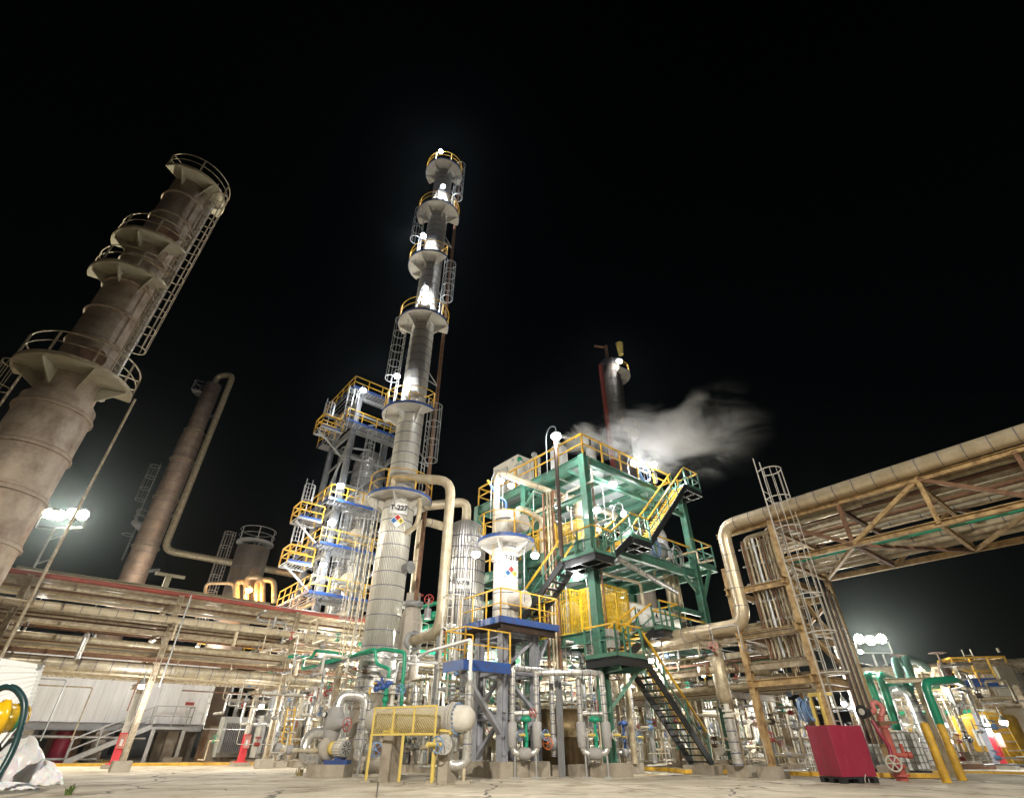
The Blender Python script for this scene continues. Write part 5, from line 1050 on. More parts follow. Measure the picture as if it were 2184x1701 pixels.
for i, (x, y0, y1) in enumerate(((1010, 940, 1190), (1240, 880, 1010))):
    lp_('pipe', ['silver standpipe with blanketed lower end beside the exchanger', 'thin silver standpipe behind the second green header'][i], [('Z2', x + 15, y0), ('Z2', x - 15 if i == 0 else x, y1)], 20.6, (.09, .05)[i], 'silver', bands=.25)
lp_('pipe', 'silver insulated pipe elbowing down left of the lower blue platform', [('Z2', 1290, 830, 1), ('Z2', 1390, 805, .6), ('Z2', 1380, 1000, .6)], Yg, .1, 'silver', bands=.3, bend=.25)
for i, (pts, r) in enumerate((([('Z2', 1190, 600, 1.5), ('Z2', 1390, 585, 1), ('Z2', 1385, 655, 1), ('Z2', 1250, 635, 1), ('Z2', 1215, 800, .5)], .04), ([('Z2', 1180, 610, 2), ('Z2', 1700, 665, .2)], .04), ([('Z2', 1180, 560, 3), ('Z2', 1400, 600, 2.2), ('Z2', 1640, 665, .6)], .03), ([('Z2', 700, 600, 3.5), ('Z2', 1100, 560, 2), ('Z2', 1190, 610, 2)], .035))):
    lp_('pipe', ['looped lilac-white line ending at the cream valve', 'straight white line running to the lower blue platform', 'thin white line just above the straight white line', 'thin cream line running alongside the green headers'][i], pts, Yg, r, 'water_white', seg=7, bend=.08)
t = thing('yellow_ladder', pt('Z2', 360, 1150, 24.5), 'small yellow ladder leaning under the rack left of the pump', 'ladder'); k = M_('yellow'); a0, a1, b0, b1 = pt('Z2', 320, 1340, 24.5), pt('Z2', 345, 1345, 24.5), pt('Z2', 385, 990, 24.5), pt('Z2', 405, 990, 24.5)
k.bar(a0, b0, .05); k.bar(a1 + Vector((.2, 0, 0)), b1 + Vector((.2, 0, 0)), .05)
for i in range(8): k.bar(a0.lerp(b0, (i + .5) / 8), (a1 + Vector((.2, 0, 0))).lerp(b1 + Vector((.2, 0, 0)), (i + .5) / 8), .035)
k.build('frame', None, t)
# ladder rails of T-227 left side, thin verticals
for i in range(4):
    p = pt('Z2', 835 + i * 42, 300, 22.9); pipe(f'slim tan conduit, {ORD[i]} from the left in the bundle before T-227', [(p.x, p.y, 2.8), (p.x, p.y, 8 + i * .7)], .028, 'tan', seg=6, name='conduit', group='slim conduits in front of T-227')
# --- fire monitor, tote, basket, bollards
def monitor():
    b = gnd('V', 1925, 1664); X, Y = b.x, b.y
    t = thing('fire_monitor', (X, Y, 0), 'red fire hydrant with curved monitor nozzle standing behind the wrapped tote', 'hydrant')
    k = M_('fire_red'); k.path([(X, Y, 0), (X, Y, .32)], .16, seg=18); k.cone((X, Y, .1), (X, Y, .16), .24, seg=18); k.cone((X, Y, .3), (X, Y, .36), .22, seg=18); k.cone((X, Y, .36), (X, Y, .4), .22, seg=18); k.path([(X, Y, .35), (X, Y, 1.35)], .115, seg=18); k.cone((X, Y, 1.3), (X, Y, 1.36), .17, seg=18); k.path([(X, Y, .62), (X + .42, Y - .05, .62)], .06); k.path([(X + .3, Y - .05, .55), (X + .3, Y - .05, .9)], .05); k.cone((X + .38, Y - .05, .62), (X + .5, Y - .06, .62), .09); k.build('riser', None, t)
    k = M_('orange'); k.use('fire_red'); k.path([(X, Y, 1.36), (X, Y, 1.6)], .1); k.use('rust'); k.box((X + .02, Y, 1.42), (.34, .25, .12)); k.bar((X, Y - .1, 1.42), (X + .4, Y - .1, 1.45), .06); k.build('valve_body', None, t)
    k = M_('pinkred'); c = Vector((X - .02, Y, 1.75)); k.path([c + Vector((.05, 0, -.15)), c + Vector((.22, 0, .05)), c + Vector((.1, 0, .25)), c + Vector((-.12, -.02, .2)), c + Vector((-.1, -.05, .0)), c + Vector((-.38, -.2, -.06))], .075, bend=.12); k.build('elbow', None, t)
    k = M_('black_rubber'); d = Vector((-.85, -.5, .05)).normalized(); p = c + Vector((-.38, -.2, -.06)); k.use('offwhite'); k.cone(p, p + d * .15, .07, .1); k.use('black_rubber'); k.cone(p + d * .12, p + d * .42, .13, .17, 20); n = d.cross(Z); k.arc(p + d * .42, .17, 0, 2 * PI, .022, 6, 20, n, Z); k.use('offwhite'); k.cone(p + d * .421, p + d * .43, .09); k.build('nozzle', None, t)
    k = M_('offwhite'); k.wheel((X - .27, Y - .3, .42), .19, (-.4, -1, 0), .026, 6); k.use('fire_red'); k.cone((X - .25, Y - .28, .42), (X, Y, .42), .06); k.build('handwheel', None, t)
    k = M_('cherry'); P_ = [Vector((X - .35, Y - .1, 1.5)), Vector((X - .3, Y - .2, 1.1)), Vector((X - .18, Y - .24, .8)), Vector((X - .28, Y - .26, .5)), Vector((X - .1, Y - .3, .25))]
    k.path(P_, .055, bend=.1, seg=8); h = k.build('draped_cloth'); h.scale = (1, 1, 1); tag(h, 'crimson cloth strip hanging down the front of the red hydrant', 'cloth')
monitor()
def tote():
    bl, br = gnd('V', 1768, 1669), gnd('V', 1880, 1670); d = (br - bl); L = d.length; mid = (bl + br) / 2; d.normalize(); n = Vector((-d.y, d.x, 0)); mid = mid + n * .36
    A = R(16); dx = Vector((math.cos(A), math.sin(A), 0)); dy = Vector((-dx.y, dx.x, 0)); hx, hy = .60, .42
    t = thing('plastic_pallet', (mid.x, mid.y, 0), 'black plastic pallet beneath the crimson wrapped tote', 'pallet'); k = M_('plastic_pad'); k.prism(mid + Z * .1, mid + Z * .14, dx * hx, dy * hy)
    for i in (-1, 0, 1):
        for j in (-1, 0, 1): q = mid + dx * i * (hx - .08) + dy * j * (hy - .08); k.prism(q + Z * .0, q + Z * .1, dx * .08, dy * .08)
    k.build('deck', None, t)
    k = M_('cherry'); N = 40; rings = []; random.seed(4)
    H = 1.18; ph = [random.uniform(0, 6) for _ in range(6)]
    for iz in range(13):
        f = iz / 12; z = .15 + H * f; ring = []
        for i in range(N * 4):
            u = i / (N * 4) * 4; s_ = int(u); v = u - s_; cx_, cy_ = [(-1 + 2 * v, -1), (1, -1 + 2 * v), (1 - 2 * v, 1), (-1, 1 - 2 * v)][s_]
            bul = 1 + .02 * math.sin(PI * f) + .022 * math.sin(u * 5 + ph[0] + f * 2.5) * (1.1 - f) - .03 * max(0, math.sin(u * 8 + ph[1] - f * 2.2)) ** 6 + .02 * max(0, math.sin(u * 13 + ph[2] + f * 4)) ** 8 + .004 * math.sin(u * 41 + f * 11)
            ring.append(mid + dx * cx_ * hx * bul * (1 - .01 * f) + dy * cy_ * hy * bul * (1 - .01 * f) + Z * (z + .012 * math.sin(u * 7) * (f == 1)))
        rings.append(ring)
    vs = [p for r_ in rings for p in r_]; M4 = N * 4; fs = [(i * M4 + j, i * M4 + (j + 1) % M4, (i + 1) * M4 + (j + 1) % M4, (i + 1) * M4 + j) for i in range(12) for j in range(M4)]
    k.add(vs, fs, True); k.add(rings[-1], [tuple(range(M4))]); o = k.build('wrapped_tote'); tag(o, 'crimson sheet-wrapped tote box standing on the black pallet', 'tote')
    k = M_('offwhite'); q = mid - dy * (hy + .03) + dx * .1; k.path([q + Z * .2 + dx * .08, q + Z * .1, q - dy * .05 + Z * .02 - dx * .06], .012, bend=.05, seg=6); o = k.build('strap'); tag(o, 'loose white strap end hanging at the foot of the crimson tote', 'strap')
tote()
def cage_tote(label, c, ang, s=(1.2, 1.0, 1.05), full=True):
    c = Vector(c); A = R(ang); X = Vector((math.cos(A), math.sin(A), 0)); Yv = Vector((-X.y, X.x, 0)); t = thing('caged_tote', c, label, 'tote')
    M_('white').prism(c + Z * .2, c + Z * (.15 + s[2]), X * (s[0] / 2 - .03), Yv * (s[1] / 2 - .03)).build('bottle', None, t)
    k = M_('galv')
    for z in [.18 + i * (s[2] / 5) for i in range(6)]:
        for a, e in ((X, Yv), (-X, Yv), (Yv, X), (-Yv, X)):
            ha = s[0] / 2 if a in (X, -X) else s[1] / 2; he = s[1] / 2 if a in (X, -X) else s[0] / 2; k.bar(c + a * ha - e * he + Z * z, c + a * ha + e * he + Z * z, .02)
    for i in range(6):
        f = -1 + 2 * i / 5
        for sg in (-1, 1):
            p = c + X * f * s[0] / 2 + Yv * sg * s[1] / 2; k.bar(p + Z * .15, p + Z * (.2 + s[2]), .02); p = c + Yv * f * s[1] / 2 + X * sg * s[0] / 2; k.bar(p + Z * .15, p + Z * (.2 + s[2]), .02)
    k.build('wire_cage', None, t); k = M_('black_rubber'); k.prism(c + Z * .08, c + Z * .15, X * s[0] / 2, Yv * s[1] / 2)
    for i in (-1, 0, 1): k.prism(c + X * i * .5, c + X * i * .5 + Z * .1, X * .06, Yv * s[1] / 2)
    k.build('pallet_base', None, t); return t
q = gnd('V', 1962, 1656); cage_tote('white caged liquid tote standing just right of the red hydrant', (q.x, q.y + .6, 0), 25)
q = gnd('V', 1905, 1652); cage_tote('white caged liquid tote mostly hidden behind the red hydrant', (q.x - .2, q.y + 1.2, 0), 22)
q = gnd('V', 1752, 1652); t = thing('wire_basket', q, 'white wire basket cart behind the left side of the crimson tote', 'basket'); k = M_('white'); 
for i in range(7):
    x = q.x - .25 + i * .09; k.bar((x, q.y, .02), (x - .02, q.y, .85), .015); k.bar((x, q.y + .4, .02), (x - .02, q.y + .4, .85), .015)
for z in (.05, .25, .45, .65, .85): k.bar((q.x - .27, q.y, z), (q.x + .31, q.y, z), .018); k.bar((q.x - .27, q.y, z), (q.x - .27, q.y + .4, z), .018); k.bar((q.x + .31, q.y, z), (q.x + .31, q.y + .4, z), .018)
k.build('wire_frame', None, t); M_('white_film').sphere((q.x, q.y + .2, .88), .25, sq=(1.1, .8, .35)).build('liner', None, t)
for i, (x, y, lab) in enumerate(((2020, 1668, 'thick yellow bollard, the left of the two, beside the brown post'), (2053, 1663, 'thick yellow bollard, the right of the two, below the green pipe bend'))):
    q = gnd('V', x, y); k = M_('yellow'); k.lathe(q, [(.115, 0), (.115, 1.34), (.09, 1.41), (.001, 1.43)], Z, 20); k.use('yellow_gloss'); k.cone(q + Z * .0, q + Z * .02, .13, seg=20); o = k.build('bollard'); tag(o, lab, 'bollard', 'yellow bollards right of the hydrant')
# yellow gate-like goal post at the tower foot
q = thing('guard_hoop', Vector((10.2, 18.6, 0)), 'yellow square-topped guard hoop standing at the bridge tower foot', 'guard'); k = M_('yellow_guard')
pL, pR = Vector((xat(1742, 18.4, 1.5), 18.4, 0)), Vector((xat(1762, 18.1, 1.5), 18.1, 0)); zt_ = zat(1480, 18.2); k.bar(pL, pL + Z * zt_, .1); k.bar(pR, pR + Z * zt_, .1); k.bar(pL + Z * zt_, pR + Z * zt_, .12, .1); k.bar(pR + Z * zt_, pR + Z * zt_ + Vector((.35, -.1, 0)), .12, .08); k.build('frame', None, q)
hose_coil('blue hose coil hanging on the left leg of the yellow guard hoop', (pL.x - .15, pL.y - .1, 1.75), .26, 'lightblue', 6)
# --- left foreground unit: yellow fitting, hose, corrugated sheet, bags
def left_unit():
    Yb = 13.5
    A, B_ = pt('Z1', 0, 865, Yb + .6), pt('Z1', 240, 905, Yb + 1.0); C_, D_ = pt('Z1', 150, 1180, Yb + .9), pt('Z1', -20, 1400, Yb + .6)
    k = M_('white'); n = 26; L = B_ - A; vs = []; fs = []
    for i in range(n + 1):
        for j in range(13):
            f = j / 12; p = A.lerp(B_, i / n).lerp(D_.lerp(C_, i / n), f); vs.append(p + Vector((0, -.04 * math.sin(j * PI), 0)) + Vector((0, .03 * math.sin(f * 60), 0)))
    m = 40; vs = []
    for i in range(n + 1):
        for j in range(m + 1): f = j / m; p = A.lerp(B_, i / n).lerp(D_.lerp(C_, i / n), f); vs.append(p + Vector((0, .025 * math.sin(f * 2 * PI * 11), 0)))
    for i in range(n):
        for j in range(m): a = i * (m + 1) + j; fs.append((a, a + m + 1, a + m + 2, a + 1))
    k.add(vs, fs, True); off = Vector((.02, .12, 0)); k.add([Vector(v) + off for v in vs], [f[::-1] for f in fs], True)
    e0 = [Vector(vs[i * (m + 1)]) for i in range(n + 1)]; k.add(e0 + [p + off for p in e0], [(i, i + 1, n + 2 + i, n + 1 + i) for i in range(n)])
    e1 = [Vector(vs[n * (m + 1) + j]) for j in range(m + 1)]; k.add(e1 + [p + off for p in e1], [(i, i + 1, m + 2 + i, m + 1 + i) for i in range(m)])
    t = thing('trailer_cover', Vector((A.x, A.y, 0)), 'white ribbed side panel of a unit cut off by the left edge', 'panel'); k.build('ribbed_panel', None, t)
    k = M_('galv'); k.bar(B_, Vector((B_.x - .3, B_.y + .1, 0)), .08); k.bar(A + Vector((-.4, 0, 0)), Vector((A.x - .4, A.y, 0)), .08); k.build('post', None, t)
    t = thing('hose_coupling', pt('Z1', 60, 1400, 12.4) , 'glossy yellow pipe fitting poking in at the left edge under the dark hose', 'fitting'); p0, p1 = pt('Z1', -120, 1235, 12.0), pt('Z1', 150, 1215, 12.6); d = (p1 - p0).normalized(); L = (p1 - p0).length
    k = M_('yellow_gloss'); k.lathe(p0, [(.28, -.4), (.3, 0), (.3, L * .35), (.34, L * .38), (.36, L * .46), (.34, L * .5), (.27, L * .53), (.25, L * .74), (.2, L * .82), (.2, L), (.14, L + .05), (.001, L + .06)], d, 28); k.use('green_pipe'); k.cone(p0 + d * L * .74, p0 + d * L * .8, .265, seg=28); k.build('body', None, t)
    k = M_('dark_steel'); k.bar(p0 + d * .3, Vector((p0.x + .3, p0.y, 0)), .12); k.build('stand', None, t)
    P_ = [pt('Z1', -90, 1120, 12.2), pt('Z1', 10, 1035, 12.2), pt('Z1', 90, 1040, 12.2), pt('Z1', 150, 1120, 12.2), pt('Z1', 140, 1230, 12.2), pt('Z1', 80, 1420, 12.2), pt('Z1', -40, 1620, 12.0)]
    pipe('thick dark teal hose arching over the yellow fitting at the left edge', P_, .062, 'rubber', bend=.3, name='hose', cat='hose', seg=14)
    # bags
    random.seed(11)
    def bag(label, cx_, cy_, rx, ry, h, m='white_film', seed=1):
        random.seed(seed); vs = []; fs = []; n1, n2 = 96, 26; ph = [random.uniform(0, 6) for _ in range(8)]
        for j in range(n2 + 1):
            f = j / n2
            for i in range(n1):
                a = 2 * PI * i / n1; rr = math.sqrt(max(0, 1 - f * f)) if f < 1 else 0; cre = 1 + .14 * abs(math.sin(a * 3 + ph[0] + f * 3)) + .05 * math.sin(a * 9 + ph[1] - f * 6) + .03 * abs(math.sin(a * 17 + f * 9))
                vs.append((cx_ + math.cos(a) * rx * rr * cre, cy_ + math.sin(a) * ry * rr * cre, h * f * (1 + .22 * math.sin(a * 2 + ph[2]) + .12 * math.sin(a * 7 + ph[3])) + .02 * math.sin(a * 13 + f * 8)))
        for j in range(n2):
            for i in range(n1): fs.append((j * n1 + i, j * n1 + (i + 1) % n1, (j + 1) * n1 + (i + 1) % n1, (j + 1) * n1 + i))
        o = M_(m).add(vs, fs, True).build('plastic_sheeting'); return tag(o, label, 'plastic sheeting')
    g1, g2, g3 = gnd('Z1', 40, 1600), gnd('Z1', 185, 1625), gnd('Z1', 60, 1650)
    bag('crumpled pinkish white plastic sheeting heap at the left edge, the taller one', g1.x - .35, g1.y + .5, .75, .6, .85, seed=3)
    bag('crumpled white plastic sheet slumped on the ground, the lower right heap', g2.x - .15, g2.y + .3, .55, .45, .42, seed=5)
    bag('flat white plastic edge trailing in front of the two heaps', g3.x - .35, g3.y + .1, .8, .25, .1, seed=8)
left_unit()
# --- grass tufts
def tuft(label, tg, x, y, n, h, m='grass_blade', seed=0, z=0):
    random.seed(seed); c = gnd(tg, x, y); k = M_(m)
    for i in range(n):
        a = random.uniform(0, 2 * PI); l = h * random.uniform(.5, 1); lean = random.uniform(.1, .8) * l; p = c + Vector((random.gauss(0, h * .15), random.gauss(0, h * .12), 0)); d = Vector((math.cos(a), math.sin(a), 0)); s_ = Vector((-d.y, d.x, 0)) * .018
        q = p + d * lean * .4 + Z * l * .7; e = p + d * lean + Z * l * (.95 if i % 3 else .6); k.add([p - s_, p + s_, q + s_ * .8, q - s_ * .8, e], [(0, 1, 2, 3), (3, 2, 4)])
    tag(k.build('grass_tuft'), label, 'grass')
tuft('green grass tuft growing by the left kerb beside the red post', 'Z1', 485, 1500, 90, .62, seed=1)
tuft('small dry weeds by the kerb right of the tall rack post', 'Z1', 940, 1482, 30, .35, seed=2)
tuft('tiny weed in the pavement crack at the lower left', 'Z1', 410, 1680, 26, .22, seed=3)
mat('straw', (.45, .36, .16), .8)
tuft('dry straw tuft beside the red guarded post', 'Z1', 595, 1500, 40, .35, 'straw', seed=4)
tuft('dry weed in front of the pump plinth', 'Z2', 470, 1525, 30, .3, 'straw', seed=5)
# --- red based white posts (left)
def redpost(label, b_, y1, tg='Z1'):
    b_ = Vector(b_); k0 = thing('guarded_post', b_, label, 'post'); z1 = zat(TAB[tg][1] + y1 * TAB[tg][2], b_.y)
    k = M_('offwhite'); k.ibeam(b_ + Z * .15, b_ + Z * z1, .24, .24, up=U); k.use('rusty_beige'); k.ibeam(b_ + Z * z1, b_ + Z * 6.5, .24, .24, up=U); k.build('column', None, k0)
    k = M_('red_guard'); k.prism(b_ + Z * .16, b_ + Z * 1.35, U * .145, W * .14); k.prism(b_ + Z * .15, b_ + Z * .2, U * .28, W * .25); k.build('red_base', None, k0)
    M_('concrete').prism(b_, b_ + Z * .15, U * .4, W * .4).build('plinth', None, k0)
    d = Vector((.35, -.9, 0)).normalized(); c = b_ + d * .2; k = M_('salmon'); k.prism(c + Z * .75 + Vector((.1, 0, 0)), c + Z * 1.3 + Vector((.1, 0, 0)), Vector((.13, 0, 0)), Vector((0, .07, 0))); k.use('white'); k.prism(c + Z * .85 + Vector((.12, -.075, 0)), c + Z * 1.1 + Vector((.12, -.075, 0)), Vector((.06, 0, 0)), Vector((0, .004, 0))); k.build('extinguisher_box', None, k0)
redpost('white column with bright red base standing by the left kerb near the grass tuft', rq(.3, 4.6, 0), 1080)
redpost('white column with bright red base right of the grey stair', rq(5.8, 4.6, 0), 1010)
for i, (x, y0, y1, m) in enumerate(((1200, 1480, 1030, 'grey_steel'), (1320, 1488, 1040, 'galv'))):
    b_ = gnd('Z1', x, y0); k = M_(m); k.ibeam(b_, b_ + Z * zat(1092 + y1 * .3583, b_.y), .2, .2, up=U); k.use('concrete'); k.prism(b_, b_ + Z * .2, U * .35, W * .35); tag(k.build('steel_post'), ['slate blue steel post left of the pale grey post under the rack', 'pale grey steel post just left of the right red-based column'][i], 'post')
# ================================================================ WHITE BUILDING LEFT
HO = Vector((-26.5, 32, 0))
def hq(u, w, z): return HO + U * u + W * w + Z * z
def house():
    t = thing('modular_building', HO, 'long white panelled building raised on grey piers behind the left rack', 'building'); z0, z1 = 1.95, 5.45; L0, L1 = -5.0, 9.0
    k = M_('house_panel'); 
    n = 24
    for i in range(n): a = L0 + (L1 - L0) * i / n; e = L0 + (L1 - L0) * (i + 1) / n - .012; k.prism(hq(a + (e - a) / 2, 0, z0), hq(a + (e - a) / 2, 0, z1), U * (e - a) / 2, W * .04)
    k.use('offwhite'); k.prism(hq((L0 + L1) / 2, 1.9, z0), hq((L0 + L1) / 2, 1.9, z1 - .05), U * (L1 - L0) / 2 * .995, W * 1.85); k.build('wall', None, t)
    k = M_('white'); k.prism(hq((L0 + L1) / 2, 1.8, z1), hq((L0 + L1) / 2, 1.8, z1 + .16), U * ((L1 - L0) / 2 + .1), W * 2.0); k.prism(hq(L1 - .02, -.07, z0), hq(L1 - .02, -.07, z1), U * .1, W * .03); k.build('roof', None, t)
    k = M_('black_paint'); k.use('grey_steel'); k.ibeam(hq(L0, -.05, z0 - .2), hq(L1, -.05, z0 - .2), .2, .36); k.ibeam(hq(L0, 3.4, z0 - .2), hq(L1, 3.4, z0 - .2), .2, .36); k.build('floor_beam', None, t)
    for u in (-3, .5, 3.9, 7.5):
        for w in (.1, 3.3): M_('concrete').prism(hq(u, w, 0), hq(u, w, z0 - .38), U * .3, W * .25).build('pier', None, t)
    k = M_('white'); k.prism(hq(7.9, -.06, 3.3), hq(7.9, -.06, 3.8), U * .2, W * .02); k.use('red'); k.prism(hq(7.9, -.06, 2.95), hq(7.9, -.06, 3.12), U * .25, W * .02); k.build('wall_notice', None, t)
    st = thing('staircase', hq(6.5, -1.5, 0), 'galvanised grey stair with landing climbing to the right end of the white building', 'staircase')
    a, c = hq(2.6, -.9, .1), hq(6.0, -.9, 1.75); k = M_('galv')
    for s in (-.45, .45): k.bar(a + W * s, c + W * s, .06, .24)
    k.build('stringer', None, st); k = M_('galv')
    for i in range(9): p = a.lerp(c, (i + .5) / 9); k.prism(p - W * .45, p + W * .45, U * .13, Z * .02)
    k.build('tread', None, st); k = M_('galv')
    for s in (-.45, .45):
        for i in range(4): p = a.lerp(c, i / 3) + W * s; k.bar(p, p + Z * 1.05, .05)
        k.bar(a + W * s + Z * 1.05, c + W * s + Z * 1.05, .055); k.bar(a + W * s + Z * .55, c + W * s + Z * .55, .045)
    rail_line(k, [hq(6.0, -1.35, 1.75), hq(8.0, -1.35, 1.75), hq(8.0, -.2, 1.75)], 1.05, 1, .025); k.build('handrail', None, st)
    k = M_('galv'); k.prism(hq(7, -1.35, 1.7), hq(7, -.1, 1.7), U * 1.0, Z * .06); k.build('landing', None, st)
    for u in (6.2, 7.8): M_('galv').bar(hq(u, -1.2, 0), hq(u, -1.2, 1.7), .2).build('leg', None, st)
    M_('concrete').prism(hq(7.6, -1.2, 0), hq(7.6, -1.2, .3), U * .5, W * .4).build('plinth', None, st)
    # things under the building
    t = thing('arched_channel', hq(1, -.8, 0), 'bent grey perforated channel arching under the white building', 'channel'); k = M_('galv'); P_ = [hq(-1.5, -.9, .25), hq(-.9, -.9, .8), hq(-.1, -.9, 1.25), hq(1.2, -.9, 1.25), hq(6, -.9, 1.2)]
    k.path(P_, .07, bend=.5, seg=4); k.path([hq(-2, -.9, .28), hq(4, -.9, .25)], .07, seg=4); k.build('channel', None, t)
    o = M_('cherry').cone(hq(2.3, 1.2, 0), hq(2.3, 1.2, 1.55), .45, seg=20).build('red_drum'); tag(o, 'crimson drum standing under the white building', 'drum')
    t = thing('staircase', hq(-2.6, -1, 0), 'short grey side stair at the left end under the white building', 'staircase'); k = M_('galv')
    for s in (-.4, .4): k.bar(hq(-3.6, -.8 + s, 1.6), hq(-1.7, -.8 + s, .1), .06, .2)
    k.build('stringer', None, t); k = M_('galv')
    for i in range(6): p = hq(-3.6, -.8, 1.6).lerp(hq(-1.7, -.8, .1), (i + .5) / 6); k.prism(p - W * .4, p + W * .4, U * .12, Z * .02)
    k.build('tread', None, t); k = M_('galv'); k.bar(hq(-3.6, -1.2, 2.4), hq(-1.7, -1.2, 1.0), .05); k.bar(hq(-1.7, -1.2, .1), hq(-1.7, -1.2, 1.0), .05); k.build('handrail', None, t)
house()
def cooler(label, c):
    t = thing('radiator_bank', c, label, 'transformer'); c = Vector(c); M_('grey_box').prism(c + Z * .3, c + Z * 2.3, U * .9, W * .5).build('tank', None, t); k = M_('grey_steel')
    for i in range(16): k.prism(c + U * (-.85 + i * .11) - W * .8 + Z * .5, c + U * (-.85 + i * .11) - W * .8 + Z * 2.0, U * .02, W * .28)
    k.build('fin', None, t)
q = gnd('V', 458, 1628); cooler('grey finned transformer between the posts right of the grey stair', (q.x, q.y + 1.5, 0)); q = gnd('V', 545, 1630); cooler('grey finned transformer right of the second red-based column', (q.x, q.y + 1.5, 0))
# ================================================================ BACKGROUND PLANT
random.seed(21)
PAL = ['beige', 'silver', 'offwhite', 'tan', 'galv', 'silver_warm', 'offwhite', 'white', 'silver']
def in_green(x, y):
    return False
def loop_thing(x, y, kind, label, group, seed):
    random.seed(seed); t = thing('pipe_manifold' if kind < 2 else 'pump_skid' if kind == 2 else 'valve_station', (x, y, 0), label, 'pipework', group); c = Vector((x, y, 0)); m = random.choice(PAL); A = U if random.random() < .6 else W
    k = M_(m)
    if kind == 0:
        h = random.uniform(1.8, 3.0); w = random.uniform(.5, 1.1); k.path([c + Z * .3, c + Z * h, c + A * w + Z * h, c + A * w + Z * .4], random.uniform(.05, .11), bend=.18, seg=8); k.path([c + A * w * .5 + Z * .2, c + A * w * .5 + Z * (h + .8)], .04, seg=6); k.bands([c + Z * .4, c + Z * h], .09, .35, seg=8)
    elif kind == 1:
        h = random.uniform(2.5, 4.0)
        for j in range(4): k.use(random.choice(PAL)); k.path([c + A * (j * .28) + Z * .1, c + A * (j * .28) + Z * h * random.uniform(.6, 1)], random.uniform(.025, .08), seg=7)
        k.path([c + Z * 1.1 - A * .3, c + A * 1.4 + Z * 1.1], .06, seg=8)
    elif kind == 2:
        k.use('offwhite'); k.cone(c + Z * .7 - A * .5, c + Z * .7 + A * .2, .2, seg=14); k.use('yellow_guard'); k.cone(c + Z * .7 + A * .2, c + Z * .7 + A * .45, .12, seg=10); k.use('silver'); k.sphere(c + Z * .7 + A * .65, .26); k.path([c + A * .65 + Z * .7, c + A * .65 + Z * 1.8, c + A * 1.5 + Z * 1.8], .1, bend=.2, seg=10)
    else:
        k.path([c - A * .8 + Z * .8, c + A * .8 + Z * .8], .08, seg=8); k.path([c + Z * .8, c + Z * 2.2], .05, seg=8)
        for s in (-.4, .4): k.cone(c + A * s + Z * .8 - A * .04, c + A * s + Z * .8 + A * .04, .16)
    k.build('pipes', None, t)
    k = M_(random.choice(['red', 'green_pipe', 'lightblue', 'blue', 'grey_steel', 'yellow', 'orange'])); p = c + A * random.uniform(.1, .5) + Z * random.uniform(.9, 1.8) + Vector((0, -.2, 0)); k.wheel(p, .15, (.3, -1, 0), .015); k.use('jacket' if seed % 2 else 'grey_steel'); k.sphere(p + Vector((0, .15, 0)), .13, 8); k.build('valve', None, t)
    M_('concrete').prism(c + A * .3, c + A * .3 + Z * .25, A * .8, A.cross(Z) * .4).build('plinth', None, t)
zones = [  # (vx0, vx1, Y0, Y1, count, phrase)
    (575, 770, 27, 36, 16, 'small pipe manifold in the crowded pipework under the rack left of T-227'),
    (830, 1010, 23.5, 30, 12, 'small pipe manifold in the shade behind the yellow guard screen'),
    (1010, 1230, 24, 33, 18, 'small pipe manifold in the crowded pipework behind the control loops'),
    (1230, 1480, 26, 40, 30, 'small pipe manifold in the crowded pipework seen through the black stair'),
    (1500, 1740, 24, 42, 30, 'small pipe manifold in the crowded pipework right of the pinkish pot'),
    (1900, 2180, 28, 46, 26, 'small pipe manifold in the far yard behind the yellow bollards')]
sd = 100
for (x0, x1, y0, y1, n, lab) in zones:
    for i in range(n):
        random.seed(sd); vx = x0 + (x1 - x0) * (i + random.random()) / n; Y = random.uniform(y0, y1); X = (vx - CX) / F * (Y * cp); loop_thing(X, Y, random.randrange(4) if i % 3 else 1, lab, lab.replace('small pipe manifold', 'pipe manifolds'), sd); sd += 1
# vertical posts / columns / drums seen deep in the yard
for i, (vx, Y, h, m) in enumerate(((1395, 29, 3.2, 'offwhite'), (1640, 27, 2.9, 'offwhite'), (1560, 33, 3.4, 'grey_steel'), (1480, 34, 3.4, 'galv'), (1675, 35, 3.6, 'grey_steel'), (1445, 40, 4, 'offwhite'), (905, 30, 3.6, 'grey_steel'), (600, 33, 4.5, 'galv'), (672, 31, 4.5, 'offwhite'), (730, 33, 4.5, 'galv'))):
    x = (vx - CX) / F * Y * cp; c = Vector((x, Y, 0)); k = M_(m); k.ibeam(c + Z * .2, c + Z * h, .26, .26, up=U); k.use('concrete'); k.prism(c, c + Z * .22, U * .45, W * .4)
    tag(k.build('steel_post'), ['fireproofed cream post seen just left of the black stair', 'white and rust post on a wide plinth right of the pinkish pot', 'slate post between the silver standpipe and the white post', 'grey post seen through the black stair rails', 'slate post behind the crimson tote', 'far cream post left of the stair foot', 'slate post behind the yellow guard screen', 'grey post under the rack near the right red-based column', 'cream post under the rack left of T-227', 'grey post under the rack just left of T-227'][i], 'post')
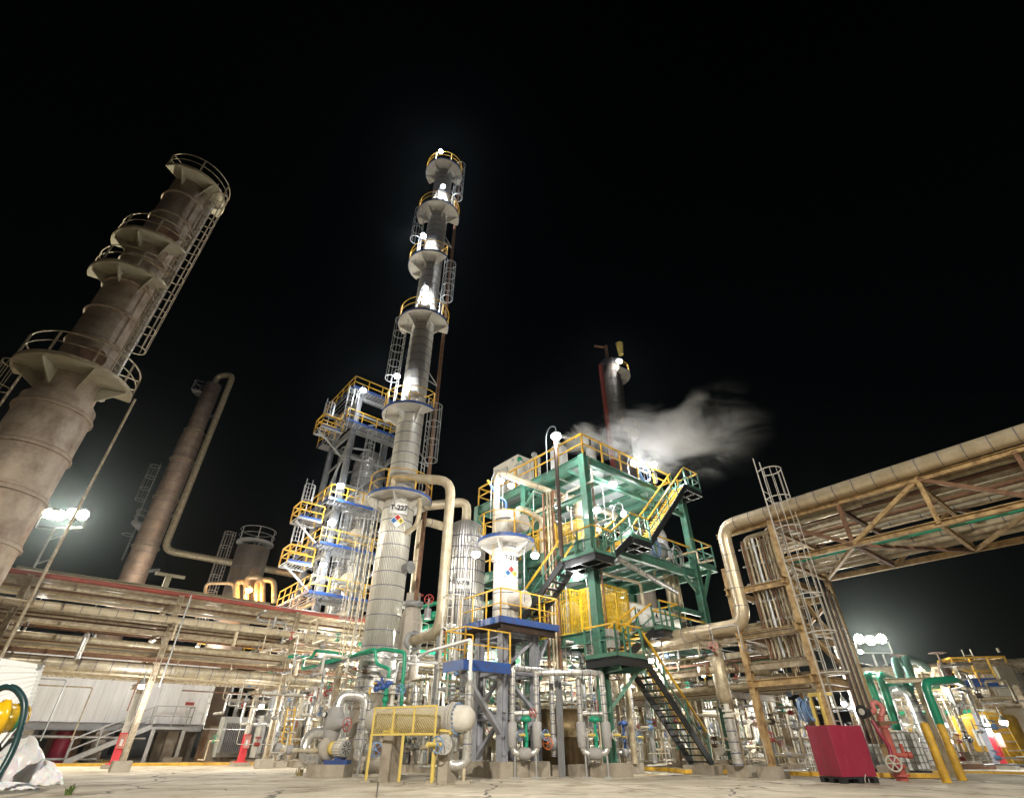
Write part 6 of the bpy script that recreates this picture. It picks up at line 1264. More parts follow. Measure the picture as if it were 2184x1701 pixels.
DR = [('far white horizontal tank with blue oval mark behind the bridge tower', 1665, 30, 2.2, .75, 'white', 1.8), ('dark horizontal tank below the oval-marked white tank', 1672, 30.5, .9, .7, 'dark_steel', 2.2), ('cream horizontal drum deep behind the black stair', 1450, 38, 1.3, .8, 'beige', 3.5), ('silver horizontal drum deep behind the control loops', 1130, 32, 1.6, .7, 'silver', 3), ('large pale horizontal drum under the rack left of T-227', 690, 38, 2.0, 1.0, 'offwhite', 4), ('silver horizontal drum low behind the caged totes', 2000, 25, .9, .4, 'silver', 1.6), ('second silver horizontal drum stacked above the low one behind the caged totes', 2005, 25.3, 1.6, .4, 'silver', 1.5), ('long yellow-ended horizontal drum in the far right yard', 2080, 36, 1.0, .6, 'galv', 4), ('grey shell lying behind the grey steel frame', 1000, 23.6, 1.0, .3, 'tan', 2.6)]
for lab, vx, Y, z, r, m, L in DR:
    x = (vx - CX) / F * Y * cp; c = Vector((x, Y, z)); hdrum('horizontal_drum', lab, c - U * L / 2, c + U * L / 2, r, m, cat='tank', bands=.5 if m in ('silver', 'white', 'beige') and r > .5 else 0)
lo = M_('blue'); x = (1662 - CX) / F * 29.1 * cp; ARC = Vector((x, 29.1, 2.45))
k = M_('blue'); k.arc(Vector((x, 29.0, 2.3)), .3, 0, 2 * PI, .03, 5, 18, Vector((1.2, 0, 0)), Vector((0, 0, .5))); tag(k.build('oval_mark'), 'blue oval mark on the side of the far white tank', 'mark')
# cabinets, containers and far low buildings closing the view
FB = [('pale yellow far shed glowing behind the black stair', 1460, 52, 9, 3.2, 'offwhite'), ('white far shed behind the pinkish pot', 1640, 56, 12, 3.4, 'white'), ('cream far shed behind the control loops', 1150, 50, 10, 3.6, 'beige'), ('cream far shed behind the rack left of T-227', 700, 54, 12, 4.5, 'offwhite'), ('pink-grey far shed behind the green pipe bends', 2010, 50, 12, 3.0, 'offwhite'), ('grey far shed behind the yellow tank at the right edge', 2190, 58, 14, 2.6, 'grey_box'), ('dark far building under the left rack', 150, 60, 26, 6.5, 'grey_steel'), ('pale far building between T-227 and the green structure', 930, 48, 9, 3.2, 'beige')]
for lab, vx, Y, wd, h, m in FB:
    x = (vx - CX) / F * Y * cp; c = Vector((x, Y, 0)); t = thing('shed', c, lab, 'building'); k = M_(m); k.prism(c, c + Z * h, U * wd / 2, W * 2.5); k.build('wall', None, t); k = M_('roof_sheet'); k.prism(c + Z * (h), c + Z * (h + .15), U * (wd / 2 + .3), W * 2.8); k.build('roof', None, t)
    k = M_('dark_steel')
    for i in range(int(wd / 3)): p = c - U * (wd / 2 - 1.5 - 3 * i) - W * 2.53; k.prism(p + Z * .1, p + Z * 2.1, U * .5, W * .03)
    k.build('door', None, t)
# overhead mid tiers: many cross pipes in background left of the tower (behind T-218) at 3-5 m
for i in range(12):
    z = 3.3 + (i % 4) * .55; Yb = 27 + (i // 4) * 2.2; a = Vector((-8.5 + i * .3, Yb, z)); m = ['tan', 'galv', 'beige', 'green_pipe', 'silver', 'rusty_beige'][i % 6]
    pipe(f'{CN.get(m, m)} pipe, {ORD[i]} of the overhead lines crossing behind the T-218 frame', [a, a + U * 9, a + U * 9 + W * 4], (.05, .08, .11, .09, .06, .1)[i % 6], m, bend=.3, name='cross_pipe', group='overhead lines behind the T-218 frame')
gg = Vector((-4.2, 26.5, 0))
for i, (z, r) in enumerate(((6.2, .2), (6.75, .1), (5.7, .12))):
    pipe(['thick', 'thin upper', 'lower'][i] + ' green pipe crossing behind the grey drum beside T-227', [Vector((-5.2, 27.4, z - .2)), Vector((-3.9, 26.6, z)), Vector((-2.9, 26.2, z)), Vector((-2.9, 26.2, z - 3))], r, 'green_pipe', bend=.35, seg=12)
for i, (vx, vy) in enumerate(((893, 1268), (915, 1277))):
    p = pt('V', vx, vy, 25.6); t = thing('valve', p - Z * .9, ['red-wheeled valve standing on the thick green pipe', 'dark red handwheel valve behind the cream overhead pipe'][i], 'valve'); k = M_('beige' if i == 0 else 'grey_steel'); k.cone(p - Z * .9, p - Z * .45, .16); k.cone(p - Z * .45, p, .04); k.build('body', None, t); M_('red').wheel(p, .22, (.1, -.5, 1) if i == 0 else (0, -1, .1), .02).build('handwheel', None, t)
# ---- far pipe racks that close the view behind the plant
def far_rack(label, vx, Y, n, where, zt=(2.9, 4.0, 5.1), A=U, B=W, sp=5.0, seed=1, skip=0):
    random.seed(seed); X = (vx - CX) / F * Y * cp; o = Vector((X, Y, 0)); t = thing('pipe_rack', o, label, 'pipe rack')
    for i in range(n + 1):
        k = M_('rusty_beige')
        for w_ in (0, 3.4): k.ibeam(o + A * sp * i + B * w_, o + A * sp * i + B * w_ + Z * (zt[-1] + .1), .25, .25, up=A)
        for z in zt: k.ibeam(o + A * sp * i - B * .2 + Z * z, o + A * sp * i + B * 3.6 + Z * z, .15, .22)
        k.build('post', None, t)
    k = M_('yellow'); rail_line(k, [o + Z * zt[-1] - B * .1, o + A * sp * n + Z * zt[-1] - B * .1], 1.1, 1.6, .03); k.build('handrail', None, t)
    c = 0
    for z in zt:
        for j in range(5):
            m = random.choice(['tan', 'beige', 'silver', 'galv', 'rusty_beige', 'silver_warm', 'offwhite', 'green_pipe', 'beige']); r = random.choice([.07, .1, .13, .18, .22])
            w_ = .25 + j * .68; e = sp * n + random.uniform(-1.5, .5); P_ = [o + B * w_ + Z * (z + .12 + r), o + A * e + B * w_ + Z * (z + .12 + r)]
            if random.random() < .4: P_.append(P_[-1] - Z * (z - .6))
            pipe(f'{CN.get(m, m)} pipe, number {c + 1} counting up from the lowest front one, {where}', P_, r, m, bands=.9 if m.startswith('silver') else 0, bend=.3, seg=8, name='rack_pipe', group='pipes on ' + where); c += 1
CN['offwhite'] = 'off-white'
far_rack('far pipe rack behind the left rack and the second red-based column', 350, 41, 3, 'far left rack', seed=3, zt=(3.2, 4.6, 6.0))
far_rack('far pipe rack behind the control loops and the grey frame', 960, 40, 3, 'far middle rack', seed=5, zt=(2.6, 3.6, 4.6))
far_rack('far pipe rack seen through the black stair', 1390, 43, 3, 'far stair-side rack', seed=8, zt=(2.7, 3.7, 4.7))
far_rack('far pipe rack behind the green pipe bends', 1880, 40, 3, 'far right yard rack', seed=9, zt=(2.4, 3.4), A=Vector((.98, -.2, 0)), B=Vector((.2, .98, 0)))
# thin lines and hangers that crowd the left rack
random.seed(31)
for i in range(14):
    s0 = random.uniform(-10, 6); z = [3.0, 3.05, 4.0, 4.05, 5.0, 5.05, 6.1][i % 7] - .05 * (i // 7); w_ = random.uniform(-.3, 4.4); L_n = random.uniform(5, 10)
    m = ['galv', 'tan', 'beige', 'rust'][i % 4]
    pipe(f'thin {CN[m] if m != "galv" else "grey"} conduit, {ORD[i]} of the short lines in the left rack', [rq(s0, w_, z), rq(s0 + L_n, w_, z), rq(s0 + L_n, w_, z - random.choice([.5, 1.2, 2.0]))], .03, m, bend=.1, seg=6, name='conduit', group='thin conduits strung through the left rack')
for i in range(9):
    s0 = -9 + i * 2.9 + random.uniform(-.6, .6); z = random.choice([3.55, 4.6, 5.6]); m = ['tan', 'rusty_beige', 'silver', 'beige'][i % 4]
    pipe(f'{CN[m]} branch pipe, {ORD[i]} from the left edge, running across the left rack', [rq(s0, -.25, z - .9), rq(s0, -.25, z), rq(s0, 4.6, z)], .05 + .03 * (i % 3), m, bend=.2, seg=8, name='branch_pipe', group='branch pipes running across the left rack')
for i in range(7):
    s0 = 7.0 + i * 1.25; t = thing('pipe_drop', rq(s0, -.6, 0), f'banded silver drop pipe, {ORD[i]} from the left, under the rack by the pump', 'pipe', 'banded drop pipes under the rack by the pump'); k = M_('silver'); hh = [3.2, 2.4, 3.4, 2.0, 3.1, 2.6, 3.3][i]; k.path([rq(s0, -.6, .5), rq(s0, -.6, hh), rq(s0, .8, hh)], .09, bend=.25, seg=12); k.bands([rq(s0, -.6, .6), rq(s0, -.6, hh - .2)], .09, .4, seg=12); k.build('pipe', None, t); k = M_(['red', 'jacket', 'silver'][i % 3]); (k.wheel(rq(s0, -.9, 1.2), .15, (.5, -1, 0), .015) if i % 3 == 0 else k.sphere(rq(s0, -.65, 1.2), .17)); k.build('valve', None, t)
# ================================================================ RIGHT YARD
P0 = pt('Z5', 640, 1000, 23.5)
xs = (14.25, 23.5)
pipe('fat silver insulated pipe bending down at the right of the bridge tower', [Vector((10.9, 25.5, 5.0)), Vector((14.0, 23.5, 5.05)), Vector((14.0, 23.5, .2))], .3, 'silver', bands=.45, bend=.8, seg=18, bw=.02)
pipe('second silver pipe with an elbow behind the red hydrant', [Vector((14.9, 26, 2.2)), Vector((16.8, 24.5, 2.9)), Vector((16.8, 24.5, .2))], .22, 'silver', bands=.4, bend=.5, seg=16)
def rp(label, pts, Y, r, m='green_pipe', bend=.35, **kw): return pipe(label, [pt(a[0], a[1], a[2], Y + (a[3] if len(a) > 3 else 0)) for a in pts], r, m, bend=bend, seg=14, **kw)
rp('pale green pipe arch, the left one of the tall pair behind the bollards', [('B6', 240, 395, 3), ('B6', 80, 310), ('B6', 150, 515)], 22, .15, 'green_pale')
rp('pale green pipe arch, the right one of the tall pair behind the bollards', [('B6', 440, 400, 4), ('B6', 330, 325, 3), ('B6', 190, 300), ('B6', 300, 590)], 22, .15, 'green_pale')
rp('deep green pipe bend, leftmost of the low ones beside the fat silver pipe', [('Z5', 760, 760, 2.5), ('Z5', 640, 735), ('Z5', 735, 1000)], 22.5, .15)
rp('deep green pipe bend between the leftmost one and the brown post', [('Z5', 900, 800, 2.5), ('Z5', 740, 735), ('Z5', 880, 1170)], 22.5, .15)
rp('glossy green pipe bend dropping into the right bollard', [('B6', 800, 565, 2), ('B6', 720, 530, .8), ('B6', 400, 560), ('B6', 600, 1075)], 19.0, .13)
rp('green cross header behind the tall green arches', [('B6', -60, 560), ('B6', 250, 600), ('B6', 540, 595, 3)], 25, .16)
rp('dark green drop pipe right of the brown post', [('B6', 250, 620), ('B6', 300, 800), ('B6', 290, 880), ('B6', 350, 1085)], 25, .12)
b0, b1 = pt('B6', 175, 545, 20.2), gnd('B6', 545, 1490)
k = M_('tan'); bx = xat(1892.8 + 290 * .1926, 20.5, 3); k.ibeam(Vector((bx, 20.5, 0)), Vector((bx, 20.5, zat(1450, 20.5))), .2, .2, up=U); k.ibeam(Vector((bx - 1, 20.7, zat(1450, 20.5))), Vector((bx + .5, 20.2, zat(1450, 20.5))), .15, .15); tag(k.build('steel_post'), 'brown stained steel post with a crossbar behind the left bollard', 'post')
# yellow platform with blue toe
t = thing('access_platform', pt('Z5', 1480, 850, 31), 'yellow railed access platform with bright blue toe plate at the right', 'platform'); p0 = pt('Z5', 1400, 825, 31); zf = p0.z
def yq(a, c, z): return Vector((p0.x, p0.y, 0)) + Vector((.98, -.2, 0)) * a + Vector((.2, .98, 0)) * c + Z * z
k = M_('grey_steel'); k.prism(yq(1.2, .6, zf - .05), yq(1.2, .6, zf), Vector((.98, -.2, 0)) * 1.3, Vector((.2, .98, 0)) * .7); k.build('deck', None, t)
k = M_('blue'); k.prism(yq(-.1, -.12, zf + .16), yq(2.5, -.12, zf + .16), Vector((0, .02, 0)), Z * .2); k.build('toe_plate', None, t)
k = M_('yellow'); rail_line(k, [yq(-.1, 1.3, zf), yq(-.1, -.1, zf), yq(2.5, -.1, zf), yq(2.5, 1.3, zf), yq(-.1, 1.3, zf)], 1.35, .85, .04); k.build('handrail', None, t)
k = M_('grey_steel'); k.bar(yq(.2, .5, zf - .1), yq(-.8, .6, zf - 1.8), .14); k.ibeam(yq(-.6, .6, 0), yq(-.6, .6, zf), .3, .3); k.build('support', None, t)
ladder(t, yq(2.9, .2, 0), .3, zf + .9, (.3, -.95, 0), 'galv', cr=.4)
# overhead rack at the right
t = thing('pipe_rack', Vector((26, 33, 0)), 'dim high pipe rack running out of the right edge above the yard', 'pipe rack'); k = M_('rusty_beige'); 
R0, R1 = pt('Z5', 560, 700, 34), pt('Z5', 1900, 690, 30); R0.z = R1.z = (R0.z + R1.z) / 2
for dz in (0, -1.7): k.ibeam(R0 + Z * dz, R1 + Z * dz + (R1 - R0) * .3, .2, .26); k.ibeam(R0 + Z * dz + Vector((.6, 2.5, 0)), R1 + Z * dz + (R1 - R0) * .3 + Vector((.6, 2.5, 0)), .2, .26)
k.build('stringer', None, t); dR = (R1 - R0)
for i in range(5):
    f = .08 + i * .27; p = R0 + dR * f; k = M_('rusty_beige')
    for o_ in (0, 2.5): k.ibeam(Vector((p.x + .24 * o_, p.y + o_, 0)), Vector((p.x + .24 * o_, p.y + o_, R0.z)), .26, .26, up=U)
    k.bar(Vector((p.x, p.y, R0.z - 1.7)), Vector((p.x + dR.x * .13, p.y + dR.y * .13, R0.z)), .12); k.build('post', None, t)
for i in range(6): pipe(f'dim pipe, {ORD[i]} from the front on the far right high rack', [R0 + Vector((.1 * i, .3 + .35 * i, .25 if i % 2 else -1.45)), R1 + (R1 - R0) * .3 + Vector((.1 * i, .3 + .35 * i, .25 if i % 2 else -1.45))], (.1, .14, .08, .12, .1, .15)[i], ['tan', 'rusty_beige', 'galv', 'beige', 'tan', 'rusty_beige'][i], name='rack_pipe', group='pipes on the far right high rack')
for i, f in enumerate((.38, .62)):
    p = R0 + dR * (f - .1) + Vector((0, -.3, .1)); t = thing('valve', p, ['rusty brown valve bonnet on the far right rack, left of two', 'rusty brown valve bonnet on the far right rack beside the yellow platform'][i], 'valve'); k = M_('hydro_dark'); k.cone(p - Z * .9, p + Z * .2, .45, .2); k.cone(p + Z * .2, p + Z * .7, .06); k.build('body', None, t); M_('hydro_dark').wheel(p + Z * .7, .4, (0, 0, 1), .04).build('handwheel', None, t)
o = M_('plat_plate').prism(pt('B6', 1310, 480, 30) - Z * .45, pt('B6', 1310, 480, 30) + Z * .4, Vector((.42, 0, 0)), Vector((0, .1, 0))).build('panel_box'); tag(o, 'dull grey box panel hung on the far right rack', 'panel')
p = pt('B6', 1215, 180, 30); pipe('thin pale vent mast sticking up above the far right rack', [Vector((p.x, p.y, p.z)), Vector((p.x, p.y, 5))], .06, 'plat_plate', name='mast', cat='mast')
# grey post + white/red guarded post, yellow tank with ladder
q = gnd('Z5', 1680, 1467); k = M_('skid_grey'); h = zat(1237.6 + 640 * .27266, q.y); k.ibeam(q, q + Z * h * .5, .24, .24, up=U); k.use('concrete'); k.prism(q, q + Z * .2, U * .5, W * .5); k.use('tan'); k.ibeam(q + Z * h * .5, q + Z * h, .2, .2, up=U); tag(k.build('steel_post'), 'lilac grey steel post on a splayed foot at the right', 'post')
q = gnd('Z5', 1735, 1475); t = thing('guarded_post', q, 'white post with red base beside the yellow tank at the right', 'post'); k = M_('white'); k.ibeam(q + Z * .2, q + Z * 2.0, .17, .17, up=U); k.build('column', None, t); M_('red_guard').prism(q + Z * .15, q + Z * 1.2, U * .11, W * .11).build('red_base', None, t); M_('offwhite').prism(q, q + Z * .2, U * .45, W * .4).build('plinth', None, t); k = M_('salmon'); k.prism(q + Z * .8 - Vector((0, .3, 0)), q + Z * 1.3 - Vector((0, .3, 0)), Vector((.14, 0, 0)), Vector((0, .06, 0))); k.build('extinguisher_box', None, t)
q = gnd('Z5', 1790, 1458); tc = Vector((q.x + .9, q.y + 1.7, 0)); t = thing('yellow_tank', tc, 'mustard yellow upright tank marked 90 with a yellow ladder at the right edge', 'tank'); k = M_('yellow_guard'); k.use('yellow'); k.lathe(tc, [(.001, .1), (1.4, .1), (1.4, 2.0), (1.3, 2.15), (.001, 2.4)], Z, 36); k.build('shell', None, t)
d = Vector((-tc.x * .7, -tc.y, 0)).normalized(); a0 = math.atan2(d.y, d.x) - R(22); dd = Vector((math.cos(a0), math.sin(a0), 0)); k = M_('white'); k.sector((tc.x, tc.y), 1.42, 1.43, a0 - R(14), a0 + R(14), 1.55, .7); pl = k.build('number_plate', None, t); text('90', tc + dd * 1.46 + Z * 1.35, Vector((-dd.y, dd.x, 0)), Z, .3, pl)
lp2 = Vector((q.x + .2, q.y, 0)); k = M_('yellow')
a1 = math.atan2(d.y, d.x)
for s in (-.35, .35): k.bar(Vector((q.x + .3 + s, q.y - .2, 0)), Vector((q.x + .2 + s, q.y, 2.3)), .07)
k.use('offwhite')
for i in range(6): k.bar(Vector((q.x - .03 - i * .018, q.y - .2 + i * .02, .3 + i * .36)), Vector((q.x + .63 - i * .018, q.y - .2 + i * .02, .3 + i * .36)), .04)
k.build('ladder', None, t)
# white caged skid far right
q2 = Vector((q.x + 4.6, q.y + 4, 0)); t = thing('white_vessel', q2, 'white vessel with caged ladder at the far right edge', 'vessel'); k = M_('white'); k.lathe(q2, [(.001, .1), (1.3, .1), (1.3, 4.6), (.8, 5.1), (.001, 5.3)], Z, 28); k.build('shell', None, t); ladder(t, q2 + Vector((-1.5, -.6, 0)), .3, 5.6, (-.4, -.9, 0), 'offwhite', cr=.42)
# grey wall/plinth, timber
q = gnd('B6', 900, 1490); o = M_('concrete').box((q.x, q.y + .3, .3), (4.2, .5, .6), R(-5)).build('low_wall'); tag(o, 'low pale concrete wall at the edge of the right yard', 'wall'); q = gnd('B6', 850, 1520); o = M_('rust').box((q.x, q.y, .1), (2.6, .25, .2), R(-4)).build('timber'); tag(o, 'brown timber baulk lying before the low wall at the right', 'timber')
# frames in the right yard: yellow guard lines
for i, (vx, Y) in enumerate(((2000, 33), (2070, 35), (2110, 38))):
    x = (vx - CX) / F * Y * cp; k = M_('yellow'); rail_line(k, [Vector((x, Y, .6)), Vector((x, Y, .6)) + U * 4, Vector((x, Y, .6)) + U * 4 + W * 2], 1.4, 1.3, .035); tag(k.build('guard_rail'), ['yellow guard rail in the right yard behind the left bollard', 'yellow guard rail in the right yard behind the right bollard', 'yellow guard rail in the right yard near the lilac grey post'][i], 'guard rail')
# ================================================================ LAMPS
LW = (1, .985, .95); LWm = (1, .95, .78); LC = (.93, .97, 1)
def L_(vx, vy, Y, label, power, **kw):
    p = pt('V', vx, vy, Y); base = kw.pop('base', None); dz = kw.pop('dz', 2.2)
    return lamp(p, label, power, base=(base if base else Vector((p.x - .42, p.y + .5, p.z - dz))), **kw)
for vx, vy, lab, pw in ((940, 323, 'lamp at the very top of T-227 above its sixth platform', 900), (945, 398, 'lamp above the fifth platform of T-227, second from the top', 900), (903, 503, 'lamp above the fourth platform of T-227, left of the column', 900), (908, 614, 'lamp above the third platform of T-227', 900), (847, 802, 'lamp above the second platform of T-227', 900)):
    L_(vx, vy, TY - 1.35, lab, pw, color=LC, r=.17, dz=2.6 if vx != 940 else 1.2, group='pole lamps on T-227')
for vx, vy, lab in ((775, 832, 'lamp on the top deck of the grey steel tower'), (727, 1035, 'lamp on the third deck of the grey steel tower'), (708, 1113, 'lamp hung just below the third deck of the grey steel tower'), (690, 1203, 'lowest lamp on the left side of the grey steel tower')):
    L_(vx, vy, 31.8, lab, 800, color=LC, r=.22, group='lamps on the grey steel tower')
for u, w, z in ((2.0, 1.2, 8.4),):
    pass
for vx, vy, Y, lab, pw, r in ((1067, 1025, 20.6, 'left lamp of the pair above T-218', 450, .17), (1090, 1035, 22.3, 'right lamp of the pair above T-218', 450, .15), (1186, 930, 19.4, 'lamp on the rusty pole at the green roof corner', 900, .19), (1141, 1184, 19.6, 'lamp right of the T-218 nameplate', 260, .15), (1015, 1181, 19.8, 'lamp on the hooked pole left of T-218', 300, .15),
                             (1307, 1032, 21.6, 'lamp under the roof deck, nearest the corner column', 700, .17), (1273, 1087, 20.9, 'lamp on the corner column beside the upper landing', 600, .16), (1330, 1096, 22.5, 'lamp under the roof deck above the long stair', 700, .16), (1275, 1127, 25.5, 'dimmer lamp deep under the roof deck', 700, .13), (1229, 1224, 21.3, 'lamp beneath the upper stair landing', 600, .13), (1393, 990, 23.6, 'lamp on the curved pole at the roof rail', 900, .18), (1357, 985, 27.5, 'big hazy lamp glowing inside the steam over the roof', 5200, .3)):
    L_(vx, vy, Y, lab, pw, r=r, color=LW, dz=1.6)
L_(1321, 770, 48.2, 'lamp on the balcony of the far dark stack', 900, r=.33, color=LC, dz=2.4)
L_(531, 1257, 38, 'orange sodium lamp among the bent pipes above the left rack', 2600, r=.22, color=(1, .42, .1), em='lamp_orange', dz=1.2)
for i, (vx, vy, Y, lab, pw) in enumerate(((301, 1463, 23.2, 'pendant lamp below the left rack beside the tall post', 450), (1389, 1408, 22.6, 'pendant lamp behind the lower stair handrail', 500), (2106, 1546, 27, 'pendant lamp above the white and red post at the right', 120), (316, 1412, 29, 'small lamp on the white building front', 1100), (558, 1505, 27, 'pendant lamp under the rack right of the red-based column', 500), (1835, 1389, 23, 'lamp beside the fat silver pipe at the bridge tower', 500), (2141, 1540, 26.5, 'bright bare lamp in front of the yellow tank', 260), (75, 1302, 26, 'small greenish lamp on the post at the left edge of the rack', 250), (1800, 1500, 24, 'work lamp behind the bridge tower conduits', 500))):
    L_(vx, vy, Y, lab, pw, r=.1 if i != 6 else .16, color=LW, kind='stem', dz=-.6)
# lamps inside the deep pipework (lit fittings under racks)
k_ = 0
for vx, Y, z in ((620, 30, 4.6), (700, 34, 4.8), (780, 30, 4.8), (870, 28, 4.4), (960, 27, 4.6), (1060, 26.5, 4.3), (1140, 29, 4.4), (1230, 27, 3.9), (1330, 30, 3.9), (1420, 34, 3.8), (1500, 28, 3.7), (1560, 36, 4.0), (1620, 30, 3.7), (1700, 36, 4.2), (1950, 32, 4.0), (2040, 36, 4.4), (2120, 42, 4.4), (200, 36, 6.6), (420, 38, 6.4), (1350, 44, 4.6), (1600, 46, 4.6), (1000, 42, 4.6), (740, 46, 6.0)):
    X = (vx - CX) / F * (Y * cp + (z - CH) * sp)
    lamp((X, Y, z), 'small hooded lamp hanging in the crowded pipework behind the front rows', 1500, color=(1, .96, .84), kind='stem', base=Vector((X, Y, z + .8)), r=.09, group='small hooded lamps deep in the pipework')
# pipe knot around the orange lamp
t = thing('pipework', pt('V', 530, 1275, 38.6), 'bent orange-lit pipes arching over the sodium lamp', 'pipework'); k = M_('tan')
for i, (xa_, xb_, yt) in enumerate(((505, 525, 1240), (525, 560, 1230), (548, 585, 1236), (438, 500, 1243))): k.path([pt('V', xa_, 1290, 39), pt('V', xa_, yt, 39), pt('V', xb_, yt, 39), pt('V', xb_, 1285, 39)], .2 if i < 3 else .12, bend=.5, seg=10)
k.build('pipes', None, t)
# flood towers
def flood_tower(label, vx, vy, Y, hw, power, n=4):
    p = pt('V', vx, vy, Y); t = thing('floodlight_mast', (p.x, Y, 0), label, 'light mast'); k = M_('galv'); k.bar((p.x - .25, Y, 0), (p.x - .25, Y, p.z - 1.0), .12); k.bar((p.x + .55, Y, 0), (p.x + .55, Y, p.z - 1.0), .1)
    z = 1.0
    while z < p.z - 1.5: k.bar((p.x - .25, Y, z), (p.x + .55, Y, z + .3), .06); z += 1.6
    k.bar((p.x - hw, Y, p.z - .9), (p.x + hw, Y, p.z - .9), .08); k.bar((p.x - hw, Y, p.z - .9), (p.x - hw, Y, p.z - .1), .08); k.bar((p.x + hw, Y, p.z - .9), (p.x + hw, Y, p.z - .1), .08); k.bar((p.x - hw, Y, p.z - .15), (p.x + hw, Y, p.z - .15), .08); k.build('mast', None, t)
    aim = Vector((-p.x * .45, -Y * .55, -p.z)).normalized() if False else (Vector((p.x * .35, 8, 0)) - p).normalized(); 
    for i in range(n):
        q = p + Vector((-hw + 2 * hw * (i + .5) / n, 0, 0 if i % 2 else .12)); M_('grey_box').cone(q - aim * .34, q - aim * .1, .16, .34, 16).build('housing', None, t); e = M_('lamp_warm'); e.lathe(q, [(.001, .09), (.22, .07), (.34, 0), (.34, -.06), (.001, -.08)][::-1], aim, 20); e.build('lens', None, t)
    L = bpy.data.lights.new('flood_light', 'SPOT'); L.energy = power; L.color = (1, .93, .70); L.spot_size = R(150); L.spot_blend = .5; L.shadow_soft_size = .35; lo = bpy.data.objects.new('flood_light', L); COL.objects.link(lo); lo.parent = t; lo.location = p + aim * .5 - Vector((p.x, Y, 0)); lo.rotation_euler = aim.to_track_quat('-Z', 'Y').to_euler()
flood_tower('floodlight mast blazing above the left rack behind the near column', 140, 1098, 33, 1.6, 20000, 4)
flood_tower('floodlight mast blazing low over the right yard', 1857, 1365, 44, 1.35, 13000, 3)
# yard floodlight masts behind the camera, lighting the front of the plant
def yard_mast(label, base, h, aim, power, col=(1, .95, .84), size=110):
    base = Vector(base); p = base + Z * h; t = thing('yard_light_mast', base, label, 'light mast'); k = M_('galv'); k.cone(base, p, .16, .09, 12); k.bar(p - Vector((.9, 0, 0)), p + Vector((.9, 0, 0)), .1); k.build('mast', None, t)
    d = (Vector(aim) - p).normalized()
    for i in (-1, 0, 1): q = p + Vector((.7 * i, 0, .25)); M_('grey_box').bar(q - d * .3, q - d * .03, .5, .4).build('housing', None, t); M_('lamp_warm').bar(q - d * .02, q + d * .03, .45, .36).build('lens', None, t)
    L = bpy.data.lights.new('yard_light', 'SPOT'); L.energy = power; L.color = col; L.spot_size = R(size); L.spot_blend = 1.0; L.shadow_soft_size = .15; lo = bpy.data.objects.new('yard_light', L); COL.objects.link(lo); lo.parent = t; lo.location = p + d * .5 + Z * .25 - base; lo.rotation_euler = d.to_track_quat('-Z', 'Y').to_euler()
yard_mast('yard light mast standing behind the camera on the left', (-5, -9, 0), 15, (-6, 20, 0), 33000, size=72, col=(1, .93, .79))
yard_mast('yard light mast standing behind the camera on the right', (13, -8, 0), 14, (8, 18, 0), 19000, size=70, col=(1, .93, .79))
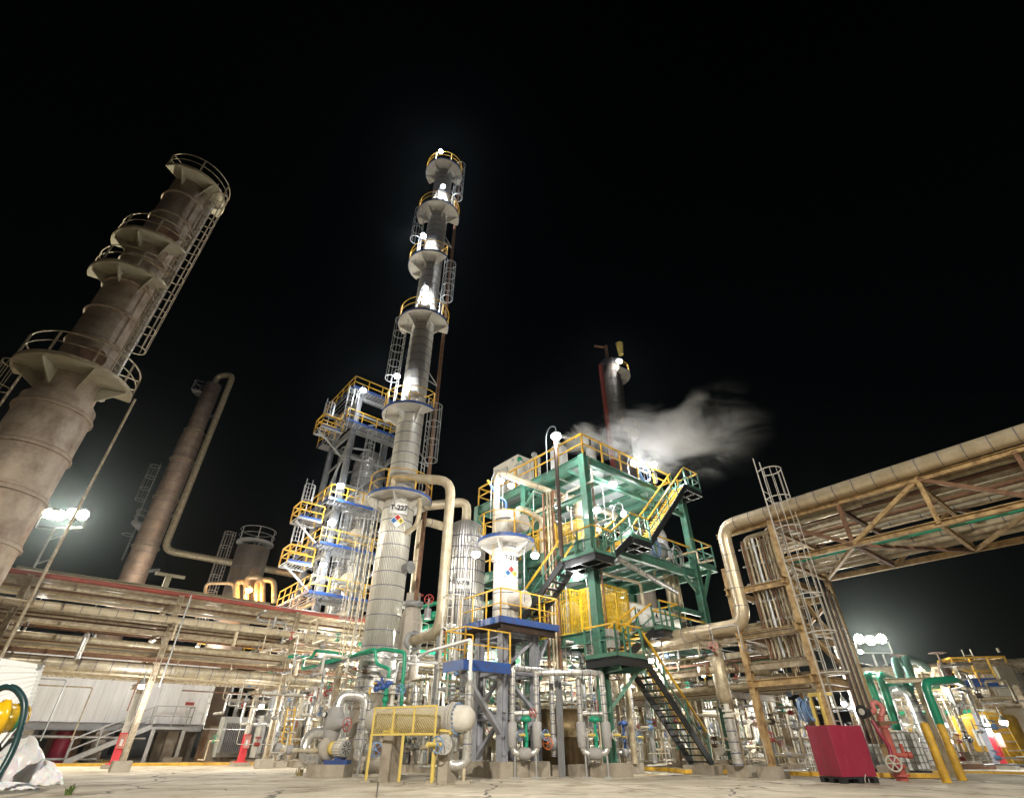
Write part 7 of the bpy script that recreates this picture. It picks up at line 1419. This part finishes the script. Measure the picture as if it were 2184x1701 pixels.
# ================================================================ STEAM
def steam():
    m = bpy.data.materials.new('steam'); m.use_nodes = True; nt = m.node_tree; N = nt.nodes; L = nt.links; N.remove(N['Principled BSDF']); pv = N.new('ShaderNodeVolumePrincipled'); pv.inputs['Color'].default_value = (.93, .93, .93, 1); pv.inputs['Anisotropy'].default_value = .2
    L.new(pv.outputs[0], N['Material Output'].inputs['Volume']); tc = N.new('ShaderNodeTexCoord')
    # object space: x 0..1 along the plume
    sx = N.new('ShaderNodeSeparateXYZ'); L.new(tc.outputs['Object'], sx.inputs[0])
    ns = N.new('ShaderNodeTexNoise'); ns.inputs['Scale'].default_value = .42; ns.inputs['Detail'].default_value = 7; ns.inputs['Roughness'].default_value = .62; ns.inputs['Distortion'].default_value = 1.1
    mp = N.new('ShaderNodeMapping'); mp.inputs['Scale'].default_value = (.6, 1, 1.25); L.new(tc.outputs['Object'], mp.inputs[0]); L.new(mp.outputs[0], ns.inputs['Vector'])
    def math_(op, a, b=None, c=None, clamp=False):
        n = N.new('ShaderNodeMath'); n.operation = op; n.use_clamp = clamp
        for i, v in enumerate((a, b, c)):
            if v is None: continue
            if isinstance(v, (int, float)): n.inputs[i].default_value = v
            else: L.new(v, n.inputs[i])
        return n.outputs[0]
    X, Y_, Z_ = sx.outputs
    # centreline rises with x; radius grows
    cz = math_('MULTIPLY_ADD', X, .16, -.0); rad = math_('MULTIPLY_ADD', X, .23, .75)
    dz = math_('SUBTRACT', Z_, cz); dy = Y_
    r2 = math_('ADD', math_('MULTIPLY', dz, dz), math_('MULTIPLY', dy, dy)); rr = math_('DIVIDE', math_('SQRT', r2), rad)
    # edges: soft falloff eroded with noise
    fall = math_('SUBTRACT', 1.0, rr); er = math_('MULTIPLY_ADD', ns.outputs['Fac'], 5.2, -2.75); d = math_('ADD', fall, er); 
    d = math_('MULTIPLY', d, math_('MINIMUM', math_('MULTIPLY', math_('MAXIMUM', math_('SUBTRACT', 1.15, rr), 0), 3.0), 1.0))
    fx = math_('MULTIPLY_ADD', X, -1 / 11.5, 1.05, True); fx2 = math_('MULTIPLY_ADD', X, 1.2, .2, True); 
    dens = math_('MULTIPLY', math_('MULTIPLY', math_('MAXIMUM', d, 0), math_('MULTIPLY', fx, fx)), math_('MULTIPLY', fx2, 2.4)); L.new(dens, pv.inputs['Density'])
    MATS['steam'] = m
    p = pt('V', 1215, 938, 24.5); q = pt('V', 1600, 960, 26.5); d = (q - p); d.z = 0; d.normalize(); n = Vector((-d.y, d.x, 0)); k = M_('steam'); H = []
    # closed tapering hull in object space
    hull = []; seg = 16
    for i in range(9):
        x = 11.8 * i / 8; r = (.75 + .27 * x) * 1.2; hull.append((x, .16 * x, r))
    vs = []; fs = []
    for x, z, r in hull:
        for j in range(seg): a = 2 * PI * j / seg; vs.append((x, math.cos(a) * r, z + math.sin(a) * r))
    for i in range(8):
        for j in range(seg): fs.append((i * seg + j, i * seg + (j + 1) % seg, (i + 1) * seg + (j + 1) % seg, (i + 1) * seg + j))
    fs.append(tuple(range(seg))[::-1]); fs.append(tuple(range(8 * seg, 9 * seg)))
    k.add(vs, fs); o = k.build('steam', origin=(0, 0, 0)); o.location = p - d * .3; o.rotation_euler = (0, 0, math.atan2(d.y, d.x)); tag(o, 'white steam plume drifting right over the green roof deck', 'steam', kind='stuff')
steam()
m = bpy.data.materials.new('haze'); m.use_nodes = True; nt = m.node_tree; nt.nodes.remove(nt.nodes['Principled BSDF']); pv = nt.nodes.new('ShaderNodeVolumePrincipled'); pv.inputs['Color'].default_value = (.72, .86, 1, 1); pv.inputs['Density'].default_value = .0002; pv.inputs['Anisotropy'].default_value = .92
nt.links.new(pv.outputs[0], nt.nodes['Material Output'].inputs['Volume']); MATS['haze'] = m
h = M_('haze'); h.prism(Vector((0, 200, -1.5)), Vector((0, 200, 48)), Vector((420, 0, 0)), Vector((0, 330, 0))); tag(h.build('haze'), 'thin haze added to give lamp halos across the whole plant', 'haze', kind='stuff')  # thin scattering volume added so the lamps carry glare-like halos
# ================================================================ WORLD, FILL LIGHT, CAMERA
w = bpy.data.worlds.new('World'); S.world = w; w.use_nodes = True; N = w.node_tree.nodes; bg = N['Background']
sky = N.new('ShaderNodeTexSky'); sky.sky_type = 'NISHITA'; sky.sun_disc = False; sky.sun_elevation = R(4); sky.sun_rotation = R(200); w.node_tree.links.new(sky.outputs[0], bg.inputs[0]); bg.inputs[1].default_value = .0005
sun = bpy.data.lights.new('front_fill_light', 'SUN'); sun.energy = .02; sun.angle = R(10); sun.color = (1, .92, .82); so = bpy.data.objects.new('front_fill_light', sun); COL.objects.link(so); so.rotation_euler = (R(50), 0, R(-20)); so.location = (0, -20, 30)  # weak warm fill from behind the camera, added to stand for town glow
cam = bpy.data.cameras.new('camera'); cam.sensor_width = 36; cam.lens = F / 2184 * 36; cam.clip_end = 2000; cam.clip_start = .05; co = bpy.data.objects.new('camera', cam); COL.objects.link(co); co.location = (0, 0, CH); co.rotation_euler = (PI / 2 + PITCH, 0, 0); S.camera = co
S.view_settings.view_transform = 'Standard'; S.view_settings.look = 'None'; S.view_settings.exposure = .15; S.view_settings.gamma = 1
S.cycles.use_denoising = True; S.cycles.max_bounces = 6; S.cycles.diffuse_bounces = 3; S.cycles.glossy_bounces = 3; S.cycles.volume_bounces = 1; S.cycles.sample_clamp_indirect = 4; S.cycles.volume_step_rate = 2.0; S.cycles.volume_max_steps = 96; S.cycles.use_light_tree = True
S.render.resolution_x = 1024; S.render.resolution_y = 797
for o in bpy.data.objects:
    if '_w' in o: del o['_w']
